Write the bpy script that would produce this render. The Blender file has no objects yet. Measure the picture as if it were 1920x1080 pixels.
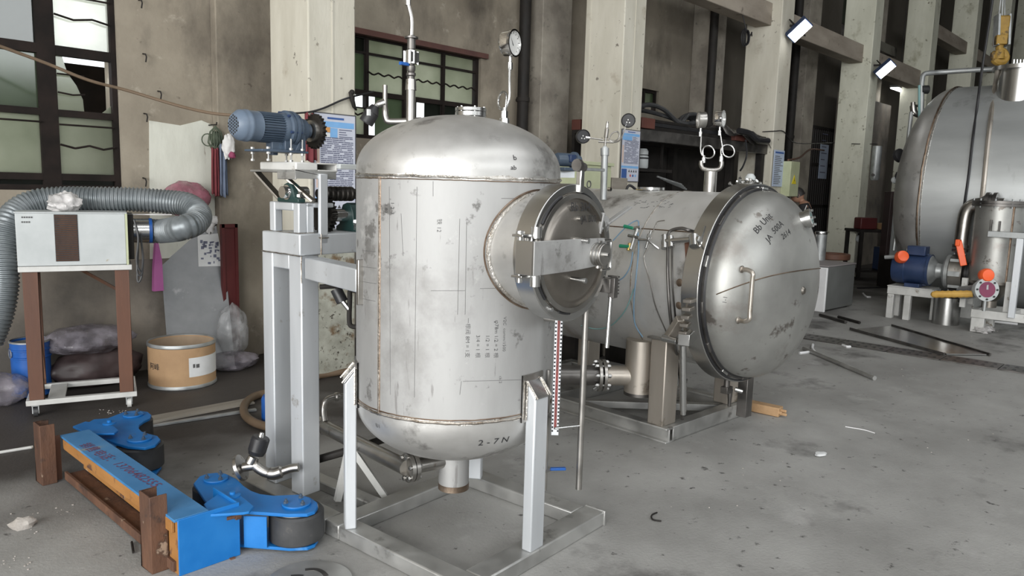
import bpy, bmesh, math, random
from mathutils import Vector, Matrix
RND = random.Random(11)
sc = bpy.context.scene
COL = sc.collection
PI = math.pi
# ------------------------------------------------------------------ camera
CA, CP, CR, CF, CH = 43.0, 7.7, 1.6, 1420.0, 1.6
a_, p_, r_ = (math.radians(v) for v in (CA, CP, CR))
RT0 = Vector((math.sin(a_), -math.cos(a_), 0))
FW = Vector((math.cos(a_) * math.cos(p_), math.sin(a_) * math.cos(p_), -math.sin(p_)))
UP0 = RT0.cross(FW)
UP = UP0 * math.cos(r_) - RT0 * math.sin(r_)
RT = RT0 * math.cos(r_) + UP0 * math.sin(r_)
CAM = Vector((0, 0, CH))
cd = bpy.data.cameras.new('camera')
cd.sensor_width = 36.0
cd.lens = CF / 1920 * 36
cd.clip_start = 0.05
cam = bpy.data.objects.new('camera', cd)
COL.objects.link(cam)
cam.matrix_world = Matrix(((RT.x, UP.x, -FW.x, 0), (RT.y, UP.y, -FW.y, 0), (RT.z, UP.z, -FW.z, CH), (0, 0, 0, 1)))
sc.camera = cam
# ------------------------------------------------------------------ light and exposure
sc.view_settings.view_transform = 'Standard'
sc.view_settings.look = 'None'
sc.view_settings.gamma = 1.0
sc.view_settings.use_curve_mapping = False
sc.view_settings.exposure = 0.12
w = bpy.data.worlds.new('overcast_sky')
sc.world = w
w.use_nodes = True
wb = w.node_tree.nodes['Background']
wb.inputs[0].default_value = (0.93, 0.97, 1.0, 1)
wb.inputs[1].default_value = 1.6


def area(name, loc, to, sx, sy, power, col=(1, 1, 1)):
    l = bpy.data.lights.new(name, 'AREA')
    l.shape = 'RECTANGLE'
    l.size, l.size_y, l.energy, l.color = sx, sy, power, col
    o = bpy.data.objects.new(name, l)
    COL.objects.link(o)
    o.location = loc
    d = Vector(to) - Vector(loc)
    o.rotation_euler = d.to_track_quat('-Z', 'Y').to_euler()
    return o


# daylight through the hall's gate (behind the camera, left), plus unseen fill lights added opposite and overhead
area('gate_daylight', (-9.3, -2.5, 3.3), (4, 1.5, 1.0), 11, 6.0, 1900, (1.0, 0.99, 0.97))
area('side_fill', (1, -13.5, 6.2), (1, 3, 0.5), 20, 3.4, 1050, (0.95, 0.98, 1.0))
area('overhead_fill', (2, -3.0, 9.2), (2, -2.6, 0), 15, 2.0, 420, (0.97, 0.99, 1.0))


# ------------------------------------------------------------------ measuring: a pixel of the photograph onto a plane
def ray(px, py):
    return FW + RT * ((px - 960) / CF) - UP * ((py - 540) / CF)


def P(px, py, **k):
    d = ray(px, py)
    n, v = next(iter(k.items()))
    if n == 'd':
        return CAM + d * v
    i = 'xyz'.index(n)
    return CAM + d * ((v - CAM[i]) / d[i])


class Fr:
    def __init__(s, cx, cy, deg):
        s.cx, s.cy, s.a = cx, cy, math.radians(deg)
        s.M = Matrix.Translation((cx, cy, 0)) @ Matrix.Rotation(s.a, 4, 'Z')
        s.I = s.M.inverted()

    def L(s, px, py, **k):
        o = s.I @ CAM
        d = s.I.to_3x3() @ ray(px, py)
        n, v = next(iter(k.items()))
        if n == 'd':
            return o + d * v
        i = 'xyz'.index(n)
        return o + d * ((v - o[i]) / d[i])

    def cyl(s, px, py, R, axis='z', zc=0.0):     # first hit of the pixel's ray on a cylinder of this frame
        o = s.I @ CAM
        d = s.I.to_3x3() @ ray(px, py)
        if axis == 'z':
            ax, ay, bx, by = o.x, o.y, d.x, d.y
        else:
            ax, ay, bx, by = o.x, o.z - zc, d.x, d.z
        A = bx * bx + by * by
        B = ax * bx + ay * by
        Cc = ax * ax + ay * ay - R * R
        D = B * B - A * Cc
        t = (-B - math.sqrt(max(D, 0))) / A
        return o + d * t


# ------------------------------------------------------------------ materials
def srgb(r, g, b):
    f = lambda c: (c / 255 / 12.92) if c <= 10 else ((c / 255 + 0.055) / 1.055) ** 2.4
    return (f(r), f(g), f(b))


MATS = {}


def pm(name, c1, c2=None, scale=4.0, rough=0.6, metal=0.0, bump=0.0, bscale=40.0, stretch=(1, 1, 1), spot=None, lo=0.36, hi=0.64, rvar=0.12, emit=0.0, spec=0.5):
    """two-tone noise colour, optional dirt spots (colour, threshold, scale, softness, stretch), fine bump"""
    m = bpy.data.materials.new(name)
    m.use_nodes = True
    nt = m.node_tree
    N, Lk = nt.nodes, nt.links
    b = N['Principled BSDF']
    b.inputs['Roughness'].default_value = rough
    b.inputs['Metallic'].default_value = metal
    b.inputs['Specular IOR Level'].default_value = spec
    b.inputs['Base Color'].default_value = (*c1, 1)
    tc = N.new('ShaderNodeTexCoord')

    def noise(sca, st, det=7.0, ro=0.62):
        mp = N.new('ShaderNodeMapping')
        mp.inputs['Scale'].default_value = st
        Lk.new(tc.outputs['Object'], mp.inputs['Vector'])
        n = N.new('ShaderNodeTexNoise')
        n.inputs['Scale'].default_value = sca
        n.inputs['Detail'].default_value = det
        n.inputs['Roughness'].default_value = ro
        Lk.new(mp.outputs[0], n.inputs['Vector'])
        return n

    col = None
    if c2 is not None:
        n = noise(scale, stretch, 2.5 if metal > .5 and scale >= 5 else 7.0)
        cr = N.new('ShaderNodeValToRGB')
        cr.color_ramp.elements[0].position, cr.color_ramp.elements[0].color = lo, (*c1, 1)
        cr.color_ramp.elements[1].position, cr.color_ramp.elements[1].color = hi, (*c2, 1)
        Lk.new(n.outputs['Fac'], cr.inputs['Fac'])
        col = cr.outputs['Color']
        if rvar:
            mr = N.new('ShaderNodeMapRange')
            mr.inputs['From Min'].default_value, mr.inputs['From Max'].default_value = 0.3, 0.7
            mr.inputs['To Min'].default_value, mr.inputs['To Max'].default_value = max(0.03, rough - rvar), min(1, rough + rvar)
            Lk.new(n.outputs['Fac'], mr.inputs['Value'])
            Lk.new(mr.outputs[0], b.inputs['Roughness'])
    for sp in ([spot] if spot and not isinstance(spot, list) else (spot or [])):
        sc_, th, ss, soft = sp[0], sp[1], sp[2], sp[3]
        n2 = noise(ss, sp[4] if len(sp) > 4 else (1, 1, 1), 9.0, 0.65)
        c2r = N.new('ShaderNodeValToRGB')
        c2r.color_ramp.elements[0].position, c2r.color_ramp.elements[0].color = th, (0, 0, 0, 1)
        c2r.color_ramp.elements[1].position, c2r.color_ramp.elements[1].color = min(1, th + soft), (1, 1, 1, 1)
        Lk.new(n2.outputs['Fac'], c2r.inputs['Fac'])
        mx = N.new('ShaderNodeMix')
        mx.data_type = 'RGBA'
        Lk.new(c2r.outputs['Color'], mx.inputs[0])
        if col is None:
            mx.inputs[6].default_value = (*c1, 1)
        else:
            Lk.new(col, mx.inputs[6])
        mx.inputs[7].default_value = (*sc_, 1)
        col = mx.outputs[2]
    if col is not None:
        Lk.new(col, b.inputs['Base Color'])
    if bump:
        n3 = noise(bscale, stretch, 4.0)
        bp = N.new('ShaderNodeBump')
        bp.inputs['Strength'].default_value = bump
        bp.inputs['Distance'].default_value = 0.01
        Lk.new(n3.outputs['Fac'], bp.inputs['Height'])
        Lk.new(bp.outputs[0], b.inputs['Normal'])
    if emit:
        b.inputs['Emission Color'].default_value = (*c1, 1)
        b.inputs['Emission Strength'].default_value = emit
    MATS[name] = m
    return m


def pane_mat(name, col, clear=0.0):
    """dirty frosted window glass: lets daylight through, a little gloss"""
    m = bpy.data.materials.new(name)
    m.use_nodes = True
    N, Lk = m.node_tree.nodes, m.node_tree.links
    N.remove(N['Principled BSDF'])
    out = N['Material Output']
    tc = N.new('ShaderNodeTexCoord')
    n = N.new('ShaderNodeTexNoise')
    n.inputs['Scale'].default_value = 2.2
    n.inputs['Detail'].default_value = 6
    Lk.new(tc.outputs['Object'], n.inputs['Vector'])
    cr = N.new('ShaderNodeValToRGB')
    cr.color_ramp.elements[0].position, cr.color_ramp.elements[0].color = 0.3, (col[0] * .7, col[1] * .72, col[2] * .68, 1)
    cr.color_ramp.elements[1].position, cr.color_ramp.elements[1].color = 0.7, (*col, 1)
    Lk.new(n.outputs['Fac'], cr.inputs['Fac'])
    tr = N.new('ShaderNodeBsdfTranslucent')
    Lk.new(cr.outputs['Color'], tr.inputs['Color'])
    gl = N.new('ShaderNodeBsdfGlossy')
    gl.inputs['Roughness'].default_value = 0.12
    gl.inputs['Color'].default_value = (.8, .82, .8, 1)
    mx = N.new('ShaderNodeMixShader')
    mx.inputs[0].default_value = 0.10
    Lk.new(tr.outputs[0], mx.inputs[1])
    Lk.new(gl.outputs[0], mx.inputs[2])
    Lk.new(mx.outputs[0], out.inputs['Surface'])
    MATS[name] = m
    return m


pm('floor', (.235, .232, .222), (.375, .372, .358), 1.3, .62, 0, .25, 60, spot=[((.07, .067, .064), .57, .9, .14), ((.38, .375, .365), .60, 2.3, .12), ((.32, .315, .305), .63, 6.0, .08), ((.085, .082, .08), .62, 13.0, .06), ((.36, .355, .345), .66, 40.0, .04)], lo=.3, hi=.7, spec=.4)
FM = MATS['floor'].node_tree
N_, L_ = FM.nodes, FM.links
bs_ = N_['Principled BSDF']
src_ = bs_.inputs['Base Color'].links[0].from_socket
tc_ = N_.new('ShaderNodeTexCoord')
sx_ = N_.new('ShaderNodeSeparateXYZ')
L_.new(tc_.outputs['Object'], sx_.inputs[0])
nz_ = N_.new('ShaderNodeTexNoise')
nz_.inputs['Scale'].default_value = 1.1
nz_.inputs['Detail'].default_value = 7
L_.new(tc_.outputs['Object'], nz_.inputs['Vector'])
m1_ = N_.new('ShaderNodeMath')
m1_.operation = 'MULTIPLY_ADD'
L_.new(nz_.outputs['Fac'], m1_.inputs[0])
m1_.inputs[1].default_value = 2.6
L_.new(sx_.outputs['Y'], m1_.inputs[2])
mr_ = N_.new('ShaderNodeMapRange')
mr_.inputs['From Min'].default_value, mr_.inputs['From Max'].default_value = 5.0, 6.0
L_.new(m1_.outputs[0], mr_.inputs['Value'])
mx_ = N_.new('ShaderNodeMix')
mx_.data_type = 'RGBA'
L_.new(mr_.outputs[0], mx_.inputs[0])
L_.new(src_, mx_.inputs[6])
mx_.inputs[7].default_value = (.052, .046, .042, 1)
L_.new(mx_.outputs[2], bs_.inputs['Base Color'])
pm('plaster', (.205, .176, .136), (.325, .288, .228), 1.3, .9, 0, .35, 14, spot=[((.46, .42, .35), .60, 5, .14), ((.13, .105, .08), .66, 9, .06), ((.085, .072, .058), .52, .75, .17, (1, 1, .55))], lo=.32, hi=.66)
# shade of the dim far bays, painted into the plaster colour along X
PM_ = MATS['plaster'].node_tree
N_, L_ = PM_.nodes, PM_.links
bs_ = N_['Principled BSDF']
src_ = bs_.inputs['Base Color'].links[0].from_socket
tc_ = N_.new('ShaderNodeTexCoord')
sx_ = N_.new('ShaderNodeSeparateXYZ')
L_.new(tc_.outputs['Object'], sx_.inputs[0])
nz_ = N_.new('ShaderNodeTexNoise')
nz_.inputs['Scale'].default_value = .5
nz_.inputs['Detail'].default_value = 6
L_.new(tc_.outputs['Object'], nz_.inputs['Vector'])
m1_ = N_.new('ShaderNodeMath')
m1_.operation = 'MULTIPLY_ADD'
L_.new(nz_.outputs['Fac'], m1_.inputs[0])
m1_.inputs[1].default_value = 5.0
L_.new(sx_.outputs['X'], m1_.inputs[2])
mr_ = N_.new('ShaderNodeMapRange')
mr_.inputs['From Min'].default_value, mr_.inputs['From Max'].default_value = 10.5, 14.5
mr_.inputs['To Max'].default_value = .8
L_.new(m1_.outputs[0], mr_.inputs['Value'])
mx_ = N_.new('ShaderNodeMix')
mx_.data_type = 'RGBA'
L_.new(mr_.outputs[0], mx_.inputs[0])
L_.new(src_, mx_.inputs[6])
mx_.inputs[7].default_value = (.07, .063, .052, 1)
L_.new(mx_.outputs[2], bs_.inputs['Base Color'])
pm('plaster_dark', (.10, .09, .078), (.24, .21, .175), 1.2, .92, 0, .3, 16, spot=((.05, .045, .04), .55, .9, .2))
pm('whitewash', (.46, .435, .36), (.58, .555, .475), 3, .85, 0, .22, 30, stretch=(1, 1, .25), spot=[((.20, .18, .15), .64, 12, .04), ((.40, .36, .29), .58, 3.0, .12)])
pm('whitewash_green', (.50, .50, .41), (.63, .63, .53), 2.4, .85, 0, .25, 26, stretch=(1, 1, .3), spot=[((.19, .18, .13), .62, 10, .06), ((.33, .32, .24), .56, 2.5, .14)])
pm('concrete', (.18, .16, .135), (.31, .285, .24), 2.5, .9, 0, .35, 20, spot=((.11, .10, .085), .6, 7, .1))
pm('concrete_warm', (.24, .205, .165), (.36, .315, .26), 3, .9, 0, .3, 20, stretch=(.3, 1, 1), spot=((.13, .11, .09), .6, 6, .1))
pm('ceiling_dark', (.16, .155, .15), (.22, .21, .2), 1, .9)
pm('hall_wall', (.24, .23, .21), (.32, .31, .28), .6, .9)
pm('limewash', (.50, .50, .44), (.64, .65, .58), 2.5, .88, 0, .2, 24, stretch=(1, 1, .35), spot=((.22, .19, .15), .62, 5, .05, (3, 1, .4)))
pm('steel', (.36, .36, .355), (.44, .44, .435), 3.0, .64, .55, .04, 60, stretch=(1, 1, .35), spot=[((.19, .187, .18), .59, 6.5, .05), ((.29, .287, .28), .54, 1.7, .12), ((.50, .50, .49), .62, 6, .08), ((.27, .265, .26), .62, 30, .04, (1, 1, .12))], rvar=.06)
pm('steel_tank', (.46, .48, .48), (.56, .58, .58), 2.0, .42, .62, .03, 60, stretch=(1, .2, 1), spot=((.36, .37, .37), .60, 2.2, .1, (1, 1, .4)), rvar=.06)
pm('steel_head', (.47, .465, .45), (.58, .575, .56), 3.5, .46, .72, .03, 60, spot=[((.25, .24, .23), .58, 4, .10)], rvar=.08)
pm('steel_b', (.62, .62, .61), (.75, .75, .74), 2.4, .46, .68, .03, 60, stretch=(.35, 1, 1), spot=[((.27, .26, .245), .57, 2.8, .10), ((.50, .43, .36), .62, 1.8, .1)], rvar=.08)
pm('steel_door', (.33, .33, .315), (.42, .42, .40), 2.6, .45, .72, .03, 60, spot=[((.30, .285, .265), .54, 3.0, .12), ((.17, .155, .14), .60, 5, .05)], rvar=.07)
pm('steel_dish', (.24, .22, .195), (.33, .305, .275), 3.0, .42, 1.0, .02, 60, spot=((.16, .14, .12), .6, 4, .1), rvar=.06)
pm('steel_bright', (.53, .53, .52), None, 8, .27, 1.0)
pm('chrome', (.8, .8, .8), (.72, .72, .72), 8, .10, 1.0, rvar=.03)
pm('steel_pipe', (.37, .355, .335), (.47, .455, .43), 7, .34, 1.0, spot=((.28, .25, .21), .62, 12, .05), rvar=.06)
pm('steel_post', (.55, .575, .60), (.65, .675, .70), 5, .5, .55, .05, 50, stretch=(1, 1, .15), spot=((.36, .35, .33), .64, 8, .08), rvar=.06)
pm('steel_warm', (.46, .42, .37), (.58, .53, .47), 4, .42, .85, .04, 40, stretch=(1, 1, .2), spot=((.26, .22, .17), .58, 4, .08))
pm('steel_rail', (.40, .40, .39), (.52, .52, .505), 5, .46, .8, .05, 40, spot=((.24, .235, .225), .6, 6, .1))
pm('steel_dark', (.12, .115, .11), (.20, .19, .18), 6, .42, .9)
pm('weld', (.24, .20, .16), (.50, .47, .43), 22, .38, 1.0, .5, 120)
pm('weld_tint', (.17, .115, .08), (.30, .235, .18), 10, .4, .9, .2, 90)
pm('weld_bright', (.62, .58, .52), (.85, .83, .8), 16, .3, 1.0, .5, 90)
pm('galvanised', (.33, .345, .345), (.43, .445, .445), 9, .48, .7, .05, 50)
pm('sheet_grey', (.17, .175, .18), (.25, .255, .26), 2.2, .45, .6, spot=((.36, .36, .36), .62, 5, .1))
pm('duct', (.15, .17, .18), (.225, .245, .255), 7, .42, .35, spot=((.16, .17, .175), .6, 5, .12))
pm('white_paint', (.41, .435, .435), (.48, .505, .505), 4, .5, 0, .03, 40, spot=((.35, .31, .24), .68, 9, .04))
pm('white_steel', (.48, .48, .46), (.60, .60, .58), 5, .5, .1, .05, 40, spot=((.22, .19, .15), .62, 8, .07))
pm('rust', (.075, .038, .025), (.155, .075, .042), 6, .8, .1, .35, 50, stretch=(1, 1, .35), spot=[((.035, .024, .02), .56, 7, .1), ((.30, .22, .16), .64, 14, .05), ((.20, .09, .04), .6, 3, .1)])
pm('rust_brown', (.095, .044, .028), (.145, .066, .04), 4, .65, .1, .1, 40, stretch=(1, 1, .2), spot=((.06, .035, .028), .62, 7, .08))
pm('rust_orange', (.27, .12, .03), (.38, .18, .05), 4, .75, 0, .25, 40, stretch=(1, .3, 1), spot=[((.09, .045, .03), .55, 6, .08), ((.45, .33, .20), .64, 8, .06)])
pm('blue_paint', (.003, .135, .43), (.010, .17, .49), 4, .45, 0, .05, 40, spot=[((.07, .10, .14), .66, 9, .05), ((.15, .33, .58), .62, 3, .12)])
pm('blue_paint_worn', (.03, .165, .37), (.065, .215, .43), 4, .5, 0, .06, 40, spot=[((.24, .26, .22), .63, 4, .08), ((.15, .13, .09), .70, 9, .04)])
pm('blue_drum', (.012, .085, .33), (.02, .11, .40), 4, .35, 0, spot=((.01, .04, .15), .63, 7, .08))
pm('motor_blue', (.05, .072, .105), (.062, .088, .125), 5, .42, .0, spot=((.07, .11, .16), .64, 8, .08))
pm('motor_blue_light', (.105, .14, .19), (.12, .158, .212), 5, .4)
pm('motor_navy', (.018, .035, .085), (.025, .045, .11), 5, .4)
pm('gear_green', (.010, .032, .03), (.018, .046, .043), 6, .45)
pm('black_rubber', (.028, .029, .031), (.05, .051, .053), 6, .5, 0, .1, 50, spot=((.10, .095, .09), .64, 6, .07))
pm('black', (.014, .014, .016), (.022, .022, .024), 6, .45)
pm('black_iron', (.014, .013, .012), (.026, .023, .021), 6, .6, spec=.2)
pm('dark_gear', (.018, .017, .016), (.05, .045, .04), 14, .45, .7)
pm('window_iron', (.010, .008, .007), (.022, .016, .014), 5, .7, spec=.15)
pm('lintel_red', (.07, .03, .026), (.11, .05, .04), 5, .8)
pm('cardboard', (.36, .225, .12), (.46, .30, .165), 3, .8, 0, .1, 30, spot=((.26, .15, .08), .62, 5, .1))
pm('cardboard_in', (.30, .22, .15), (.38, .29, .20), 4, .9)
pm('paper', (.60, .61, .61), (.70, .71, .71), 5, .8)
pm('paper_blue', (.40, .47, .60), (.47, .54, .66), 3, .55)
pm('poster_white', (.50, .52, .60), (.56, .58, .66), 3, .5)
pm('poster_blue', (.17, .38, .68), (.22, .44, .74), 6, .5)
pm('poster_text', (.10, .11, .17), (.16, .17, .24), 9, .6)
pm('poster_text_blue', (.04, .10, .30), None, 9, .6)
pm('poster_orange', (.60, .30, .10), None, 4, .5)
pm('poster_peach', (.60, .45, .38), None, 4, .5)
pm('sign_red', (.5, .1, .1), None, 4, .5)
pm('sign_yellow', (.75, .62, .03), None, 4, .5)
pm('frame_dark', (.04, .04, .045), (.07, .07, .075), 4, .5)
pm('red_board', (.07, .010, .011), (.10, .016, .016), 3, .55)
pm('red_cloth', (.12, .022, .028), (.17, .035, .042), 5, .9, 0, .2, 40)
pm('blue_cloth', (.09, .115, .17), (.15, .18, .245), 5, .9, 0, .2, 40)
pm('navy_cloth', (.015, .022, .06), (.025, .035, .085), 5, .9)
pm('white_cloth', (.58, .57, .56), (.68, .67, .66), 5, .9, 0, .3, 30)
pm('pink_cloth', (.20, .035, .08), (.26, .05, .11), 4, .8)
pm('green_net', (.05, .065, .045), (.09, .11, .075), 8, .85)
pm('purple_film', (.36, .09, .28), (.44, .13, .34), 3, .35)
pm('brown_sack', (.035, .024, .024), (.06, .04, .04), 5, .5)
pm('wood', (.36, .22, .11), (.48, .31, .17), 3, .75, 0, .1, 40, stretch=(.3, 3, 3), spot=((.16, .09, .05), .62, 6, .08))
pm('wood_grey', (.20, .18, .15), (.29, .265, .225), 3, .85, 0, .15, 40, stretch=(.4, 3, 3))
pm('red_brown', (.085, .028, .02), (.12, .04, .028), 4, .7)
pm('cabinet_green', (.40, .43, .27), (.48, .51, .34), 3, .55, spot=((.25, .22, .12), .66, 5, .06))
pm('orange_plastic', (.85, .11, .025), (.9, .14, .035), 5, .4)
pm('red_plastic', (.45, .03, .03), (.5, .05, .04), 5, .4)
pm('magenta', (.17, .03, .075), (.21, .04, .09), 5, .45)
pm('yellow_wrap', (.52, .30, .06), (.62, .38, .09), 12, .6)
pm('green_tap', (.02, .25, .14), None, 5, .4)
pm('brass', (.55, .40, .12), (.6, .45, .16), 8, .3, 1.0)
pm('hook_yellow', (.22, .13, .02), (.36, .22, .04), 6, .6, .1, spot=((.06, .04, .02), .55, 6, .1))
pm('hose_clear', (.20, .36, .36), None, 5, .3)
pm('hose_blue', (.18, .30, .42), None, 5, .35)
pm('hose_brown', (.11, .075, .045), (.16, .11, .07), 5, .6)
pm('skin', (.30, .165, .11), (.34, .19, .125), 8, .55)
pm('hair', (.012, .010, .010), (.02, .017, .016), 20, .6)
pm('shirt_black', (.012, .012, .013), (.02, .02, .022), 8, .85)
pm('trousers', (.02, .022, .03), (.03, .033, .042), 8, .85)
pm('ink', (.02, .02, .022), None, 5, .7)
pm('ink_grey', (.10, .10, .10), None, 5, .7)
pm('red_ink', (.11, .045, .11), (.17, .06, .12), 30, .6)
pm('dial', (.62, .62, .60), None, 5, .4)
pm('gauge_red', (.13, .03, .028), (.20, .045, .04), 20, .5)
pm('block_grey', (.115, .12, .115), (.15, .155, .15), 2, .6)
pm('block_lid', (.25, .225, .225), (.30, .275, .275), 3, .6)
pm('white_foam', (.72, .72, .73), (.8, .8, .8), 5, .8)
pm('stone', (.36, .33, .30), (.46, .43, .40), 9, .9, 0, .4, 30)
pm('mould_white', (.26, .26, .215), (.42, .42, .36), 6, .85, 0, .3, 30, spot=[((.15, .10, .055), .53, 5, .1), ((.06, .05, .038), .58, 22, .05)])
pm('lamp_glow', (1, 1, 1), None, 5, .5, emit=14)
pm('screen_blue', (.05, .2, .55), None, 5, .4)


def plastic_bag(name, col, alpha):
    m = bpy.data.materials.new(name)
    m.use_nodes = True
    N, Lk = m.node_tree.nodes, m.node_tree.links
    b = N['Principled BSDF']
    b.inputs['Base Color'].default_value = (*col, 1)
    b.inputs['Roughness'].default_value = .16
    tc = N.new('ShaderNodeTexCoord')
    n = N.new('ShaderNodeTexNoise')
    n.inputs['Scale'].default_value = 9
    n.inputs['Detail'].default_value = 6
    Lk.new(tc.outputs['Object'], n.inputs['Vector'])
    cr = N.new('ShaderNodeValToRGB')
    cr.color_ramp.elements[0].position, cr.color_ramp.elements[0].color = .38, (alpha * .5,) * 3 + (1,)
    cr.color_ramp.elements[1].position, cr.color_ramp.elements[1].color = .66, (min(1, alpha * 1.5),) * 3 + (1,)
    Lk.new(n.outputs['Fac'], cr.inputs['Fac'])
    Lk.new(cr.outputs['Color'], b.inputs['Alpha'])
    bp = N.new('ShaderNodeBump')
    bp.inputs['Strength'].default_value = .9
    bp.inputs['Distance'].default_value = .02
    Lk.new(n.outputs['Fac'], bp.inputs['Height'])
    Lk.new(bp.outputs[0], b.inputs['Normal'])
    MATS[name] = m


plastic_bag('bag_clear', (.50, .51, .52), .34)
plastic_bag('bag_white', (.70, .68, .67), .75)
plastic_bag('bag_pink', (.33, .13, .17), .8)
plastic_bag('bag_mauve', (.27, .25, .285), .62)
pane_mat('pane_pale', (.60, .61, .53))
pane_mat('pane_bright', (.95, .95, .90))
pane_mat('pane_green', (.24, .28, .21))
pane_mat('pane_dark', (.07, .08, .065))


# ------------------------------------------------------------------ mesh helpers
class MB:
    def __init__(s):
        s.v, s.f = [], []

    def add(s, vs, fs, M=None):
        n = len(s.v)
        for p in vs:
            p = Vector(p)
            s.v.append(M @ p if M is not None else p)
        for f in fs:
            s.f.append(tuple(i + n for i in f))
        return s

    def box(s, c, d, rz=0.0, M=None):
        x, y, z = d[0] / 2, d[1] / 2, d[2] / 2
        T = Matrix.Translation(c) @ Matrix.Rotation(rz, 4, 'Z')
        if M is not None:
            T = M @ T
        return s.add([(i, j, k) for i in (-x, x) for j in (-y, y) for k in (-z, z)],
                     [(0, 1, 3, 2), (4, 6, 7, 5), (0, 4, 5, 1), (2, 3, 7, 6), (0, 2, 6, 4), (1, 5, 7, 3)], T)

    def bb(s, x0, x1, y0, y1, z0, z1):
        return s.box(((x0 + x1) / 2, (y0 + y1) / 2, (z0 + z1) / 2), (abs(x1 - x0), abs(y1 - y0), abs(z1 - z0)))

    def bar(s, p0, p1, wd, th, upv=(0, 0, 1)):
        """a rectangular bar from p0 to p1"""
        p0, p1 = Vector(p0), Vector(p1)
        z = (p1 - p0)
        L = z.length
        z.normalize()
        u = Vector(upv)
        x = u.cross(z)
        if x.length < 1e-4:
            x = Vector((1, 0, 0)).cross(z)
        x.normalize()
        y = z.cross(x)
        M = Matrix(((x.x, y.x, z.x, p0.x), (x.y, y.y, z.y, p0.y), (x.z, y.z, z.z, p0.z), (0, 0, 0, 1)))
        return s.box((0, 0, L / 2), (wd, th, L), 0, M)

    def frame_at(s, o, ax):
        z = Vector(ax).normalized()
        x = Vector((0, 0, 1)).cross(z)
        if x.length < 1e-3:
            x = Vector((1, 0, 0))
        x.normalize()
        y = z.cross(x)
        o = Vector(o)
        return Matrix(((x.x, y.x, z.x, o.x), (x.y, y.y, z.y, o.y), (x.z, y.z, z.z, o.z), (0, 0, 0, 1)))

    def lathe(s, prof, o=(0, 0, 0), ax=(0, 0, 1), n=32, a0=0.0, a1=2 * PI, M=None):
        """prof: (radius, height) along ax"""
        if M is None:
            M = s.frame_at(o, ax)
        full = abs(a1 - a0 - 2 * PI) < 1e-6
        k = n if full else n + 1
        vs, fs = [], []
        for r, h in prof:
            r = max(r, 1e-5)
            for i in range(k):
                a = a0 + (a1 - a0) * i / n
                vs.append((r * math.cos(a), r * math.sin(a), h))
        for j in range(len(prof) - 1):
            for i in range(n):
                i2 = (i + 1) % k
                fs.append((j * k + i, j * k + i2, (j + 1) * k + i2, (j + 1) * k + i))
        return s.add(vs, fs, M)

    def cyl(s, p0, p1, r0, r1=None, n=20, cap=True):
        p0, p1 = Vector(p0), Vector(p1)
        r1 = r0 if r1 is None else r1
        L = (p1 - p0).length
        pr = [(r0, 0), (r1, L)]
        if cap:
            pr = [(0, 0)] + pr + [(0, L)]
        return s.lathe(pr, p0, p1 - p0, n)

    def ringbox(s, o, ax, r0, r1, h0, h1, n=40):
        return s.lathe([(r0, h0), (r1, h0), (r1, h1), (r0, h1), (r0, h0)], o, ax, n)

    def tube(s, pts, r, n=8, closed=False, cap=True):
        pts = [Vector(p) for p in pts]
        k = len(pts)
        rs = r if isinstance(r, (list, tuple)) else [r] * k
        vs, fs = [], []
        pn = None
        for i in range(k):
            if closed:
                t = pts[(i + 1) % k] - pts[i - 1]
            else:
                t = pts[min(i + 1, k - 1)] - pts[max(i - 1, 0)]
            if t.length < 1e-9:
                t = Vector((0, 0, 1))
            t.normalize()
            if pn is None:
                pn = Vector((0, 0, 1)).cross(t)
                if pn.length < 1e-3:
                    pn = Vector((1, 0, 0)).cross(t)
                pn.normalize()
            else:
                pn = pn - t * pn.dot(t)
                if pn.length < 1e-6:
                    pn = Vector((1, 0, 0)).cross(t)
                pn.normalize()
            b = t.cross(pn)
            for j in range(n):
                a = 2 * PI * j / n
                vs.append(pts[i] + (pn * math.cos(a) + b * math.sin(a)) * rs[i])
        for i in range(k if closed else k - 1):
            i2 = (i + 1) % k
            for j in range(n):
                j2 = (j + 1) % n
                fs.append((i * n + j, i * n + j2, i2 * n + j2, i2 * n + j))
        if cap and not closed:
            fs.append(tuple(reversed(range(n))))
            fs.append(tuple((k - 1) * n + j for j in range(n)))
        return s.add(vs, fs)

    def prism(s, poly, h0, h1, M=None):
        """polygon in the xy plane of M, extruded along its z"""
        n = len(poly)
        vs = [(x, y, h0) for x, y in poly] + [(x, y, h1) for x, y in poly]
        fs = [tuple(reversed(range(n))), tuple(range(n, 2 * n))]
        for i in range(n):
            j = (i + 1) % n
            fs.append((i, j, n + j, n + i))
        return s.add(vs, fs, M)

    def sphere(s, c, r, n=16, sc_=(1, 1, 1)):
        pr = [(r * math.sin(PI * i / (n // 2)), -r * math.cos(PI * i / (n // 2))) for i in range(n // 2 + 1)]
        M = Matrix.Translation(c) @ Matrix.Diagonal((*sc_, 1))
        return s.lathe(pr, n=n, M=M)

    def blob(s, c, d, seed=0, amp=.18, n=22, freq=3.0, flat=None):
        """a crumpled rounded lump"""
        from mathutils import noise
        vs, fs = [], []
        m = n // 2
        for i in range(m + 1):
            th = PI * i / m
            for j in range(n):
                ph = 2 * PI * j / n
                v = Vector((math.sin(th) * math.cos(ph), math.sin(th) * math.sin(ph), math.cos(th)))
                k = 1 + amp * (noise.noise(v * freq + Vector((seed * 7.3, seed, 0))) + .6 * noise.noise(v * freq * 2.7 + Vector((0, seed * 3.1, 5))))
                q = Vector((v.x * d[0] / 2 * k, v.y * d[1] / 2 * k, v.z * d[2] / 2 * k))
                if flat is not None and q.z < flat:
                    q.z = flat
                vs.append(Vector(c) + q)
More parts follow.
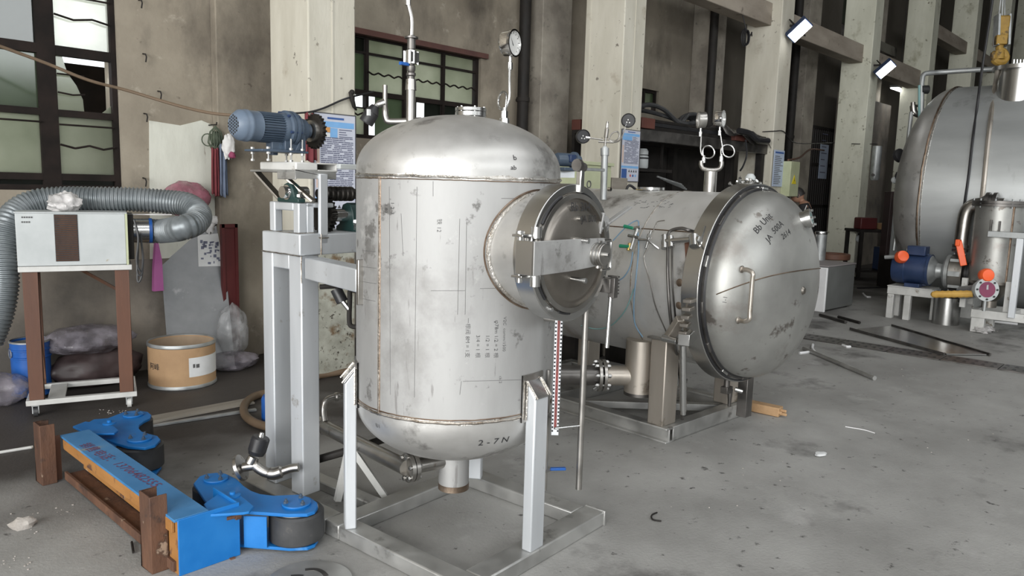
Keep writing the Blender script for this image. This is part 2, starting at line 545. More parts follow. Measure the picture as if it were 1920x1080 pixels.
        for i in range(m):
            for j in range(n):
                fs.append((i * n + j, (i + 1) * n + j, (i + 1) * n + (j + 1) % n, i * n + (j + 1) % n))
        return s.add(vs, fs)

    def quad(s, a, b, c, d):
        return s.add([a, b, c, d], [(0, 1, 2, 3)])

    def build(s, name, mat, parent=None, W=False, bevel=0.0, smooth=35, loc=None, kind=None, label=None, dbl=False):
        me = bpy.data.meshes.new(name)
        vs = s.v
        if W and parent is not None:
            I = full(parent).inverted()
            vs = [I @ v for v in vs]
        if loc is not None:
            lv = Vector(loc)
            vs = [v - lv for v in vs]
        me.from_pydata([tuple(v) for v in vs], [], s.f)
        bm = bmesh.new()
        bm.from_mesh(me)
        bmesh.ops.remove_doubles(bm, verts=bm.verts, dist=2e-5)
        bmesh.ops.dissolve_degenerate(bm, edges=bm.edges, dist=1e-6)
        bmesh.ops.recalc_face_normals(bm, faces=bm.faces)
        bm.to_mesh(me)
        bm.free()
        me.materials.append(MATS[mat])
        if smooth:
            for p in me.polygons:
                p.use_smooth = True
            me.set_sharp_from_angle(angle=math.radians(smooth))
        o = bpy.data.objects.new(name, me)
        COL.objects.link(o)
        if parent is not None:
            o.parent = parent
        if loc is not None:
            o.location = loc
        if bevel:
            b = o.modifiers.new('bevel', 'BEVEL')
            b.width, b.segments, b.limit_method, b.angle_limit = bevel, 2, 'ANGLE', math.radians(50)
            b.harden_normals = False
        if kind:
            o['kind'] = kind
        if label:
            o['label'] = label
        return o


def full(o):
    m = Matrix.Identity(4)
    while o is not None:
        m = Matrix.LocRotScale(o.location, o.rotation_euler, o.scale) @ m
        o = o.parent
    return m


def tag(o, label, cat, group=None):
    o['label'], o['category'] = label, cat
    if group:
        o['group'] = group
    return o


def thing(name, label, cat, loc=(0, 0, 0), rz=0.0, group=None):
    o = bpy.data.objects.new(name, None)
    o.empty_display_size = .1
    COL.objects.link(o)
    o.location = loc
    o.rotation_euler = (0, 0, rz)
    return tag(o, label, cat, group)


def struct(o, label=None):
    o['kind'] = 'structure'
    if label:
        o['label'] = label
    return o


def copy_tree(o, parent=None):
    c = o.copy()
    COL.objects.link(c)
    if parent is not None:
        c.parent = parent
    for ch in list(o.children):
        copy_tree(ch, c)
    return c


def arc(c, r, a0, a1, n, ux=(1, 0, 0), uy=(0, 0, 1)):
    c, ux, uy = Vector(c), Vector(ux), Vector(uy)
    return [c + ux * (r * math.cos(a0 + (a1 - a0) * i / n)) + uy * (r * math.sin(a0 + (a1 - a0) * i / n)) for i in range(n + 1)]


def spline(pts, k=8):
    """catmull-rom through the points"""
    pts = [Vector(p) for p in pts]
    out = []
    for i in range(len(pts) - 1):
        p0, p1, p2, p3 = pts[max(i - 1, 0)], pts[i], pts[i + 1], pts[min(i + 2, len(pts) - 1)]
        for j in range(k):
            t = j / k
            out.append(.5 * ((2 * p1) + (p2 - p0) * t + (2 * p0 - 5 * p1 + 4 * p2 - p3) * t * t + (3 * p1 - p0 - 3 * p2 + p3) * t ** 3))
    out.append(pts[-1])
    return out


def text_geo(body, size, bold=0.0):
    cu = bpy.data.curves.new('t', 'FONT')
    cu.body, cu.size, cu.offset = body, size, bold
    cu.resolution_u = 2
    ob = bpy.data.objects.new('t', cu)
    me = bpy.data.meshes.new_from_object(ob)
    vs = [v.co.copy() for v in me.vertices]
    fs = [tuple(p.vertices) for p in me.polygons]
    bpy.data.objects.remove(ob)
    bpy.data.meshes.remove(me)
    bpy.data.curves.remove(cu)
    return vs, fs


def write(body, size, fn, name, mat, parent, bold=0.0):
    """lettering whose flat (x, y) is laid on a surface by fn"""
    vs, fs = text_geo(body, size, bold)
    m = MB()
    m.add([fn(v.x, v.y) for v in vs], fs)
    return m.build(name, mat, parent, smooth=0)
# ================================================================== the hall
b = MB()
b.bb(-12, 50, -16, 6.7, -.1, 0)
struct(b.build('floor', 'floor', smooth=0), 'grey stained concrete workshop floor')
b = MB()
b.bb(-12, 50, 6.7, 60, -.3, -.05)
struct(b.build('ground_outside', 'limewash', smooth=0), 'ground outside the windows')

WINS = [(0.2, 2.31, 1.47, 4.3), (4.2, 6.24, 2.03, 3.05), (8.9, 9.97, 2.74, 3.06), (12.9, 14.75, 4.35, 6.2), (16.9, 18.1, 5.2, 6.8)]


def wall_with_holes(x0, x1, z0, z1, holes, y0, y1):
    m = MB()
    xs = sorted({x0, x1, *[h[0] for h in holes], *[h[1] for h in holes]})
    for a, c in zip(xs, xs[1:]):
        hs = sorted((h[2], h[3]) for h in holes if h[0] <= a + 1e-6 and h[1] >= c - 1e-6)
        z = z0
        for lo, hi in hs:
            m.bb(a, c, y0, y1, z, lo)
            z = hi
        m.bb(a, c, y0, y1, z, z1)
    return m


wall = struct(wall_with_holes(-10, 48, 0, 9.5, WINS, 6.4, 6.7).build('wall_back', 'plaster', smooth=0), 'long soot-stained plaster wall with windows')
b = MB()
p0, p1 = P(268, 225, y=6.39), P(404, 230, y=6.39)
b.prism([(p0.x, .25), (p1.x, .30), (p1.x, p1.z - .03), (p1.x - .12, p1.z + .01), ((p0.x + p1.x) / 2, p0.z - .02), (p0.x + .05, p0.z)], 0, .006, Matrix(((1, 0, 0, 0), (0, 0, -1, 6.4), (0, 1, 0, 0), (0, 0, 0, 1))))
b.build('limewash_patch', 'limewash', wall, W=True, smooth=0, kind='structure', label='whitewashed patch on the plaster')
b = MB()
b.bb(-10, 48, -16.3, -16, 0, 9.5)
struct(b.build('wall_opposite', 'hall_wall', smooth=0), 'long wall opposite the columns')
b = MB()
b.bb(48, 48.3, -16, 6.7, 0, 9.5)
struct(b.build('wall_far', 'hall_wall', smooth=0), 'far end wall')
b = MB()
b.bb(-10.3, -10, -16, -8.5, 0, 9.5).bb(-10.3, -10, 3.5, 6.7, 0, 9.5).bb(-10.3, -10, -8.5, 3.5, 6.6, 9.5)
struct(b.build('wall_gate', 'hall_wall', smooth=0), 'end wall with the open gate')
b = MB()
b.bb(-12, 50, -16.3, 6.7, 9.5, 9.7)
struct(b.build('ceiling', 'ceiling_dark', smooth=0), 'workshop ceiling')

CX = [3.24, 7.32, 11.37, 15.35, 19.05, 22.75, 26.5, 30.2]
for i, x in enumerate(CX):
    b = MB()
    b.bb(x, x + .43, 5.2, 5.76, 0, 9.5)
    lab = ['whitewashed concrete column behind the drive stand', 'whitewashed concrete column behind the lying tank', 'whitewashed concrete column at the end of the rack', 'cracked greenish whitewashed column behind the grey crate',
           'whitewashed column beside the large tank end', 'fifth column with a high cross beam', 'far column behind the hoist hook', 'farthest column at the frame edge'][i]
    o = struct(b.build('column', 'whitewash' if i in (0, 1, 2) else 'whitewash_green', bevel=.012, smooth=30), lab)
    # board marks left by the formwork
    if i < 2:
        g = MB()
        g.bb(x + .21, x + .222, 5.194, 5.2, 0.4, 9)
        if i == 1:
            g.bb(x - .006, x, 5.68, 5.70, .4, 9)
        g.build('formwork_ridge', 'whitewash', o, W=True, smooth=0)
for i, (x0, x1, z, z2) in enumerate([(3.67, 7.32, 4.12, 4.45), (7.75, 11.37, 4.12, 4.45), (11.8, 15.35, 4.10, 4.43), (15.78, 19.05, 4.04, 4.42), (19.48, 22.75, 5.30, 5.6), (23.18, 26.5, 5.3, 5.6)]):
    b = MB()
    b.bb(x0, x1, 5.36, 5.62, z, z2)
    struct(b.build('beam', 'concrete_warm', bevel=.01, smooth=30), 'concrete tie beam between two columns')
for i, (x, y, dx) in enumerate([(3.05, 6.3, .62), (7.06, 6.2, .55), (10.85, 6.12, .55), (14.65, 6.15, .55), (18.4, 6.15, .55), (22.1, 6.15, .55)]):
    b = MB()
    b.bb(x, x + dx, y, 6.4, 0, 9.5)
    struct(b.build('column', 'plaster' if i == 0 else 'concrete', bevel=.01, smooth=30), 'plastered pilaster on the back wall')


# ------------------------------------------------------------------ windows
def wavy(x0, x1, y, z, amp=.018, per=.16, n=36):
    return [(x0 + (x1 - x0) * i / n, y, z + amp * (abs(((x1 - x0) * i / n / per) % 1 * 2 - 1) - .5) * 2) for i in range(n + 1)]


def window(n, x0, x1, z0, z1, vs, hs, cells, bars=(), lintel=False, label=''):
    fr = MB()
    y = 6.47
    for xa, xb in [(x0, x0 + .04), (x1 - .04, x1)] + [(v - w_ / 2, v + w_ / 2) for v, w_ in vs]:
        fr.bb(xa, xb, y - .03, y + .03, z0, z1)
    for za, zb in [(z0, z0 + .04), (z1 - .04, z1)] + [(h - w_ / 2, h + w_ / 2) for h, w_ in hs]:
        fr.bb(x0, x1, y - .028, y + .028, za, zb)
    o = struct(fr.build('window_%d' % n, 'window_iron', bevel=0, smooth=0), label)
    for (xa, xb, za, zb, m) in cells:
        if m:
            g = MB()
            g.bb(xa, xb, y + .006, y + .010, za, zb)
            g.build('pane', m, o, smooth=0)
    for pts, r in bars:
        g = MB()
        g.tube(pts, r, 6)
        g.build('window_bar', 'window_iron', o)
    if lintel:
        g = MB()
        g.bb(x0 - .06, x1 + .08, 6.36, 6.44, z1 - .02, z1 + .035)
        g.build('window_lintel', 'lintel_red', o, smooth=0)
    return o


yb = 6.43
window(1, .2, 2.31, 1.47, 4.3, [(1.825, .12), (.95, .08)], [(2.50, .07), (2.045, .05), (1.57, .05), (3.5, .06)],
       [(.24, .91, 1.6, 2.02, 'pane_green'), (.24, .91, 2.07, 2.47, 'pane_green'), (.24, .91, 2.54, 4.2, 'pane_dark'),
        (.99, 1.765, 2.54, 3.47, 'pane_dark'), (.99, 1.765, 3.53, 4.26, 'pane_dark'), (.99, 1.765, 2.07, 2.465, 'pane_green'), (.99, 1.765, 1.595, 2.02, 'pane_pale'), (.99, 1.765, 1.51, 1.545, 'pane_dark'),
        (1.885, 2.27, 2.535, 3.47, 'pane_bright'), (1.885, 2.27, 3.53, 4.26, 'pane_pale'), (1.885, 2.27, 1.595, 2.02, 'pane_pale'), (1.885, 2.27, 1.51, 1.545, 'pane_dark')],
       [(wavy(1.885, 2.27, yb, 2.745, .012, .26), .008), (wavy(1.885, 2.27, yb, 2.90, 0), .008), (wavy(1.885, 2.27, yb, 1.80, .012, .2), .009), (wavy(1.885, 2.27, yb, 1.96, 0), .008),
        (wavy(.99, 1.765, yb, 1.97, 0), .008), (wavy(1.885, 2.07, yb, 2.19, .006, .2), .007), (wavy(1.885, 2.07, yb, 2.33, 0), .007)],
       label='tall dark iron window with dirty and broken panes')
o = bpy.data.objects['window_1']
g = MB()
g.prism([(1.885, 2.07), (2.075, 2.07), (2.07, 2.16), (2.03, 2.26), (1.97, 2.35), (1.94, 2.465), (1.885, 2.465)], 0, .004, Matrix(((1, 0, 0, 0), (0, 0, -1, 6.484), (0, 1, 0, 0), (0, 0, 0, 1))))
g.build('pane', 'pane_pale', o, smooth=0, label='broken pane with a curved edge')
g = MB()
g.prism([(2.20, 2.07), (2.27, 2.07), (2.27, 2.13)], 0, .004, Matrix(((1, 0, 0, 0), (0, 0, -1, 6.484), (0, 1, 0, 0), (0, 0, 0, 1))))
g.build('pane', 'pane_pale', o, smooth=0, label='leftover corner of a broken pane')
b = MB()
b.bb(2.02, 2.75, 7.1, 7.14, 0, 2.50)
tag(b.build('dark_board', 'window_iron', smooth=0, loc=(2.3, 7.12, 0)), 'dark brown board leaning outside behind the broken window panes', 'board')
cells = []
vx = [4.24, 4.69, 5.178, 5.714, 6.2]
for i in range(4):
    a, c = vx[i] + .02, vx[i + 1] - .02
    cells.append((a, c, 2.885, 3.01, 'pane_dark' if i == 0 else 'pane_pale'))
    cells.append((a, c, 2.51, 2.86, 'pane_green' if i == 0 else 'pane_pale'))
    if i == 0:
        cells.append((a, c, 2.07, 2.33, 'pane_pale'))
    elif i == 1:
        cells.append((a + .1, c, 2.07, 2.46, 'pane_green'))
    elif i == 2:
        cells.append((a, a + .16, 2.07, 2.46, 'pane_dark'))
        cells.append((a + .27, c, 2.07, 2.46, 'pane_dark'))
    else:
        cells.append((a, c, 2.07, 2.46, 'pane_dark'))
window(2, 4.2, 6.24, 2.03, 3.05, [(v, .035) for v in vx[1:4]], [(2.873, .02), (2.485, .05)], cells,
       [(wavy(4.69, 6.2, yb, 2.68, .014, .13, 60), .009), (wavy(4.24, 4.69, yb, 2.27, .014, .13), .009), (wavy(4.24, 4.69, yb, 2.33, 0), .008)], True, 'wide low iron window with greenish panes and wavy bars')
window(3, 8.9, 9.97, 2.74, 3.06, [(9.65, .04)], [(2.86, .02)], [(8.94, 9.63, 2.78, 3.02, 'pane_dark'), (9.67, 9.93, 2.88, 3.02, 'pane_green')], label='small dark window above the rack')
window(4, 12.9, 14.75, 4.35, 6.2, [(13.5, .04), (14.1, .04)], [(4.95, .03), (5.5, .03)], [(12.94, 14.71, 4.39, 6.16, 'pane_dark')], label='high dark window between two columns')
window(5, 16.9, 18.1, 5.2, 6.8, [(17.5, .04)], [(5.9, .03)], [(16.94, 18.06, 5.24, 6.76, 'pane_dark')], label='farther high dark window')
# dark recess board beside window 2's pilaster, drain pipes
for i, (px, py, y, r, lab) in enumerate([(980, 200, 6.3, .068, 'wide black drain pipe left of the pilaster near the upright gauge'), (1333, 150, 6.03, .065, 'black drain pipe beside the pilaster above the rack'), (1481, 250, 6.0, .075, 'black drain pipe right of the column with the floodlight')]):
    p = P(px, py, y=y)
    t = thing('drain_pipe', lab, 'pipe', (p.x, p.y, 0))
    b = MB()
    b.cyl((0, 0, 0), (0, 0, 9.4), r, n=14)
    b.build('pipe_run', 'black_iron', t)
    for z in (1.2, 2.6, 4.6, 7):
        b = MB()
        b.ringbox((0, 0, z), (0, 0, 1), r, r + .012, 0, .05, 14).bb(-.02, .02, 0, 6.4 - y, z + .01, z + .04)
        b.build('pipe_clamp', 'black_iron', t)
# iron pegs in the wall
for px, py, lb in [(262, 4, 'at the top of the picture'), (270, 105, 'just above the sagging cable'), (270, 338, 'above the duct, on the whitewashed patch'), (298, 175, 'right beside the sagging cable'), (272, 217, 'at the top corner of the whitewashed patch')]:
    p = P(px, py, y=6.38)
    b = MB()
    b.tube([p + Vector((0, .03, .02)), p + Vector((0, -.03, .012)), p + Vector((.005, -.035, -.01)), p + Vector((.0, -.03, -.05))], .006, 6)
    tag(b.build('iron_peg', 'black_iron', loc=p), 'short rusty iron peg in the plaster wall ' + lb, 'peg', 'iron pegs in the wall')

# ------------------------------------------------------------------ cables
b = MB()
pts = spline([P(-40, 72, y=5.9), P(85, 118, y=5.9), P(165, 150, y=5.85), P(240, 170, y=5.8), P(330, 197, y=5.6), P(390, 211, y=5.4), P(440, 216, y=5.25), P(470, 214, y=5.15)], 6)
b.tube(pts, .011, 8)
c_ = b.build('cable', 'hose_brown', loc=pts[0])
tag(c_, 'thick brown cable sagging along the wall beside the tall window', 'cable')
b = MB()
pts = spline([P(470, 214, y=5.15), P(560, 212, y=5.17), P(600, 205, y=5.17), P(640, 188, y=5.17), P(662, 181, y=5.17), P(700, 172, y=5.3)], 6)
b.tube(pts, .008, 6)
tag(b.build('cable', 'black', loc=pts[0]), 'thin black cable crossing the column above the notice board', 'cable')
b = MB()
pts = [P(656, 172, y=5.17), P(660, 185, y=5.16), P(664, 200, y=5.17), P(668, 206, y=5.19)]
b.tube(pts, [.012, .02, .016, .008], 8).sphere(P(660, 173, y=5.17), .022, 10)
tag(b.build('cable_bracket', 'black_iron', loc=pts[0]), 'dark iron bracket holding the cable at the column edge', 'bracket')
b = MB()
pts = spline([P(1340, 240, y=5.7), P(1400, 248, x=11.35), P(1450, 246, x=11.35), P(1470, 247, y=5.18), P(1492, 268, y=5.3), P(1560, 268, x=15.32), P(1610, 270, x=15.32), P(1645, 270, y=5.18)], 5)
b.tube(pts, .008, 6)
tag(b.build('cable', 'black', loc=pts[3]), 'thin dark wire strung round two columns behind the lying tank', 'cable')
b = MB()
pts = spline([P(1400, 70, y=5.1), P(1405, 80, y=5.1)], 3)
for k in range(3):
    c = P(1401, 70, y=5.3)
    b.tube([c + Vector((math.cos(a) * (.075 + .012 * k), .02 * k, math.sin(a) * (.10 + .01 * k))) for a in [2 * PI * i / 20 for i in range(20)]], .009, 6, True)
b.tube([c + Vector((.08, 0, .02)), c + Vector((.17, .02, .10)), c + Vector((.24, .05, .06))], .009, 6)
b.tube([c + Vector((0, .02, .10)), c + Vector((0, .10, 4.14 - c.z))], .008, 6)
tag(b.build('cable_coil', 'black', loc=c), 'black cable coil hanging under the tie beam at the column', 'cable coil')
b = MB()
pts = spline([P(1478, 300, y=5.15), P(1500, 295, y=5.4), P(1520, 280, y=5.8), P(1545, 282, y=6.1)], 6)
b.tube(pts, .016, 6)
tag(b.build('cable', 'rust_brown', loc=pts[0]), 'dark red cable drooping from the pale green switch box', 'cable')


# ------------------------------------------------------------------ floodlights
def floodlight(px, py, y, lab, s=1.0):
    p = P(px, py, y=y)
    t = thing('floodlight', lab, 'lamp', p, 0, 'floodlights on the columns')
    ax = Vector((-.55, -.62, -.56)).normalized()
    up = Vector((0.45, -.35, 1)).normalized()
    x = up.cross(ax).normalized()
    up = ax.cross(x)
    M = Matrix(((x.x, up.x, ax.x, 0), (x.y, up.y, ax.y, 0), (x.z, up.z, ax.z, 0), (0, 0, 0, 1)))
    b = MB()
    b.box((0, 0, -.05 * s), (.20 * s, .36 * s, .09 * s), 0, M)
    b.build('housing', 'motor_navy', t, bevel=.008)
    b = MB()
    b.box((0, 0, .0), (.17 * s, .32 * s, .012), 0, M)
    b.build('lens', 'lamp_glow', t, smooth=0)
    b = MB()
    b.tube([M @ Vector((-.15 * s, 0, -.04)), M @ Vector((-.15 * s, 0, -.2)), M @ Vector((.15 * s, 0, -.2)), M @ Vector((.15 * s, 0, -.04))], .012, 6)
    b.bar(M @ Vector((0, 0, -.2)), Vector((0, .5, .12)), .03, .03)
    b.build('bracket', 'black_iron', t)


floodlight(1500, 58, 5.0, 'lit white floodlight on the column above the lying tank')
floodlight(1661, 131, 4.95, 'lit white floodlight on the cracked column, farther back')
p = P(1685, 167, d=17.5)
t = thing('strip_lamp', 'lit flat strip lamp hanging far back between two columns', 'lamp', p)
b = MB()
b.bb(-.35, .35, -.09, .09, 0, .05)
b.build('housing', 'white_paint', t)
b = MB()
b.bb(-.33, .33, -.08, .08, -.02, 0)
b.build('lens', 'lamp_glow', t)
b = MB()
b.cyl((0, 0, .05), (0, 0, 3.0), .006, n=6)
b.build('hanging_rod', 'black', t)


# ------------------------------------------------------------------ notice boards on the columns
def notice(name, lab, x0, x1, z0, z1, y, full_=True):
    t = thing(name, lab, 'poster', ((x0 + x1) / 2, y, z0))
    W_, H_ = x1 - x0, z1 - z0
    b = MB()
    b.bb(-W_ / 2, W_ / 2, -.006, 0, 0, H_)
    b.build('panel', 'poster_white', t, smooth=0)
    b = MB()
    e = .006
    b.bb(-W_ / 2 - e, -W_ / 2, -.012, 0, -e, H_ + e).bb(W_ / 2, W_ / 2 + e, -.012, 0, -e, H_ + e).bb(-W_ / 2, W_ / 2, -.012, 0, -e, 0).bb(-W_ / 2, W_ / 2, -.012, 0, H_, H_ + e)
    b.build('edge_strip', 'frame_dark', t, smooth=0)

    def rect(nm, m, u0, u1, v0, v1, dy=.0015):
        q = MB()
        q.bb(-W_ / 2 + u0 * W_, -W_ / 2 + u1 * W_, -.006 - dy, -.0058, v0 * H_, v1 * H_)
        return q.build(nm, m, t, smooth=0)
    rect('header_print', 'poster_text_blue', .32, .72, .955, .972)
    rect('blue_band', 'poster_blue', .05, .97, .885, .935)
    rect('blue_band', 'poster_blue', .05, .56, .80, .88)
    if full_:
        rect('photo_print', 'poster_orange', .26, .38, .84, .885, .003)
        rect('photo_print', 'paper', .26, .38, .80, .835, .003)
    rect('peach_print', 'poster_peach', .05, .13, .36, .70)
    q = MB()
    r = random.Random(len(lab))
    z = .79
    while z > .34:
        u = .16
        while u < .92:
            l = r.uniform(.03, .16)
            if r.random() < .82:
                q.bb(-W_ / 2 + u * W_, -W_ / 2 + min(u + l, .95) * W_, -.0075, -.006, z * H_, (z + .009) * H_)
            u += l + .012
        z -= .0165
    for k in range(4):
        q.bb(-W_ / 2 + .6 * W_, -W_ / 2 + r.uniform(.75, .94) * W_, -.0075, -.006, (.805 + .02 * k) * H_, (.813 + .02 * k) * H_)
    q.build('small_print', 'poster_text', t, smooth=0, kind='stuff')
    rect('blue_band', 'poster_blue', .03, .98, .255, .30)
    rect('picture_print', 'poster_text_blue', .06, .34, .06, .24)
    for k in range(4):
        u = .47 + .13 * k
        q = MB()
        c0 = (-W_ / 2 + u * W_, .18 * H_)
        q.prism([(c0[0] - .016, c0[1]), (c0[0] + .016, c0[1]), (c0[0], c0[1] + .028)], 0, .002, Matrix(((1, 0, 0, 0), (0, 0, -1, -.006), (0, 1, 0, 0), (0, 0, 0, 1))))
        q.build('warning_sign', 'frame_dark', t, smooth=0)
    for k, m in enumerate(('sign_red', 'poster_text_blue', 'poster_blue')):
        q = MB()
        q.cyl((-W_ / 2 + (.55 + .14 * k) * W_, -.006, .11 * H_), (-W_ / 2 + (.55 + .14 * k) * W_, -.008, .11 * H_), .015, n=16)
        q.build('round_sign', m, t, smooth=0)
    return t


notice('notice_board', 'white and blue safety notice board on the column behind the gear motor', 3.275, 3.655, 1.22, 2.115, 5.19)
notice('notice_board', 'narrow blue and white notice board on the second column, behind the black gauge', 7.35, 7.72, 1.69, 2.28, 5.19, False)
t = thing('notice_board', 'grey faded notice board on the column near the yellow warning sign', 'poster', (11.58, 5.185, 1.70))
b = MB()
b.bb(-.18, .18, -.01, 0, 0, .56)
b.build('panel', 'paper_blue', t, smooth=0)
b = MB()
r = random.Random(3)
for k in range(16):
    b.bb(-.15, r.uniform(.0, .15), -.012, -.0099, .04 + .028 * k, .05 + .028 * k)
b.build('small_print', 'ink_grey', t, smooth=0, kind='stuff')
b = MB()
b.bb(-.15, .15, -.012, -.0099, .51, .535)
b.build('header_print', 'poster_text_blue', t, smooth=0)
t = thing('switch_box', 'pale green switch box with a yellow warning triangle on the column', 'cabinet', (11.92, 5.12, 1.55))
b = MB()
b.bb(-.17, .17, -.07, .08, 0, .55)
b.build('case', 'cabinet_green', t, bevel=.008)
b = MB()
b.prism([(-.10, .2), (.06, .2), (-.02, .34)], 0, .004, Matrix(((1, 0, 0, 0), (0, 0, -1, -.07), (0, 1, 0, 0), (0, 0, 0, 1))))
b.build('warning_sign', 'sign_yellow', t, smooth=0)
b = MB()
b.prism([(-.024, .25), (-.008, .25), (-.026, .225), (-.010, .262), (-.026, .262), (-.018, .3)], 0, .006, Matrix(((1, 0, 0, 0), (0, 0, -1, -.07), (0, 1, 0, 0), (0, 0, 0, 1))))
b.build('lightning_print', 'ink', t, smooth=0)

# ------------------------------------------------------------------ rack between two columns
t = thing('storage_rack', 'dark steel storage rack filling the bay between two columns', 'rack', (9.56, 5.75, 0))
for sx, sy in ((-1.7, -.4), (1.72, -.4), (-1.7, .10), (1.72, .10), (0, .10)):
    b = MB()
    b.bb(sx - .05, sx + .05, sy - .05, sy + .05, 0, 2.2)
    b.build('post', 'black_iron', t)
b = MB()
b.bb(-1.80, 1.82, -.47, -.37, 2.19, 2.33)
b.build('beam', 'steel_dark', t, bevel=.006)
b = MB()
b.bb(-1.80, 1.82, .07, .15, 2.19, 2.33)
b.build('beam', 'black_iron', t)
for k in range(3):
    b = MB()
    b.bb(-1.8, 1.8, -.36 + .17 * k, -.21 + .17 * k, 2.30, 2.335)
    b.build('plank', 'black_iron', t)
b = MB()
b.bb(-1.75, 1.75, .16, .19, .0, 2.2)
b.build('back_sheet', 'black_iron', t)
b = MB()
b.bb(-1.75, 1.75, -.35, .14, .95, 1.0)
b.build('shelf', 'black_iron', t)
# what lies on the rack
for k, (x0, x1, z, h, m, lab) in enumerate([(7.95, 10.9, 2.34, .05, 'black_iron', 'lowest black sheet on top of the rack'), (7.9, 10.6, 2.39, .05, 'black', 'second black sheet on top of the rack'), (8.1, 10.2, 2.44, .035, 'black_iron', 'uppermost black sheet on top of the rack')]):
    b = MB()
    b.box(((x0 + x1) / 2, 5.64, z + h / 2), (x1 - x0, .52, h), .01 * (k - 1))
    tag(b.build('steel_sheet', m, loc=((x0 + x1) / 2, 5.72, z), bevel=.005), lab, 'sheet', 'sheets on the rack')
b = MB()
b.bb(7.84, 8.12, 5.24, 5.4, 2.335, 2.46)
tag(b.build('wood_block', 'red_brown', loc=(8, 5.3, 2.335), bevel=.006), 'red brown wooden block at the rack end beside the column', 'block')
b = MB()
b.bb(10.35, 10.95, 5.3, 5.42, 2.34, 2.42)
tag(b.build('wood_block', 'red_brown', loc=(10.6, 5.36, 2.34), bevel=.006), 'red brown plank end under the tarpaulin on the rack', 'block')
b = MB()
for k in range(4):
    c = Vector((9.55, 5.55 + .03 * k, 2.60))
    b.tube([c + Vector((math.cos(a) * (.30 - .03 * k), .03 * math.sin(3 * a), abs(math.sin(a)) * (.15 - .012 * k) - .1)) for a in [2 * PI * i / 28 for i in range(28)]], .028, 8, True)
tag(b.build('hose_coil', 'black_rubber', loc=(9.55, 5.6, 2.48)), 'black rubber hose coil on top of the rack', 'hose')
b = MB()
b.tube(spline([(7.9, 5.5, 2.52), (8.3, 5.5, 2.66), (8.7, 5.5, 2.64), (9.1, 5.5, 2.5), (9.4, 5.45, 2.52)], 6), .03, 8)
b.tube(spline([(7.9, 5.6, 2.56), (8.4, 5.6, 2.60), (8.9, 5.55, 2.56), (9.2, 5.5, 2.5)], 6), .028, 8)
tag(b.build('hose', 'black_rubber', loc=(8.5, 5.55, 2.5)), 'black hoses lying across the left half of the rack top', 'hose')
b = MB()
vs, fs = [], []
for i in range(13):
    for j in range(7):
        x = 9.9 + 1.5 * i / 12
        y = 5.22 + .5 * j / 6
        z = 2.50 + .05 * math.sin(i * .9 + j) - (.16 if j == 0 else 0) * (.6 + .4 * math.sin(i * 1.1)) - .06 * i / 12
        vs.append((x, y, z))
for i in range(12):
    for j in range(6):
        fs.append((i * 7 + j, (i + 1) * 7 + j, (i + 1) * 7 + j + 1, i * 7 + j + 1))
b.add(vs, fs)
o = b.build('tarpaulin', 'steel_dark', loc=(10.6, 5.4, 2.4))
m = o.modifiers.new('thick', 'SOLIDIFY')
m.thickness = .008
tag(o, 'dark grey tarpaulin draped over the right end of the rack', 'tarpaulin')
b = MB()
b.tube(spline([P(1385, 245, y=5.25), P(1405, 250, y=5.2), P(1420, 262, y=5.18), P(1440, 264, y=5.17)], 6), .045, 8)
b.tube(spline([P(1398, 262, y=5.2), P(1400, 290, y=5.2), P(1394, 310, y=5.2), P(1388, 320, y=5.2)], 6), .014, 6)
tag(b.build('cloth_bundle', 'black', loc=P(1405, 255, y=5.2)), 'black cloth bundle with a hanging strap at the rack end', 'bundle')
p = P(1202, 322, y=5.5)
t = thing('canister', 'white plastic canister on the shelf under the rack beam', 'canister', (p.x, p.y, 1.86))
b = MB()
b.lathe([(0, 0), (.075, 0), (.085, .02), (.085, .15), (.075, .165)], n=18)
b.build('body', 'white_paint', t)
b = MB()
b.lathe([(.08, .175), (.08, .22), (.06, .25), (0, .25)], n=18)
b.build('cap', 'white_paint', t)
b = MB()
b.lathe([(.0855, .12), (.087, .125), (.087, .135), (.0855, .14)], n=18)
b.build('band', 'ink', t)
b = MB()
b.bb(p.x - .3, p.x + .5, 5.35, 5.84, 1.82, 1.86)
tag(b.build('shelf_board', 'black_iron', loc=(p.x, 5.6, 1.82)), 'short dark shelf board under the rack, carrying the white canister', 'shelf')
for k, s_ in enumerate((-1, 1)):
    b = MB()
    b.bb(p.x + (.48 if s_ > 0 else -.3), p.x + (.5 if s_ > 0 else -.28), 5.5, 5.53, 1.86, 2.2)
    tag(b.build('shelf_hanger', 'black_iron', loc=(p.x + .1, 5.5, 1.86)), 'dark strap hanger at the %s of the short shelf board' % ('far end' if s_ > 0 else 'column end'), 'hanger')
# fanned light pipes low under the rack
for k in range(4):
    a, c = P(1232 + 6 * k, 331 + 3 * k, y=5.3 + .05 * k), P(1278 + 3 * k, 346 + 3 * k, y=5.2 + .05 * k)
    b = MB()
    b.tube([a, c], .012, 6)
    tag(b.build('tube', 'galvanised', loc=a), ['uppermost', 'second', 'third', 'lowest'][k] + ' thin light metal tube of the fan under the rack', 'tube', 'tubes under the rack')
b = MB()
b.bb(7.65, 8.5, 6.04, 6.18, 2.32, 2.45)
tag(b.build('wood_beam', 'red_brown', loc=(7.7, 6.1, 2.32), bevel=.006), 'red brown wooden beam on a black board behind the second column', 'beam')
b = MB()
b.bb(7.65, 8.5, 6.12, 6.17, 0, 2.32).bb(7.65, 8.5, 6.03, 6.12, 2.28, 2.32)
tag(b.build('black_board', 'black_iron', loc=(7.7, 6.15, 0)), 'black upright board carrying the red brown beam behind the second column', 'board')

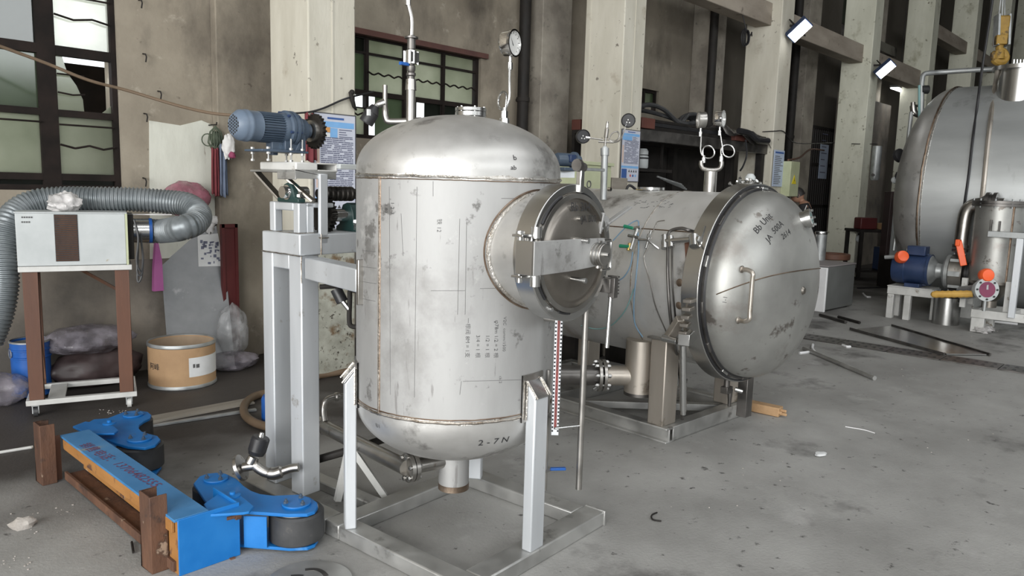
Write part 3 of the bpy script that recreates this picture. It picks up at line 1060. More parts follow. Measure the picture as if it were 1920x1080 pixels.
# ------------------------------------------------------------------ barred gate, far wall bits
p0, p1 = P(1526, 238, y=6.25), P(1564, 240, y=6.25)
t = thing('barred_gate', 'black barred steel gate behind the person', 'gate', ((p0.x + p1.x) / 2, 6.25, 0))
Wd = (p1.x - p0.x)
n = 11
for k in range(n):
    b = MB()
    x = -Wd / 2 + Wd * k / (n - 1)
    b.cyl((x, 0, .02), (x, 0, p0.z), .022, n=6)
    b.build('bar', 'black_iron', t)
for z in (.05, 1.35, 2.2, p0.z):
    b = MB()
    b.bb(-Wd / 2 - .04, Wd / 2 + .04, -.03, .03, z - .03, z + .03)
    b.build('rail', 'black_iron', t)
b = MB()
b.bb(-Wd / 2, Wd / 2, .08, .1, 0, p0.z)
b.build('back_sheet', 'black_iron', t)
p0, p1 = P(1546, 270, y=6.15), P(1560, 336, y=6.15)
t = thing('hanging_poster', 'small pinkish white poster hanging on the barred gate', 'poster', (p0.x + .2, 6.222, p1.z))
b = MB()
b.bb(-.22, .22, -.006, 0, 0, p0.z - p1.z)
b.build('sheet', 'paper_blue', t, smooth=0)
b = MB()
for k in range(7):
    b.bb(-.16, .12 - .04 * (k % 3), -.008, -.0059, .12 + .13 * k, .14 + .13 * k)
b.build('small_print', 'poster_text', t, smooth=0, kind='stuff')
# dark boarding between the fourth and fifth columns
b = MB()
b.bb(16.2, 19.3, 6.0, 6.1, 0, 3.7)
tag(b.build('grey_partition', 'plaster_dark', loc=(17.7, 6.05, 0)), 'dark grey partition panel behind the cracked column', 'panel')
b = MB()
b.bb(15.85, 19.0, 5.9, 6.0, 4.75, 4.95)
tag(b.build('steel_beam', 'steel_dark', loc=(17.4, 5.95, 4.75)), 'steel channel lying high between the cracked column and the next', 'beam')
p = P(1665, 322, y=5.15)
t = thing('safety_tube', 'shiny sheet metal sleeve hanging on the side of the cracked column', 'sleeve', (15.80, 5.1, 1.9))
b = MB()
b.lathe([(.07, 0), (.09, .05), (.09, .62), (.085, .66)], n=14)
b.build('sleeve', 'galvanised', t)
b = MB()
b.cyl((-.12, 0, .1), (.12, 0, .1), .03, n=8)
b.build('stub', 'steel_dark', t)
p = P(1612, 440, y=5.14)
t = thing('striped_knob', 'small black and white striped handle on the cracked column', 'handle', p)
for k in range(5):
    b = MB()
    b.lathe([(0, -.03 - .07 * k + .27), (.035, -.03 - .07 * k + .27), (.035, .04 - .07 * k + .27), (0, .04 - .07 * k + .27)], n=12)
    b.build('band', 'white_paint' if k % 2 else 'black', t)
b = MB()
b.sphere((0, 0, -.08), .075, 12)
b.build('ball', 'white_paint', t)
# ================================================================== standing tank
T = Fr(2.288, 2.469, 3.5)
R1, ZB, ZT = .443, .655, 1.6265
tank = thing('pressure_tank', 'upright stainless steel pressure tank on three legs with a round side door', 'tank', (2.288, 2.469, 0), math.radians(3.5))
b = MB()
b.lathe([(R1, ZB), (R1, ZT)], n=96)
shell = b.build('shell', 'steel', tank)
b = MB()
hd = [(R1, ZT), (R1, ZT + .03)] + [(R1 * math.cos(t), ZT + .03 + .238 * math.sin(t)) for t in [PI / 2 * i / 20 for i in range(1, 21)]]
b.lathe(hd, n=96)
b.build('top_head', 'steel_head', tank)
b = MB()
hd = [(R1, ZB), (R1, ZB - .02)] + [(R1 * math.cos(t), ZB - .02 - .25 * math.sin(t)) for t in [PI / 2 * i / 20 for i in range(1, 21)]]
b.lathe(hd, n=96)
b.build('bottom_head', 'steel_head', tank)


def seam(name, z, mat, r=.0055, wob=.0018):
    m = MB()
    n = 120
    m.tube([((R1 + .001 + RND.uniform(-wob, wob)) * math.cos(2 * PI * i / n), (R1 + .001 + RND.uniform(-wob, wob)) * math.sin(2 * PI * i / n), z + RND.uniform(-wob, wob)) for i in range(n)], r, 6, True)
    return m.build(name, mat, tank)


seam('weld_seam', ZT, 'weld_bright', .006)
seam('weld_seam', ZB, 'weld', .006)
seam('heat_tint', ZT - .012, 'weld_tint', .0022, .0008)
seam('heat_tint', ZB + .012, 'weld_tint', .003, .0008)
b = MB()
p0, p1 = T.cyl(712, 365, R1), T.cyl(712, 740, R1)
a = math.atan2(p0.y, p0.x)
b.tube([((R1 + .001) * math.cos(a), (R1 + .001) * math.sin(a), z) for z in [ZB + (ZT - ZB) * i / 40 for i in range(41)]], .0045, 6)
b.build('weld_seam', 'weld', tank)
for da in (-.012, .012):
    b = MB()
    b.tube([((R1 + .0006) * math.cos(a + da), (R1 + .0006) * math.sin(a + da), ZB + (ZT - ZB) * i / 30) for i in range(31)], .0025, 4)
    b.build('heat_tint', 'weld_tint', tank)
for zc0, hw0, mt in ((ZT, .013, 'weld_bright'), (ZB, .009, 'weld_bright')):
    b = MB()
    n = 160
    vs, fs = [], []
    for i in range(n):
        a = 2 * PI * i / n
        k0 = .55 + .45 * math.sin(i * .37 + 2 * math.sin(i * .11)) + RND.uniform(-.2, .2)
        for j, sg in enumerate((-1, 1)):
            rr_ = R1 + .0008
            vs.append((rr_ * math.cos(a), rr_ * math.sin(a), zc0 + sg * hw0 * max(.25, k0 if sg > 0 else 1.2 - k0)))
    for i in range(n):
        j = (i + 1) % n
        fs.append((2 * i, 2 * j, 2 * j + 1, 2 * i + 1))
    b.add(vs, fs)
    b.build('ground_band', mt, tank)
# ruled pencil lines
b = MB()


def shell_line(m, x0, y0, x1, y1, r=.0007, n=14):
    pts = []
    for i in range(n + 1):
        q = T.cyl(x0 + (x1 - x0) * i / n, y0 + (y1 - y0) * i / n, R1)
        q = Vector((q.x * 1.001, q.y * 1.001, q.z))
        pts.append(q)
    m.tube(pts, r, 4)


for ln in [(782, 350, 777, 745), (862, 410, 858, 590), (875, 415, 872, 590), (808, 545, 872, 545), (752, 400, 756, 480), (868, 715, 980, 712), (865, 715, 862, 740), (812, 340, 812, 368), (730, 350, 732, 740), (682, 470, 705, 472), (680, 500, 706, 503), (680, 528, 706, 532), (680, 560, 704, 565), (940, 372, 985, 372), (950, 540, 900, 541)]:
    shell_line(b, *ln)
b.build('ruled_lines', 'ink_grey', tank, kind='stuff')


def shell_write(body, px, py, size, down=True, mat='ink', bold=0.0):
    q = T.cyl(px, py, R1)
    a0, z0 = math.atan2(q.y, q.x), q.z
    rr = R1 + .0012
    if down:
        fn = lambda u, v: (rr * math.cos(a0 + v / R1), rr * math.sin(a0 + v / R1), z0 - u)
    else:
        fn = lambda u, v: (rr * math.cos(a0 + u / R1), rr * math.sin(a0 + u / R1), z0 + v)
    return write(body, size, fn, 'handwriting', mat, tank, bold)


for body, px, py, s_ in [('一根阀 8M = 1支', 874, 596, .027), ('3/4 = 1 根', 893, 628, .027), ('1/2 = 1 根', 911, 628, .027), ('φ78m 1/2 = 2 根', 928, 600, .027), ('V2C  comm/1500', 944, 594, .024), ('1 2 3', 733, 378, .03), ('1.80', 722, 382, .026), ('铁 12', 820, 410, .028), ('ck 2', 936, 705, .022)]:
    shell_write(body, px, py, s_ * .82, bold=-.0003)


def head_write(body, px, py, size, zlo, h, flip=1, mat='ink', rot=0.0):
    """lettering on an elliptical head: walk the ellipse from the pixel's height"""
    q = T.cyl(px, py, R1 * .98)
    a0 = math.atan2(q.y, q.x)
    t0 = math.asin(max(-.9, min(.9, (q.z - zlo) * flip / h)))

    def fn(u, v):
        u, v = u * math.cos(rot) - v * math.sin(rot), u * math.sin(rot) + v * math.cos(rot)
        t = t0 + flip * v / (h * 1.2)
        rr = R1 * math.cos(t) + .0015
        return (rr * math.cos(a0 + u / R1), rr * math.sin(a0 + u / R1), zlo + flip * (h + .0015) * math.sin(t))
    return write(body, size, fn, 'handwriting', mat, tank)


head_write('b', 962, 300, .035, ZT + .03, .238, 1)
head_write('ab', 955, 318, .03, ZT + .03, .238, 1)
head_write('2 - 7 N', 897, 838, .05, ZB - .02, .25, -1, 'ink')
head_write('B1', 706, 800, .03, ZB - .02, .25, -1, 'ink_grey')

# legs (radial flat tubes with sloped heads and pads)
for ang in (math.radians(146), math.radians(-90), math.radians(31)):
    M = Matrix.Rotation(ang, 4, 'Z') @ Matrix(((1, 0, 0, 0), (0, 0, -1, 0), (0, 1, 0, 0), (0, 0, 0, 1)))
    b = MB()
    b.prism([(.446, .07), (.496, .07), (.496, .735), (.446, .80)], -.045, .045, M)
    leg = b.build('leg', 'steel_post', tank, bevel=.006)
    b = MB()
    b.prism([(.444, .803), (.500, .733), (.500, .741), (.444, .812)], -.048, .048, M)
    b.build('leg_cap', 'steel_bright', leg, bevel=.002)
    b = MB()
    b.lathe([(R1, .63), (R1 + .008, .63), (R1 + .008, .83), (R1, .83), (R1, .63)], n=10, a0=ang - .15, a1=ang + .15)
    b.build('leg_pad', 'steel_pipe', leg)
    b = MB()
    for s_ in (-.05, .05):
        b.tube([M @ Vector((.455, .64 + .16 * i / 12, s_ + RND.uniform(-.002, .002))) for i in range(13)], .004, 5)
    b.tube([M @ Vector((.452 + .056 * i / 6, .806 - .067 * i / 6, .047)) for i in range(7)], .004, 5)
    b.tube([M @ Vector((.452 + .056 * i / 6, .806 - .067 * i / 6, -.047)) for i in range(7)], .004, 5)
    b.build('leg_weld', 'weld_bright', leg)

# base frame
FZ = .07
for (x0, x1, y0, y1, z1) in [(-.43, -.33, -.50, .295, FZ), (-.33, .52, -.50, -.387, FZ), (.412, .515, -.387, .295, FZ - .001), (-.43, .515, .295, .395, FZ - .0005), (-.43, -.33, .395, 1.12, FZ - .001), (-.15, -.07, .395, 1.12, FZ - .02)]:
    b = MB()
    b.bb(x0, x1, y0, y1, 0, z1)
    b.build('base_rail', 'steel_rail', tank, bevel=.007)
b = MB()
b.bb(.515, .527, -.505, -.39, 0, .075)
b.build('rail_end_plate', 'steel_rail', tank, bevel=.003)

# outlet
b = MB()
b.lathe([(.062, .215), (.070, .205), (.070, .41)], n=40)
b.lathe([(.062, .215), (.062, .41)], n=40)
b.build('outlet_pipe', 'steel', tank)
b = MB()
b.lathe([(.0605, .207), (.0715, .205), (.0715, .232), (.0605, .236)], n=40)
b.build('outlet_rim', 'weld_tint', tank)
d_ = Vector((math.cos(math.radians(163)), math.sin(math.radians(163)), 0))
o_ = Vector((0, 0, .345)) + d_ * .025
b = MB()
b.cyl(o_ + d_ * .03, o_ + d_ * .17, .034, n=20)
b.cyl(o_ + d_ * .165, o_ + d_ * .178, .05, n=24)
side = b.build('side_outlet', 'steel_pipe', tank)
fl = MB()
fl.cyl(o_ + d_ * .175, o_ + d_ * .193, .066, n=28).cyl(o_ + d_ * .197, o_ + d_ * .215, .066, n=28)
fl.build('flange', 'steel_pipe', side)
x_ = Vector((-d_.y, d_.x, 0))
for i in range(6):
    a = 2 * PI * i / 6 + .3
    c = o_ + (x_ * math.cos(a) + Vector((0, 0, 1)) * math.sin(a)) * .052
    b = MB()
    b.cyl(c + d_ * .165, c + d_ * .228, .006, n=8).cyl(c + d_ * .219, c + d_ * .228, .011, n=6).cyl(c + d_ * .166, c + d_ * .175, .011, n=6)
    b.build('bolt', 'steel_bright', side)
# feed pipe running back from the flange
e0 = o_ + d_ * .215
e1 = T.L(600, 796, y=.88)
b = MB()
b.tube(spline([e0, e0 + (e1 - e0) * .15, e0 + (e1 - e0) * .5, e1], 6), .036, 18)
b.cyl(e1 + (e1 - e0).normalized() * -.05, e1, .043, n=20)
pipe = b.build('feed_pipe', 'steel_pipe', tank)
b = MB()
j0 = e0 + (e1 - e0) * .93
b.tube(spline([j0 + Vector((0, 0, .03)), T.L(607, 770, y=.85), T.L(611, 752, y=.85), T.L(625, 745, y=.85), T.L(655, 742, y=.85)], 6), .016, 12)
b.sphere(T.L(632, 744, y=.85), .025, 12)
b.build('elbow', 'steel_pipe', pipe)
b = MB()
k0 = e0 + (e1 - e0) * .62
b.bar(k0 - Vector((0, 0, .03)), Vector((k0.x - .06, k0.y + .02, .03)), .03, .03)
b.bar(k0 - Vector((0, 0, .03)), Vector((k0.x + .13, k0.y - .12, .03)), .03, .03)
b.build('pipe_support', 'white_steel', pipe)
b = MB()
b.tube([T.L(594, 862, y=.75), T.L(660, 843, y=.60), T.L(760, 810, y=.5)], .02, 10)
b.build('brace_tube', 'black_iron', tank)

# ---- manway (side door)
mc = T.L(1074, 475, x=0)
yc, zm = mc.y, mc.z
nr = .228
b = MB()
vs, fs = [], []
n = 64
for i in range(n):
    a = 2 * PI * i / n
    x, z = nr * math.cos(a), nr * math.sin(a)
    ys = -math.sqrt(R1 * R1 - x * x) + .004
    vs += [(x, ys, zm + z), (x, yc + .05, zm + z)]
for i in range(n):
    j = (i + 1) % n
    fs.append((2 * i, 2 * j, 2 * j + 1, 2 * i + 1))
b.add(vs, fs)
neck = b.build('manway_neck', 'steel_head', tank)
b = MB()
b.tube([(1.012 * nr * math.cos(2 * PI * i / 96), -math.sqrt(R1 * R1 - (nr * math.cos(2 * PI * i / 96)) ** 2) - .004, zm + 1.012 * nr * math.sin(2 * PI * i / 96) + RND.uniform(-.001, .001)) for i in range(96)], .009, 6, True)
b.build('neck_weld', 'weld_bright', neck)
b = MB()
b.tube([(1.06 * nr * math.cos(2 * PI * i / 96), -math.sqrt(R1 * R1 - (1.06 * nr * math.cos(2 * PI * i / 96)) ** 2) - .0005, zm + 1.06 * nr * math.sin(2 * PI * i / 96)) for i in range(96)], .004, 5, True)
b.build('neck_tint', 'weld_tint', neck)
YO = (0, -1, 0)          # door axis, pointing out
rr = .270
b = MB()
b.ringbox((0, yc, zm), YO, .236, rr, -.085, 0, 72)
ring = b.build('clamp_ring', 'steel_bright', tank, bevel=.004)
for k, (a0, a1) in enumerate([(18, 36), (62, 78), (112, 150), (206, 224), (250, 268), (312, 334)]):
    b = MB()
    ra = math.radians
    pts = []
    for i in range(9):
        a = ra(a0) + (ra(a1) - ra(a0)) * i / 8
        pts.append(Vector((.2385 * math.cos(a), yc - .001, zm + .2385 * math.sin(a))))
    b.tube(pts, .005, 6)
    b.build('ring_slot', 'black', ring)
b = MB()
cap = [(.2355, .000), (.228, .006), (.205, .004), (.19, .012)] + [(.19 * math.cos(t), .012 + .018 * math.sin(t)) for t in [PI / 2 * i / 8 for i in range(1, 9)]]
b.lathe(cap, (0, yc + .004, zm), YO, 72)
dish = b.build('manway_door', 'steel_dish', tank)
b = MB()
b.ringbox((0, yc, zm), YO, .215, .2335, -.002, .012, 72)
b.build('door_rim', 'steel_pipe', dish)


def D1(px, py, k=.03):
    return T.L(px, py, y=yc - k)


for body, px, py, s_ in [('Bb 304', 1074, 396, .048), ('JA 500', 1093, 417, .040)]:
    q = D1(px, py, .03)
    write(body, s_, lambda u, v, q=q: (q.x + u, yc - .0275 + .12 * ((q.x + u) ** 2 + (q.z + v - zm) ** 2) * 1.8, q.z + v), 'handwriting', 'ink', dish)
b = MB()
q = D1(1085, 410, .022)
b.cyl((q.x, yc - .01, q.z), (q.x, yc - .034, q.z), .008, n=14)
b.build('door_pin', 'steel_bright', dish)
# swing arm: a wide flat bar from the hinge to the boss
a0, a1 = D1(1003, 480, .06), D1(1133, 483, .06)
hw = .062
b = MB()
xm = (a0.x + a1.x) / 2
b.prism([(a0.x, zm - hw), (xm, zm - hw + .002), (a1.x, zm - hw * .80), (a1.x + .018, zm - hw * .7), (a1.x + .018, zm + hw * .85), (a1.x, zm + hw * .95), (xm, zm + hw), (a0.x, zm + hw)], 0, .012, Matrix(((1, 0, 0, 0), (0, 0, -1, yc - .045), (0, 1, 0, 0), (0, 0, 0, 1))))
arm = b.build('swing_arm', 'steel', tank, bevel=.002)
b = MB()
b.bb(a0.x, a0.x + .012, yc - .055, yc + .03, zm - hw, zm + hw)
b.build('arm_flange', 'steel_bright', arm, bevel=.002)
q = D1(1118, 482, .06)
bx = q.x
b = MB()
b.cyl((bx, yc - .03, zm - .002), (bx, yc - .102, zm - .002), .043, n=32)
boss = b.build('boss', 'steel_pipe', arm, bevel=.003)
b = MB()
b.cyl((bx, yc - .10, zm - .002), (bx, yc - .118, zm - .002), .009, n=12)
for i in range(3):
    b.ringbox((bx, yc - .055 - .015 * i, zm - .002), YO, .0425, .0455, 0, .006, 28)
b.build('boss_rib', 'steel_bright', arm)
for (px, py, px2, py2) in [(1075, 448, 1098, 446), (1070, 522, 1092, 533)]:
    p0 = D1(px, py, .02)
    b = MB()
    b.cyl(p0, p0 + Vector((.010, -.062, -.004)), .0085, n=14).cyl(p0 + Vector((.009, -.056, -.004)), p0 + Vector((.0105, -.066, -.004)), .0105, n=14)
    b.build('door_peg', 'steel_bright', dish)
b = MB()
c0, c1 = D1(1136, 456, .09), D1(1158, 456, .09)
hx0, hx1 = c0.x, c0.x + .055
b.tube([(hx0, yc - .08, zm + .052), (hx1 - .008, yc - .08, zm + .052), (hx1, yc - .08, zm + .044), (hx1, yc - .08, zm - .056), (hx1 - .008, yc - .08, zm - .064), (hx0 - .01, yc - .08, zm - .064)], .0055, 8)
b.build('door_handle', 'steel_bright', arm)
b = MB()
for i in range(4):
    b.cyl((hx0 + .012, yc - .05, zm - .06 + .028 * i), (hx0 + .012, yc - .05, zm - .036 + .028 * i), .012 if i % 2 else .016, n=12)
b.build('handle_screw', 'steel_pipe', arm)
# hinge on the left side
hx = D1(975, 480, -.03).x
for z in (zm + .078, zm - .072):
    b = MB()
    b.bb(hx - .02, -rr + .03, yc + .004, yc + .055, z - .005, z + .005)
    b.build('hinge_plate', 'steel_bright', ring, bevel=.002)
b = MB()
b.cyl((hx, yc + .03, zm - .095), (hx, yc + .03, zm + .095), .011, n=12).cyl((hx, yc + .03, zm + .085), (hx, yc + .03, zm + .094), .016, n=10)
b.build('hinge_pin', 'steel_bright', ring)
for z0, z1 in ((zm - .11, zm - .067), (zm + .068, zm + .11)):
    b = MB()
    b.cyl((-rr + .028, yc - .005, z0), (-rr + .028, yc - .005, z1), .02, n=16)
    b.build('hinge_barrel', 'steel_bright', ring)
b = MB()
b.cyl((hx + .026, yc + .028, zm - .068), (hx + .026, yc + .028, zm + .068), .008, n=12)
b.build('hinge_pin', 'steel_pipe', ring)
# latch on top, lever and worm clamp on the right
q = D1(1088, 340, .0)
b = MB()
b.bb(q.x - .013, q.x + .013, yc - .012, yc + .012, zm + .235, zm + .33)
b.build('latch', 'steel_bright', ring, bevel=.004)
b = MB()
b.cyl((q.x - .02, yc + .0, zm + .335), (q.x + .02, yc + .0, zm + .335), .018, n=14).cyl((q.x - .03, yc, zm + .342), (q.x - .012, yc, zm + .342), .024, n=12)
b.build('latch_knob', 'steel_dark', ring)
b = MB()
q0, q1 = D1(1130, 415, .0), D1(1181, 388, .0)
b.cyl((q0.x + .012, yc - .006, q0.z - .012), (q0.x + .012, yc + .006, q0.z - .012), .036, n=24)
b.bar((q0.x - .02, yc, q0.z - .03), (q1.x, yc, q1.z), .010, .024, upv=(0, 1, 0))
b.bar((q0.x - .035, yc, q0.z - .05), (q0.x - .01, yc, q0.z + .035), .012, .03, upv=(0, 1, 0))
b.build('lever', 'steel', ring, bevel=.002)
q = D1(1143, 535, .02)
b = MB()
b.box((q.x, yc - .01, q.z), (.042, .05, .06)).box((q.x + .012, yc - .03, q.z - .01), (.03, .03, .085))
for i in range(6):
    b.box((q.x + .03, yc - .02, q.z + .035 - .014 * i), (.018, .05, .007))
b.build('worm_clamp', 'steel_dark', ring, bevel=.002)
b = MB()
e = D1(1138, 652, .03)
b.cyl((q.x + .005, yc - .025, q.z - .05), (e.x, yc - .03, e.z), .0095, n=12)
b.build('clamp_rod', 'steel_bright', ring)
for px, py in [(1031, 580), (1141, 355)]:
    q = D1(px, py, 0)
    b = MB()
    b.cyl((q.x, yc + .002, q.z), (q.x, yc - .012, q.z), .008, n=8)
    b.build('ring_bolt', 'chrome', ring)

# ---- fittings on the top head
q = T.L(883, 204, d=3.40)
b = MB()
b.ringbox((q.x, q.y, 0), (0, 0, 1), .03, .07, 1.902, 1.922, 32).ringbox((q.x, q.y, 0), (0, 0, 1), .02, .062, 1.865, 1.902, 28)
nz = b.build('top_flange', 'steel_bright', tank, bevel=.002)
b = MB()
b.cyl((q.x, q.y, 1.924), (q.x, q.y, 1.940), .07, n=32)
b.build('blind_flange', 'steel_bright', nz, bevel=.002)
for i in range(6):
    a = 2 * PI * i / 6
    b = MB()
    b.cyl((q.x + .06 * math.cos(a), q.y + .06 * math.sin(a), 1.897), (q.x + .06 * math.cos(a), q.y + .06 * math.sin(a), 1.945), .005, n=8)
    b.build('bolt', 'steel_bright', nz)


def gauge(root, base, top, R, face, case='chrome', loop=1, lr=.035, name='pressure_gauge', side=None):
    """a dial gauge on a looped siphon tube; base and top in root coordinates, face = direction the dial looks"""
    base, top, face = Vector(base), Vector(top), Vector(face).normalized()
    g = MB()
    s_ = Vector((0, 0, 1)).cross(face).normalized() * loop
    L = (top - base)
    low = base + L * .30
    sd = Vector(side) if side is not None else s_
    un = L.normalized()
    pts = [base, low]
    cc = low + sd * lr
    for i in range(25):
        a = PI - 2 * PI * i / 24 * 1.0
        pts.append(cc + sd * (lr * math.cos(a)) + un * (lr * math.sin(a)) + face * (.013 * i / 24))
    pts += [low + L * .10 + face * .013, base + L * .62 + face * .006, top - un * .03]
    g.tube(pts, .0052, 8)
    o = g.build(name, 'steel_bright', root)
    g = MB()
    g.cyl(base - Vector((0, 0, .004)), base + Vector((0, 0, .03)), .014, n=6).cyl(base + Vector((0, 0, .03)), base + Vector((0, 0, .045)), .010, n=12)
    g.build('gauge_nut', 'steel_bright', o)
    g = MB()
    g.cyl(top - Vector((0, 0, .055)), top - Vector((0, 0, .025)), .011, n=6).cyl(top - Vector((0, 0, .03)), top, .007, n=10)
    g.build('gauge_nut', 'steel_bright', o)
    c = top + Vector((0, 0, R))
    g = MB()
    g.lathe([(0, -.030), (R * .93, -.030), (R, -.024), (R, .012), (R * 1.06, .014), (R * 1.06, .022), (R * .93, .022), (R * .92, .012)], c, face, 36)
    g.build('gauge_case', case, o)
    g = MB()
    g.lathe([(0, .0125), (R * .925, .0125)], c, face, 32)
    g.build('gauge_dial', 'dial', o)
    M = g.frame_at(c, face)
    g = MB()
    g.add([M @ Vector(v) for v in ((-.003, -.01, .014), (.003, -.01, .014), (-R * .45, R * .45, .014))], [(0, 1, 2)])
    for i in range(11):
        a = math.radians(-45 + 27 * i)
        c_, s2 = math.cos(a), math.sin(a)
        g.add([M @ Vector((R * .72 * c_ - .0012 * s2, R * .72 * s2 + .0012 * c_, .0135)), M @ Vector((R * .72 * c_ + .0012 * s2, R * .72 * s2 - .0012 * c_, .0135)), M @ Vector((R * .86 * c_ + .0012 * s2, R * .86 * s2 - .0012 * c_, .0135)), M @ Vector((R * .86 * c_ - .0012 * s2, R * .86 * s2 + .0012 * c_, .0135))], [(0, 1, 2, 3)])
    g.build('gauge_marks', 'ink', o, smooth=0)
    return o


qb, qt = T.L(946, 222, d=3.22), T.L(957, 106, d=3.22)
gd = (T.I.to_3x3() @ Vector((.21, -.89, 0)))
gauge(tank, qb, qt, .054, gd, lr=.038, side=(T.I.to_3x3() @ Vector((.23, .97, 0))).normalized())
b = MB()
b.cyl(qb - Vector((0, 0, .05)), qb, .024, .02, n=16)
b.build('gauge_boss', 'steel_bright', tank)
# riser pipe with ball valve at the back
q0 = T.L(770, 222, d=3.68)
V0 = Vector((q0.x, q0.y, 0))
zz = lambda py: T.L(768, py, d=3.68).z
b = MB()
b.cyl(V0 + Vector((0, 0, zz(250))), V0 + Vector((0, 0, zz(168))), .022, n=18).cyl(V0 + Vector((0, 0, zz(170))), V0 + Vector((0, 0, zz(150))), .027, .024, n=18)
riser = b.build('riser_pipe', 'steel_pipe', tank)
b = MB()
b.lathe([(.018, zz(150)), (.018, zz(145)), (.023, zz(143)), (.023, zz(139)), (.016, zz(137)), (.021, zz(133)), (.021, zz(126)), (.016, zz(124)), (.016, zz(70))], V0, (0, 0, 1), 16)
b.build('riser_fitting', 'steel_dark', riser)
b = MB()
b.box(V0 + Vector((0, 0, zz(110))), (.05, .05, .045)).cyl(V0 + Vector((0, 0, zz(98))), V0 + Vector((0, 0, zz(122))), .028, n=14)
for sx in (-.026, .026):
    for sy in (-.02, .02):
        b.cyl(V0 + Vector((sx, sy, zz(99))), V0 + Vector((sx, sy, zz(123))), .005, n=6)
b.build('ball_valve', 'steel_bright', riser)
b = MB()
b.box(V0 + Vector((-.045, .0, zz(124))), (.05, .018, .014))
b.build('valve_lever', 'blue_drum', riser)
b = MB()
b.cyl(V0 + Vector((0, 0, zz(76))), V0 + Vector((0, 0, zz(73))), .033, n=16).cyl(V0 + Vector((0, 0, zz(95))), V0 + Vector((0, 0, zz(76))), .02, n=14)
b.build('riser_collar', 'steel_dark', riser)
b = MB()
b.tube(spline([V0 + Vector((0, 0, zz(74))), V0 + Vector((.0, .0, zz(40))), V0 + Vector((-.015, .01, zz(8))), V0 + Vector((-.02, .02, zz(-60)))], 5), .0095, 8)
b.cyl(V0 + Vector((-.015, .01, zz(17))), V0 + Vector((-.016, .01, zz(2))), .014, n=10)
b.build('riser_tube', 'steel_pipe', riser)
# angle seat valve at the back left
A = lambda px, py: T.L(px, py, d=3.72)
b = MB()
b.tube(spline([A(722, 160), A(722, 200), A(724, 222), A(735, 228), A(790, 226)], 5), [.012] * 6 + [.016] * 15, 12)
pv = b.build('vent_elbow', 'steel_pipe', tank)
b = MB()
b.cyl(A(722, 192), A(709, 196), .02, .018, n=12).cyl(A(710, 195), A(700, 204), .014, n=10)
b.build('valve_body', 'steel_bright', pv)
b = MB()
b.cyl(A(704, 199), A(697, 212), .020, .036, n=18).cyl(A(697, 212), A(686, 230), .036, n=20)
b.build('valve_actuator', 'black', pv)
b = MB()
q = A(694, 214) - (T.I.to_3x3() @ FW) * .037
b.box(q, (.014, .014, .03))
b.build('valve_tag', 'paper', pv)
# sensor and pipe on the left flank under the bracket
A2 = lambda px, py: T.L(px, py, d=3.62)
b = MB()
b.tube(spline([A2(668, 545), A2(657, 545), A2(656, 560), A2(655, 600), A2(660, 612), A2(680, 612)], 5), .012, 10)
sv = b.build('flank_pipe', 'black_iron', tank)
b = MB()
b.cyl(A2(654, 580), A2(640, 562), .012, n=10)
b.build('valve_stem', 'steel_bright', sv)
b = MB()
b.cyl(A2(642, 566), A2(630, 542), .028, n=16)
b.build('valve_actuator', 'black', sv)
b = MB()
b.tube([A2(600, 538), A2(668, 534)], .012, 8)
b.build('stay_tube', 'black_iron', tank)

# level gauge on the right
g0, g1 = T.L(1053, 600, d=3.22), T.L(1040, 815, d=3.22)
gx = (T.I.to_3x3() @ RT0)
b = MB()
b.bar((g1.x, g1.y, g1.z), (g1.x, g1.y, 1.13), .032, .02, upv=-gx.cross(Vector((0, 0, 1))))
lv = b.build('level_gauge', 'steel_post', tank, bevel=.002)
fd = -(T.I.to_3x3() @ Vector((FW.x, FW.y, 0)).normalized())
b = MB()
b.bar(Vector((g1.x, g1.y, g1.z + .03)) + fd * .011, Vector((g1.x, g1.y, 1.1)) + fd * .011, .011, .004, upv=-gx.cross(Vector((0, 0, 1))))
b.build('gauge_strip', 'gauge_red', lv)
b = MB()
for s_ in (-.0115, .0115):
    for k in range(46):
        c = Vector((g1.x, g1.y, g1.z + .02 + .0165 * k)) + fd * .0105 + gx * s_
        b.box(c, (.005, .005, .007))
b.build('gauge_ticks', 'ink', lv, kind='stuff')
b = MB()
for z in (1.05, g1.z + .08):
    b.cyl((g1.x, g1.y, z), (g1.x * .35, g1.y * .35, z), .011, n=10)
b.build('gauge_branch', 'steel_pipe', lv)
p0, p1 = T.L(1098, 585, d=3.3), T.L(1085, 917, d=3.3)
b = MB()
b.cyl((p1.x, p1.y, p1.z), (p1.x, p1.y, 1.12), .0135, n=14)
b.tube([(p1.x, p1.y, 1.10), (p1.x, p1.y, 1.13), (p1.x * .93, p1.y * .93, 1.15), (p1.x * .5, p1.y * .5, 1.15)], .0135, 10)
sp = b.build('overflow_pipe', 'steel_pipe', tank)
b = MB()
z = T.L(1060, 797, d=3.26).z
b.cyl((p1.x, p1.y, z), (g1.x - .03, g1.y - .02, z + .01), .005, n=8)
b.build('pipe_stay', 'steel_bright', sp)
q = T.L(1028, 880, d=3.32)
b = MB()
b.cyl((q.x - .03, q.y, q.z), (q.x + .005, q.y, q.z), .012, n=10).cyl((q.x - .02, q.y, q.z - .09), (q.x - .02, q.y, q.z + .45), .009, n=10)
dv = b.build('drain_valve', 'steel_pipe', tank)
b = MB()
b.box(q + Vector((.03, -.03, .002)), (.07, .018, .012), -.75)
b.build('valve_lever', 'blue_drum', dv, bevel=.003)

# ================================================================== drive stand beside the tank (base rails shared with the tank's frame)
DX, DY = 2.24, 2.418
stand = thing('drive_stand', 'tall pale steel stand carrying the gear motor left of the tank', 'stand', (DX, DY, 0), math.radians(3.5))


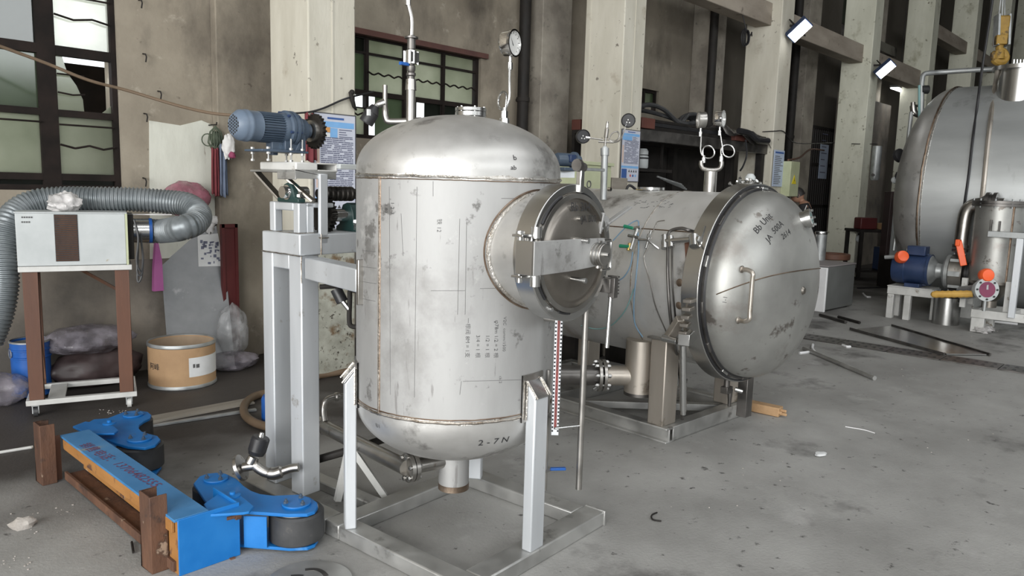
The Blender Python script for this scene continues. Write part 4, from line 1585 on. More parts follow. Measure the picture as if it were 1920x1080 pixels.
def sbb(name, x0, x1, y0, y1, z0, z1, mat='steel_post', bevel=.006, par=None):
    m = MB()
    m.bb(x0, x1, y0, y1, z0, z1)
    return m.build(name, mat, par or stand, bevel=bevel)


sbb('post', -.30, -.20, .72, .82, .07, 1.25)
sbb('post', -.30, -.20, .955, 1.045, .07, 1.25)
sbb('cross_rail', -.298, -.28, .82, .955, 1.175, 1.25)
sbb('beam', -.32, -.20, .70, 1.01, 1.25, 1.35)
sbb('beam', -.20, .16, .70, .80, 1.25, 1.349)
sbb('beam', -.20, .16, .93, 1.0, 1.25, 1.349)
b = MB()
b.bar((-.245, .70, 1.19), (-.345, .20, 1.19), .09, .10)
b.build('bracket_arm', 'steel_post', stand, bevel=.006)
b = MB()
b.bb(-.395, -.29, .185, .20, 1.09, 1.28)
b.build('bracket_pad', 'steel_pipe', stand, bevel=.003)
# bearing pedestal
for y in (.735, .93):
    sbb('pedestal_post', -.30, -.255, y, y + .045, 1.35, 1.493)
sbb('pedestal_rail', -.30, -.255, .78, .93, 1.455, 1.493)
sbb('pedestal_post', -.255, -.213, .735, .78, 1.35, 1.493)
sbb('pedestal_rail', -.255, -.10, .735, .975, 1.47, 1.492)
sbb('upright_strap', -.205, -.16, .70, .72, 1.30, 1.63, bevel=.004)
# dark weld lines at the joints
for pts in ([(-.322, .70, 1.25), (-.322, 1.01, 1.25)], [(-.202, .698, 1.25), (-.202, .698, 1.35)], [(-.302, .735, 1.35), (-.302, .975, 1.35)], [(-.30, .733, 1.351), (-.21, .733, 1.351)], [(-.30, .718, 1.25), (-.20, .718, 1.25)], [(-.30, .718, 1.25), (-.30, .718, 1.12)], [(-.215, .698, 1.33), (-.16, .698, 1.33)]):
    b = MB()
    p0, p1 = Vector(pts[0]), Vector(pts[1])
    b.tube([p0 + (p1 - p0) * (i / 10) + Vector((0, RND.uniform(-.0015, .0015), RND.uniform(-.002, .002))) for i in range(11)], .0032, 5)
    b.build('joint_weld', 'weld', stand)
# motor platform
sbb('platform', -.32, -.20, .723, 1.02, 1.642, 1.68, 'white_steel')
b = MB()
for (x0, x1, z0, z1) in [(-.20, -.09, 1.642, 1.648), (-.20, -.09, 1.674, 1.68), (-.096, -.09, 1.642, 1.68)]:
    b.bb(x0, x1, .723, 1.02, z0, z1)
b.build('platform_channel', 'white_steel', stand, bevel=.002)
b = MB()
b.bb(-.33, -.19, .715, 1.09, 1.632, 1.642).bb(-.33, -.322, .715, .86, 1.60, 1.635).bb(-.33, -.1, .715, .723, 1.605, 1.642)
b.build('platform_angle', 'steel_rail', stand, bevel=.003)
for (p0, p1) in [((-.31, 1.06, 1.63), (-.26, .93, 1.50)), ((-.31, .86, 1.63), (-.22, .73, 1.50))]:
    b = MB()
    b.bar(p0, p1, .05, .012)
    b.build('gusset', 'steel_dish', stand, bevel=.002)
sbb('guard_rail', -.12, .30, .66, .69, 1.655, 1.68, 'white_paint', .004)
# pillow block
b = MB()
b.prism([(-.085, 1.493), (.085, 1.493), (.085, 1.512), (.052, 1.52), (.045, 1.55), (.028, 1.577), (0, 1.586), (-.028, 1.577), (-.045, 1.55), (-.052, 1.52), (-.085, 1.512)], -.02, .02, Matrix(((0, 0, -1, -.285), (1, 0, 0, .815), (0, 1, 0, 0), (0, 0, 0, 1))))
pb = b.build('pillow_block', 'gear_green', stand, bevel=.004)
b = MB()
b.cyl((-.20, .815, 1.54), (-.335, .815, 1.54), .028, n=24).cyl((-.30, .815, 1.54), (-.312, .815, 1.54), .035, n=24)
b.build('shaft', 'chrome', pb)
b = MB()
for y in (.75, .88):
    b.cyl((-.285, y, 1.505), (-.285, y, 1.545), .007, n=8).cyl((-.285, y, 1.52), (-.285, y, 1.532), .012, n=6)
b.build('block_bolt', 'chrome', pb)
# ribbed chain coupling and large bearing with its sprocket
b = MB()
pr = [(0, -.11), (.022, -.11), (.022, -.075)]
for k in range(6):
    x = -.075 + .03 * k
    pr += [(.031, x), (.037, x + .006), (.037, x + .02), (.031, x + .026)]
pr += [(.026, .115), (.026, .20), (0, .20)]
b.lathe(pr, (0, .85, 1.535), (1, 0, 0), 28)
b.build('chain_coupling', 'dark_gear', stand)


def sprocket(m, c, ax, r, teeth, th, hub):
    M = m.frame_at(c, ax)
    poly = []
    for i in range(teeth):
        for da, k in ((-.32, .88), (-.12, 1.0), (.12, 1.0), (.32, .88)):
            a = 2 * PI * (i + da) / teeth
            poly.append((r * k * math.cos(a), r * k * math.sin(a)))
    m.prism(poly, -th / 2, th / 2, M)
    m.lathe([(0, -th), (hub, -th), (hub, th), (0, th)], M=M, n=20)


b = MB()
sprocket(b, (-.06, .87, 1.43), (1, 0, 0), .095, 26, .03, .06)
b.build('sprocket', 'dark_gear', stand)
b = MB()
b.prism([(-.085, 1.349), (.085, 1.349), (.085, 1.372), (.058, 1.385), (.052, 1.44), (.03, 1.482), (0, 1.492), (-.03, 1.482), (-.052, 1.44), (-.058, 1.385), (-.085, 1.372)], -.03, .03, Matrix(((0, 0, -1, .055), (1, 0, 0, .80), (0, 1, 0, 0), (0, 0, 0, 1))))
bb2 = b.build('shaft_bearing', 'gear_green', stand, bevel=.004)
b = MB()
b.ringbox((.085, .80, 1.43), (1, 0, 0), .02, .05, 0, .02, 28).cyl((-.05, .80, 1.43), (.16, .80, 1.43), .032, n=24)
b.build('shaft', 'chrome', bb2)
b = MB()
b.cyl((.03, .735, 1.36), (.03, .735, 1.40), .008, n=8).cyl((.03, .735, 1.395), (.03, .735, 1.41), .014, n=6)
b.build('block_bolt', 'chrome', bb2)
# foot valve beside the stand
FV = lambda px, py: stand.matrix_basis.inverted() @ P(px, py, d=3.62)
fvt = thing('drain_valve', 'black capped angle valve with a steel elbow at the foot of the drive stand', 'valve', P(470, 880, d=3.62))
W_ = lambda px, py: P(px, py, d=3.62) - P(470, 880, d=3.62)
b = MB()
b.tube(spline([W_(478, 872), W_(488, 880), W_(500, 886), W_(515, 888), W_(528, 884), W_(546, 878), W_(560, 876)], 5), [.025] * 12 + [.030] * 9 + [.021] * 10, 14)
b.build('elbow_pipe', 'steel_pipe', fvt)
b = MB()
b.cyl(W_(470, 868), W_(476, 856), .028, .026, n=16).cyl(W_(456, 876), W_(484, 872), .022, n=16)
b.build('valve_body', 'steel_pipe', fvt)
b = MB()
c = W_(451, 877)
nrm = (W_(441, 880) - W_(456, 874)).normalized()
b.cyl(c - nrm * .009, c + nrm * .009, .064, n=28)
b.build('flange', 'steel_pipe', fvt, bevel=.002)
b = MB()
M = b.frame_at(c, nrm)
for i in range(4):
    a = .7 + PI / 2 * i
    b.cyl(M @ Vector((.048 * math.cos(a), .048 * math.sin(a), .008)), M @ Vector((.048 * math.cos(a), .048 * math.sin(a), .0105)), .008, n=10)
b.build('bolt_hole', 'black', fvt)
b = MB()
b.cyl(W_(480, 852), W_(482, 845), .036, .042, n=22).cyl(W_(482, 845), W_(489, 822), .043, n=24).cyl(W_(489, 822), W_(490, 819), .043, .038, n=24)
b.build('actuator', 'black', fvt)
b = MB()
b.cyl(W_(489, 820), W_(491, 812), .014, .010, n=12)
b.build('actuator_knob', 'chrome', fvt)

# ---- gear motor
mp = stand.matrix_basis @ Vector((0, .85, 1.68))
motor = thing('gear_motor', 'blue grey gear motor with a finned body, fan cover and toothed sprocket', 'motor', mp, math.radians(3.5))
AX = (1, 0, 0)
ZC = .135
b = MB()
b.lathe([(0, -.515), (.052, -.515), (.056, -.512), (.078, -.485), (.080, -.47), (.080, -.455), (.083, -.45), (.083, -.435), (.080, -.43), (.080, -.375), (0, -.375)], (0, 0, ZC), AX, 40)
fc = b.build('fan_cover', 'motor_blue_light', motor)
b = MB()
k = 0
for i in range(-5, 6):
    for j in range(-5, 6):
        y, z = i * .0155, j * .0155 + (i % 2) * .0075
        if math.hypot(y, z) < .050:
            b.lathe([(0, .0), (.0064, .0)], (-.5157, y, ZC + z), (-1, 0, 0), 6)
b.build('vent_hole', 'black', fc, kind='stuff')
b = MB()
b.lathe([(0, -.38), (.070, -.38), (.070, -.235), (0, -.235)], (0, 0, ZC), AX, 40)
b.build('motor_body', 'motor_blue', motor)
for i in range(36):
    a = 2 * PI * i / 36
    m = MB()
    m.box((-.305, 0, .075), (.135, .0045, .012), 0, Matrix.Translation((0, 0, ZC)) @ Matrix.Rotation(a, 4, 'X'))
    m.build('fin', 'motor_blue', motor)
b = MB()
b.lathe([(0, -.240), (.078, -.240), (.084, -.225), (.084, -.205), (.098, -.20), (.098, -.185), (.092, -.182), (.092, -.172), (.098, -.17), (.098, -.155), (.088, -.15), (.088, -.13), (.070, -.125), (.062, -.075), (.045, -.07), (.040, -.04), (0, -.04)], (0, 0, ZC), AX, 44)
b.build('gear_case', 'motor_blue', motor)
for i in range(6):
    a = 2 * PI * i / 6 + .3
    b = MB()
    c = Vector((-.203, .090 * math.sin(a), ZC + .090 * math.cos(a)))
    b.cyl(c, c + Vector((-.014, 0, 0)), .008, n=6).cyl(c, c + Vector((.06, 0, 0)), .005, n=6)
    b.build('case_bolt', 'motor_navy', motor)
b = MB()
b.bb(-.40, -.10, -.085, .085, .042, .052).prism([(-.17, .052), (-.10, .052), (-.10, .12), (-.115, .12)], -.06, .06, Matrix(((1, 0, 0, 0), (0, 0, -1, 0), (0, 1, 0, 0), (0, 0, 0, 1)))).bb(-.23, -.13, -.05, .05, .05, .08)
b.build('foot_plate', 'motor_blue', motor, bevel=.003)
b = MB()
b.bb(-.27, -.235, .01, .06, .03, .045).bb(-.30, -.22, -.03, .03, .05, .07)
b.build('foot', 'motor_blue', motor, bevel=.003)
for x, y, h in [(-.355, -.075, .05), (-.21, -.075, .105), (-.135, -.075, .105), (-.355, .075, .06), (-.135, .075, .06)]:
    b = MB()
    b.cyl((x, y, 0), (x, y, h), .0045, n=8)
    for z in (.0, .032, .054):
        b.cyl((x, y, z), (x, y, z + .009), .011, n=6)
    b.build('jack_bolt', 'steel_rail', motor)
b = MB()
b.cyl((-.05, 0, ZC), (.04, 0, ZC), .018, n=20).cyl((-.03, 0, ZC), (.0, 0, ZC), .06, n=32)
b.build('output_shaft', 'steel_pipe', motor)
b = MB()
sprocket(b, (.008, 0, ZC), (1, 0, 0), .098, 24, .022, .05)
b.build('sprocket', 'dark_gear', motor)

# the body sits a little smaller and higher on its feet
for ch in motor.children_recursive:
    lowp = ch.name.split('.')[0] in ('foot_plate', 'foot', 'jack_bolt')
    for v in ch.data.vertices:
        v.co.x = v.co.x * .822 - .13
        v.co.y *= .86
        if not lowp:
            v.co.z = ZC + .018 + (v.co.z - ZC) * .86
        elif ch.name.startswith('foot') and v.co.z > .06:
            v.co.z += .02
# ================================================================== lying tank
T2 = Fr(4.57, 2.40, -3)
Z2, R2 = 1.02, .575
lt = thing('horizontal_tank', 'lying stainless steel tank with a big domed door, behind the upright tank', 'tank', (4.57, 2.40, 0), math.radians(-3))
O2 = (0, 0, Z2)
YB = (0, 1, 0)
b = MB()
b.lathe([(R2, -.12), (R2, 1.62)], O2, YB, 96)
b.build('shell', 'steel_b', lt)
b = MB()
b.lathe([(R2, 1.62)] + [(R2 * math.cos(t), 1.62 + .26 * math.sin(t)) for t in [PI / 2 * i / 14 for i in range(1, 15)]], O2, YB, 72)
b.build('rear_head', 'steel_head', lt)
RO = .635
b = MB()
b.lathe([(R2, -.135), (RO, -.135), (RO, -.25), (R2 + .01, -.25)], O2, YB, 96)
ring2 = b.build('clamp_ring', 'steel_bright', lt, bevel=.004)
b = MB()
b.lathe([(R2 + .008, -.25), (R2 + .036, -.25), (R2 + .036, -.268), (R2 + .008, -.268)], O2, YB, 96)
b.build('ring_lip', 'steel_dark', ring2)
b = MB()
b.lathe([(R2 + .041, -.247), (R2 + .041, -.258), (R2 + .052, -.258), (R2 + .052, -.247)], O2, YB, 96)
b.build('ring_gap', 'black', ring2)
for i in range(14):
    a = 2 * PI * (i + .35) / 14
    b = MB()
    M = Matrix.Translation((0, 0, Z2)) @ Matrix.Rotation(-a, 4, 'Y')
    b.box((R2 + .026, -.262, 0), (.03, .018, .07), 0, M)
    b.build('ring_tooth', 'steel_bright' if i % 3 == 0 else 'steel_dark', ring2, bevel=.003)
HD, YD = .275, -.27
RD = .592
b = MB()
b.lathe([(RD, YD + .02), (RD, YD - .03)] + [(RD * math.cos(t), YD - .03 - HD * math.sin(t)) for t in [PI / 2 * i / 22 for i in range(1, 23)]], O2, YB, 110)
door = b.build('domed_door', 'steel_door', lt)
b = MB()
b.lathe([(RD + .004, YD + .012), (RD + .012, YD + .002), (RD + .004, YD - .008)], O2, YB, 96)
b.build('door_gasket', 'black', door)


def dome_pt(px, py, k=1.0):
    """where the pixel's ray meets the domed door"""
    o, d = T2.I @ CAM, T2.I.to_3x3() @ ray(px, py)
    S = lambda p: Vector((p.x / RD, (p.y - (YD - .03)) / HD, (p.z - Z2) / RD))
    o2, d2 = S(o), Vector((d.x / RD, d.y / HD, d.z / RD))
    A, B, C_ = d2.dot(d2), o2.dot(d2), o2.dot(o2) - 1
    D = max(B * B - A * C_, 0)
    t = (-B - math.sqrt(D)) / A
    p = o + d * t
    n = Vector((p.x / RD ** 2, (p.y - YD + .03) / HD ** 2, (p.z - Z2) / RD ** 2)).normalized()
    return p, n


# seam and writing on the dome
b = MB()
pts = []
for i in range(31):
    t = i / 30
    p, n = dome_pt(1343 + (1538 - 1343) * t, 552 - 49 * t - 9 * math.sin(PI * t))
    pts.append(p + n * .001)
b.tube(pts, .0038, 6)
b.build('weld_seam', 'weld_tint', door)


def dome_write(body, px, py, px2, py2, size, mat='ink'):
    p, n = dome_pt(px, py)
    p2, _ = dome_pt(px2, py2)
    u = (p2 - p).normalized()
    v = n.cross(u)

    def fn(a, c):
        q = p + u * a + v * c
        S = Vector((q.x / RD, (q.y - YD + .03) / HD, (q.z - Z2) / RD))
        S.normalize()
        return (S.x * RD * 1.003, YD - .03 + S.y * HD * 1.006, Z2 + S.z * RD * 1.003)
    return write(body, size, fn, 'handwriting', mat, door)


dome_write('Bb Unit', 1420, 440, 1448, 408, .06)
dome_write('JA', 1442, 456, 1452, 440, .055)
dome_write('500A', 1452, 440, 1472, 420, .055)
dome_write('2614', 1468, 450, 1488, 435, .05)
dome_write('1-1', 1362, 570, 1366, 545, .035, 'ink_grey')
# handle
p0, n0 = dome_pt(1391, 505)
p1, n1 = dome_pt(1384, 600)
out = Vector((-.12, -1, 0)).normalized()
b = MB()
k = .075
a_, c_ = p0 + out * k, p1 + out * k
b.tube(spline([p0, p0 + out * (k * .6), p0 + out * k + (p1 - p0) * .06, p0 + out * k + (p1 - p0) * .2, p0 + out * k + (p1 - p0) * .8, p0 + out * k + (p1 - p0) * .94, p1 + out * (k * .6), p1], 5), .0135, 12)
h = b.build('door_handle', 'steel_warm', door)
b = MB()
b.sphere(p0 + n0 * .004, .022, 12, (1, .5, 1)).sphere(p1 + n1 * .004, .022, 12, (1, .5, 1))
b.build('handle_foot', 'weld', h)
# sight glass
p, n = dome_pt(1506, 412)
ax = (n + Vector((.25, -.5, 0))).normalized()
b = MB()
b.lathe([(.05, -.05), (.05, .02), (.058, .022), (.058, .05), (.040, .052), (.040, .04)], p, ax, 32)
sg = b.build('sight_glass', 'steel_bright', door)
b = MB()
b.lathe([(0, .042), (.040, .042)], p, ax, 24)
b.build('glass', 'hose_clear', sg)
M = b.frame_at(p, ax)
b = MB()
for i in range(6):
    a = 2 * PI * i / 6
    b.cyl(M @ Vector((.051 * math.cos(a), .051 * math.sin(a), .05)), M @ Vector((.051 * math.cos(a), .051 * math.sin(a), .064)), .008, n=6)
b.build('sight_bolts', 'chrome', sg)
p, n = dome_pt(1528, 440)
b = MB()
b.tube([p + n * .002 + Vector((.018 * math.cos(a), 0, .018 * math.sin(a))) for a in [PI * i / 8 + PI for i in range(9)]], .004, 6)
b.build('door_lug', 'steel_dark', door)
p, n = dome_pt(1506, 545)
b = MB()
b.lathe([(0, .012), (.018, .010), (.026, .0)], p, n, 16)
b.build('door_plug', 'steel_dish', door)
# shell seams
for yy, m in ((.28, 'weld'), (1.2, 'weld')):
    b = MB()
    b.tube([((R2 + .001) * math.cos(2 * PI * i / 90), yy, Z2 + (R2 + .001) * math.sin(2 * PI * i / 90)) for i in range(90)], .0035, 5, True)
    b.build('weld_seam', m, lt)
b = MB()
q = T2.cyl(1250, 432, R2, 'y', Z2)
a = math.atan2(q.z - Z2, q.x)
b.tube([((R2 + .001) * math.cos(a), -.12 + 1.7 * i / 20, Z2 + (R2 + .001) * math.sin(a)) for i in range(21)], .004, 5)
b.build('weld_seam', 'weld_tint', lt)


def s2(px, py, k=0.0):
    p = T2.cyl(px, py, R2, 'y', Z2)
    n = Vector((p.x, 0, p.z - Z2)).normalized()
    return p + n * k


# frame and saddles
for (x0, x1, y0, y1) in [(-.50, -.42, 0, 1.7), (.42, .50, 0, 1.7)]:
    b = MB()
    b.bb(x0, x1, y0, y1, 0, .012).bb(x0, x1, y0, y1, .085, .10).bb(x0 + .034, x0 + .046, y0, y1, .01, .09)
    b.build('base_rail', 'steel_rail', lt, bevel=.003)
for (y0, y1) in [(0, .08), (1.0, 1.07), (1.62, 1.7)]:
    b = MB()
    b.bb(-.42, .42, y0, y1, .085, .0995).bb(-.42, .42, y0, y0 + .012, .002, .09).bb(-.42, .42, y0, y1, .001, .012)
    b.build('base_rail', 'steel_rail', lt, bevel=.003)
b = MB()
b.bar((-.40, .9, .05), (.40, .1, .05), .06, .05)
b.build('base_brace', 'steel_rail', lt, bevel=.003)
b = MB()
b.bb(.49, .505, -.04, .08, .0, .14)
b.build('rail_end_plate', 'steel_bright', lt)
for x, y, zt in [(-.415, .10, .66), (.38, .10, .66), (-.415, 1.4, .66), (.38, 1.4, .66)]:
    b = MB()
    b.bb(x - .075, x + .075, y - .06, y + .06, .10, zt)
    lg = b.build('leg', 'steel_warm', lt, bevel=.008)
    b = MB()
    s_ = 1 if x < 0 else -1
    b.bb(x - .09, x + .10, y - .08, y + .08, zt, zt + .012)
    b.prism([(x - .07, zt), (x + .10 * s_, zt), (x + .10 * s_ , zt + .10)], -.004, .004, Matrix(((1, 0, 0, 0), (0, 0, -1, y), (0, 1, 0, 0), (0, 0, 0, 1))))
    b.build('leg_pad', 'steel_pipe', lg)
# bottom outlet and branch pipe
q = T2.L(1198, 725, z=.30)
b = MB()
b.cyl((q.x, q.y, .255), (q.x, q.y, .62), .098, n=40)
bo = b.build('outlet_pipe', 'steel_warm', lt)
b = MB()
b.ringbox((q.x, q.y, .25), (0, 0, 1), .07, .10, 0, .02, 36)
b.build('outlet_rim', 'steel_dark', bo)
u = Vector((-.75, .62, 0)).normalized()
c0 = Vector((q.x, q.y, .375))
b = MB()
b.cyl(c0 + u * .05, c0 + u * .24, .066, n=28)
br = b.build('branch_pipe', 'steel_warm', lt)
for dd in (.23, .262):
    b = MB()
    b.cyl(c0 + u * dd, c0 + u * (dd + .022), .105, n=32)
    b.build('flange', 'steel_pipe', br, bevel=.002)
x_ = Vector((-u.y, u.x, 0))
for i in range(8):
    a = 2 * PI * i / 8 + .2
    c = c0 + (x_ * math.cos(a) + Vector((0, 0, 1)) * math.sin(a)) * .088
    b = MB()
    b.cyl(c + u * .205, c + u * .31, .008, n=8).cyl(c + u * .21, c + u * .228, .014, n=6).cyl(c + u * .286, c + u * .304, .014, n=6)
    b.build('bolt', 'steel_bright', br)
b = MB()
b.cyl(c0 + u * .284, c0 + u * .60, .066, n=28)
b.build('pipe_run', 'steel_dark', br)
b = MB()
b.tube(spline([c0 + u * .60, c0 + u * .75 + Vector((0, 0, .03)), c0 + u * .82 + Vector((0, 0, .14)), c0 + u * .82 + Vector((0, 0, .3))], 5), .055, 16)
b.build('pipe_elbow', 'steel_dark', br)

# upper rod, locking bars and worm gear beside the ring
V = lambda px, py, k=.03: s2(px, py, k)
b = MB()
b.tube(spline([V(1300, 434, .0), V(1298, 440, .05), V(1285, 438, .06), V(1266, 442, .06), V(1261, 452, .06), V(1261, 470, .055), V(1262, 520, .055), V(1267, 600, .05), V(1278, 700, .045), V(1282, 775, .04)], 6), .010, 10)
b.tube(spline([V(1268, 470, .05), V(1272, 560, .05), V(1284, 700, .04), V(1290, 700, .04)], 5), .006, 8)
lk = b.build('drain_line', 'steel_dark', lt)
b = MB()
b.cyl(V(1256, 460, .06), V(1322, 458, .07), .017, n=14).cyl(V(1255, 450, .06), V(1256, 472, .06), .022, n=10).cyl(V(1266, 452, .06), V(1268, 470, .06), .02, n=10)
b.cyl(V(1310, 452, .07), V(1312, 470, .07), .028, n=12)
pin = b.build('lock_cylinder', 'steel_bright', lt)
b = MB()
b.tube(spline([V(1316, 458, .08), V(1326, 472, .09), V(1330, 455, .09), V(1334, 440, .09)], 5), .006, 8)
b.build('lock_lever', 'chrome', pin)
b = MB()
q0 = V(1300, 455, .0)
tri = [V(1288, 452, .012), V(1318, 440, .012), V(1296, 508, .012), V(1292, 505, .012)]
tri2 = [t + Vector((-.02, 0, .005)) for t in tri]
b.add(tri + tri2, [(0, 1, 2, 3), (7, 6, 5, 4), (0, 4, 5, 1), (1, 5, 6, 2), (2, 6, 7, 3), (3, 7, 4, 0)])
b.build('lock_gusset', 'rust_brown', pin)
for px, py in [(1274, 530), (1273, 573)]:
    p = s2(px, py)
    n = Vector((p.x, 0, p.z - Z2)).normalized()
    b = MB()
    b.lathe([(0, .004), (.02, .003), (.024, 0)], p, n, 16)
    b.build('burn_mark', 'weld_tint', lt)
# worm gear segment and crank rod
b = MB()
a0, a1 = V(1302, 560, .07), V(1290, 625, .07)
for i in range(6):
    p = a0 + (a1 - a0) * (i / 5)
    b.box(p + Vector((-.012, -.01, 0)), (.04, .05, .02), .2)
b.bar(V(1300, 556, .05), V(1296, 628, .05), .03, .04)
wg = b.build('worm_gear', 'steel_dish', lt, bevel=.002)
b = MB()
b.bar(V(1288, 590, .06), V(1262, 624, .06), .06, .04)
b.build('worm_bracket', 'steel_warm', wg, bevel=.003)
b = MB()
c = V(1275, 620, .09)
b.cyl(V(1258, 616, .10), V(1284, 624, .09), .022, n=16).box(V(1298, 622, .08), (.07, .07, .07), .3)
b.build('worm_shaft', 'steel_bright', wg, bevel=.003)
b = MB()
c1 = V(1293, 632, .08)
e1 = T2.L(1281, 770, y=c1.y)
b.cyl(c1, e1, .021, n=14).cyl(c1 + (e1 - c1) * .86, e1 + (e1 - c1) * .06, .016, n=10)
b.build('crank_rod', 'steel_bright', wg)
b = MB()
b.cyl(V(1282, 551, .02), V(1296, 553, .03), .009, n=10)
b.build('stop_pin', 'steel_bright', wg)
# gauge valves with green taps and thin tubing
b = MB()
b.cyl(V(1203, 433, .05), V(1190, 472, .05), .012, n=12).cyl(V(1186, 448, .05), V(1206, 452, .05), .010, n=10).cyl(V(1196, 436, .05), V(1208, 434, .05), .012, n=10)
b.tube([V(1205, 455, .05), V(1222, 456, .05), V(1235, 466, .0)], .008, 8)
vm = b.build('valve_manifold', 'steel_bright', lt)
for (x0, y0, x1, y1) in [(1196, 437, 1180, 434), (1190, 468, 1173, 467)]:
    b = MB()
    b.cyl(V(x0, y0, .06), V(x1, y1, .065), .010, .012, n=10)
    b.build('green_tap', 'green_tap', vm)
b = MB()
b.cyl(V(1190, 462, .055), V(1187, 474, .055), .012, n=10)
b.build('brass_nut', 'brass', vm)
for k, (pts, m, r) in enumerate([
    ([(1202, 436), (1200, 420), (1180, 430), (1155, 455)], 'hose_blue', .004),
    ([(1201, 440), (1203, 470), (1199, 520), (1195, 560), (1196, 600), (1210, 625)], 'hose_blue', .0045),
    ([(1192, 475), (1188, 500), (1175, 520), (1155, 530)], 'hose_blue', .004),
    ([(1195, 540), (1180, 575), (1160, 598), (1142, 608), (1120, 610), (1095, 604)], 'hose_clear', .0045),
    ([(1251, 420), (1238, 422), (1234, 428), (1229, 440)], 'steel_pipe', .0035),
    ([(1226, 450), (1219, 470), (1213, 485), (1218, 505), (1226, 530), (1235, 570), (1252, 610), (1262, 632)], 'steel_pipe', .0045)]):
    b = MB()
    b.tube(spline([V(x, y, .035) for x, y in pts], 6), r, 6)
    b.build('capillary_tube', m, vm)
b = MB()
b.cyl(V(1227, 440, .045), V(1218, 470, .045), .009, n=10).cyl(V(1224, 446, .045), V(1222, 452, .045), .012, n=8)
b.build('needle_valve', 'steel_bright', vm)
# scribbles on top
r = random.Random(5)
b = MB()
for i in range(26):
    x, y = 1188 + r.uniform(0, 70), 376 + r.uniform(0, 14)
    try:
        b.tube([s2(x, y, .001), s2(x + r.uniform(2, 9), y + r.uniform(-3, 1), .001)], .0014, 4)
    except Exception:
        pass
b.build('chalk_marks', 'ink_grey', lt, kind='stuff')
# twin gauges on their post
q = T2.L(1331, 352, x=.12)
zt = T2.L(1332, 316, y=q.y).z
b = MB()
b.cyl((q.x, q.y, Z2 + .55), (q.x, q.y, zt - .02), .042, n=24)
gp = b.build('gauge_post', 'steel_pipe', lt)
xr = (T2.I.to_3x3() @ RT0).normalized()
b = MB()
c = Vector((q.x, q.y, zt))
b.tube(spline([c - xr * .068 + Vector((0, 0, .05)), c - xr * .068 + Vector((0, 0, .02)), c - xr * .05 + Vector((0, 0, -.003)), c + Vector((0, 0, -.01)), c + xr * .05 + Vector((0, 0, -.003)), c + xr * .068 + Vector((0, 0, .02)), c + xr * .068 + Vector((0, 0, .05))], 4), .015, 12)
b.build('gauge_tee', 'steel_pipe', gp)
Q = lambda px, py: T2.L(px, py, d=(T2.M @ q - CAM).dot(FW))
f2 = T2.I.to_3x3()
gauge(lt, Q(1319, 304), Q(1314, 240), .054, f2 @ Vector((-.70, .72, 0)), 'steel_pipe', -1, .043, side=xr)
gauge(lt, Q(1352, 302), Q(1350, 238), .054, f2 @ Vector((.22, -1.0, 0)), 'chrome', -1, .043, side=xr)
# rear riser with two black gauges
q = T2.L(1130, 352, d=4.98)
dq = 4.98
Q = lambda px, py: T2.L(px, py, d=dq)
b = MB()
b.cyl(Q(1131, 375), Q(1134, 288), .022, n=18).cyl(Q(1134, 292), Q(1134, 278), .028, n=18)
rp = b.build('riser_pipe', 'galvanised', lt)
b = MB()
b.sphere(Q(1134, 279), .02, 12)
b.build('riser_cap', 'white_paint', rp)
b = MB()
b.cyl(Q(1134, 276), Q(1139, 228), .008, n=10).cyl(Q(1136, 258), Q(1138, 242), .014, n=10).cyl(Q(1138, 240), Q(1139, 232), .011, n=8)
b.cyl(Q(1122, 266), Q(1150, 267), .006, n=8)
b.build('needle_valve', 'steel_pipe', rp)
b = MB()
b.tube(spline([Q(1140, 262), Q(1148, 250), Q(1158, 247), Q(1161, 256), Q(1154, 264), Q(1143, 262), Q(1150, 267), Q(1163, 262), Q(1172, 240), Q(1172, 232)], 5), .0045, 8)
b.tube([Q(1130, 262), Q(1108, 259), Q(1100, 258)], .005, 8)
b.build('siphon_tube', 'steel_pipe', rp)
for px, py, f in [(1178, 226, (-.75, -.62, .0)), (1093, 256, (-.6, -.78, 0))]:
    c = Q(px, py)
    b = MB()
    fv = f2 @ Vector(f)
    b.lathe([(0, -.025), (.042, -.025), (.046, -.018), (.046, .014), (.042, .018), (.040, .010), (0, .010)], c, fv, 28)
    g_ = b.build('black_gauge', 'black', rp, label='black dial gauge')
    M = b.frame_at(c, fv)
    b = MB()
    for dx, dz in ((-.01, -.012), (.008, -.014), (-.002, .004)):
        b.cyl(M @ Vector((dx, dz, .010)), M @ Vector((dx, dz, .0115)), .004, n=8)
    b.build('gauge_screws', 'dial', g_)
b = MB()
b.cyl(Q(1098, 258), Q(1106, 259), .010, n=8).cyl(Q(1172, 238), Q(1174, 232), .009, n=8)
b.build('gauge_nut', 'chrome', rp)
# top flange disc
q = T2.L(1221, 352, d=5.35)
b = MB()
b.cyl((q.x, q.y, Z2 + .50), (q.x, q.y, 1.60), .06, n=24).cyl((q.x, q.y, 1.598), (q.x, q.y, 1.615), .095, n=28)
b.build('top_flange', 'steel_bright', lt)
# drain cock under the door ring
q = T2.L(1362, 735, y=-.12)
b = MB()
b.cyl((q.x, q.y, .30), (q.x, q.y, .42), .02, n=12).box((q.x, q.y, .30), (.07, .05, .045)).cyl((q.x + .03, q.y - .01, .30), (q.x + .03, q.y - .01, .18), .018, .010, n=12)
dc = b.build('drain_cock', 'steel_dark', lt, bevel=.002)
b = MB()
b.cyl((q.x + .02, q.y - .05, .31), (q.x + .045, q.y - .09, .30), .016, n=10)
b.build('cock_handle', 'steel_bright', dc)
b = MB()
b.bb(.12, .20, -.20, -.13, .10, .42)
b.build('prop', 'steel_dark', lt, bevel=.003)

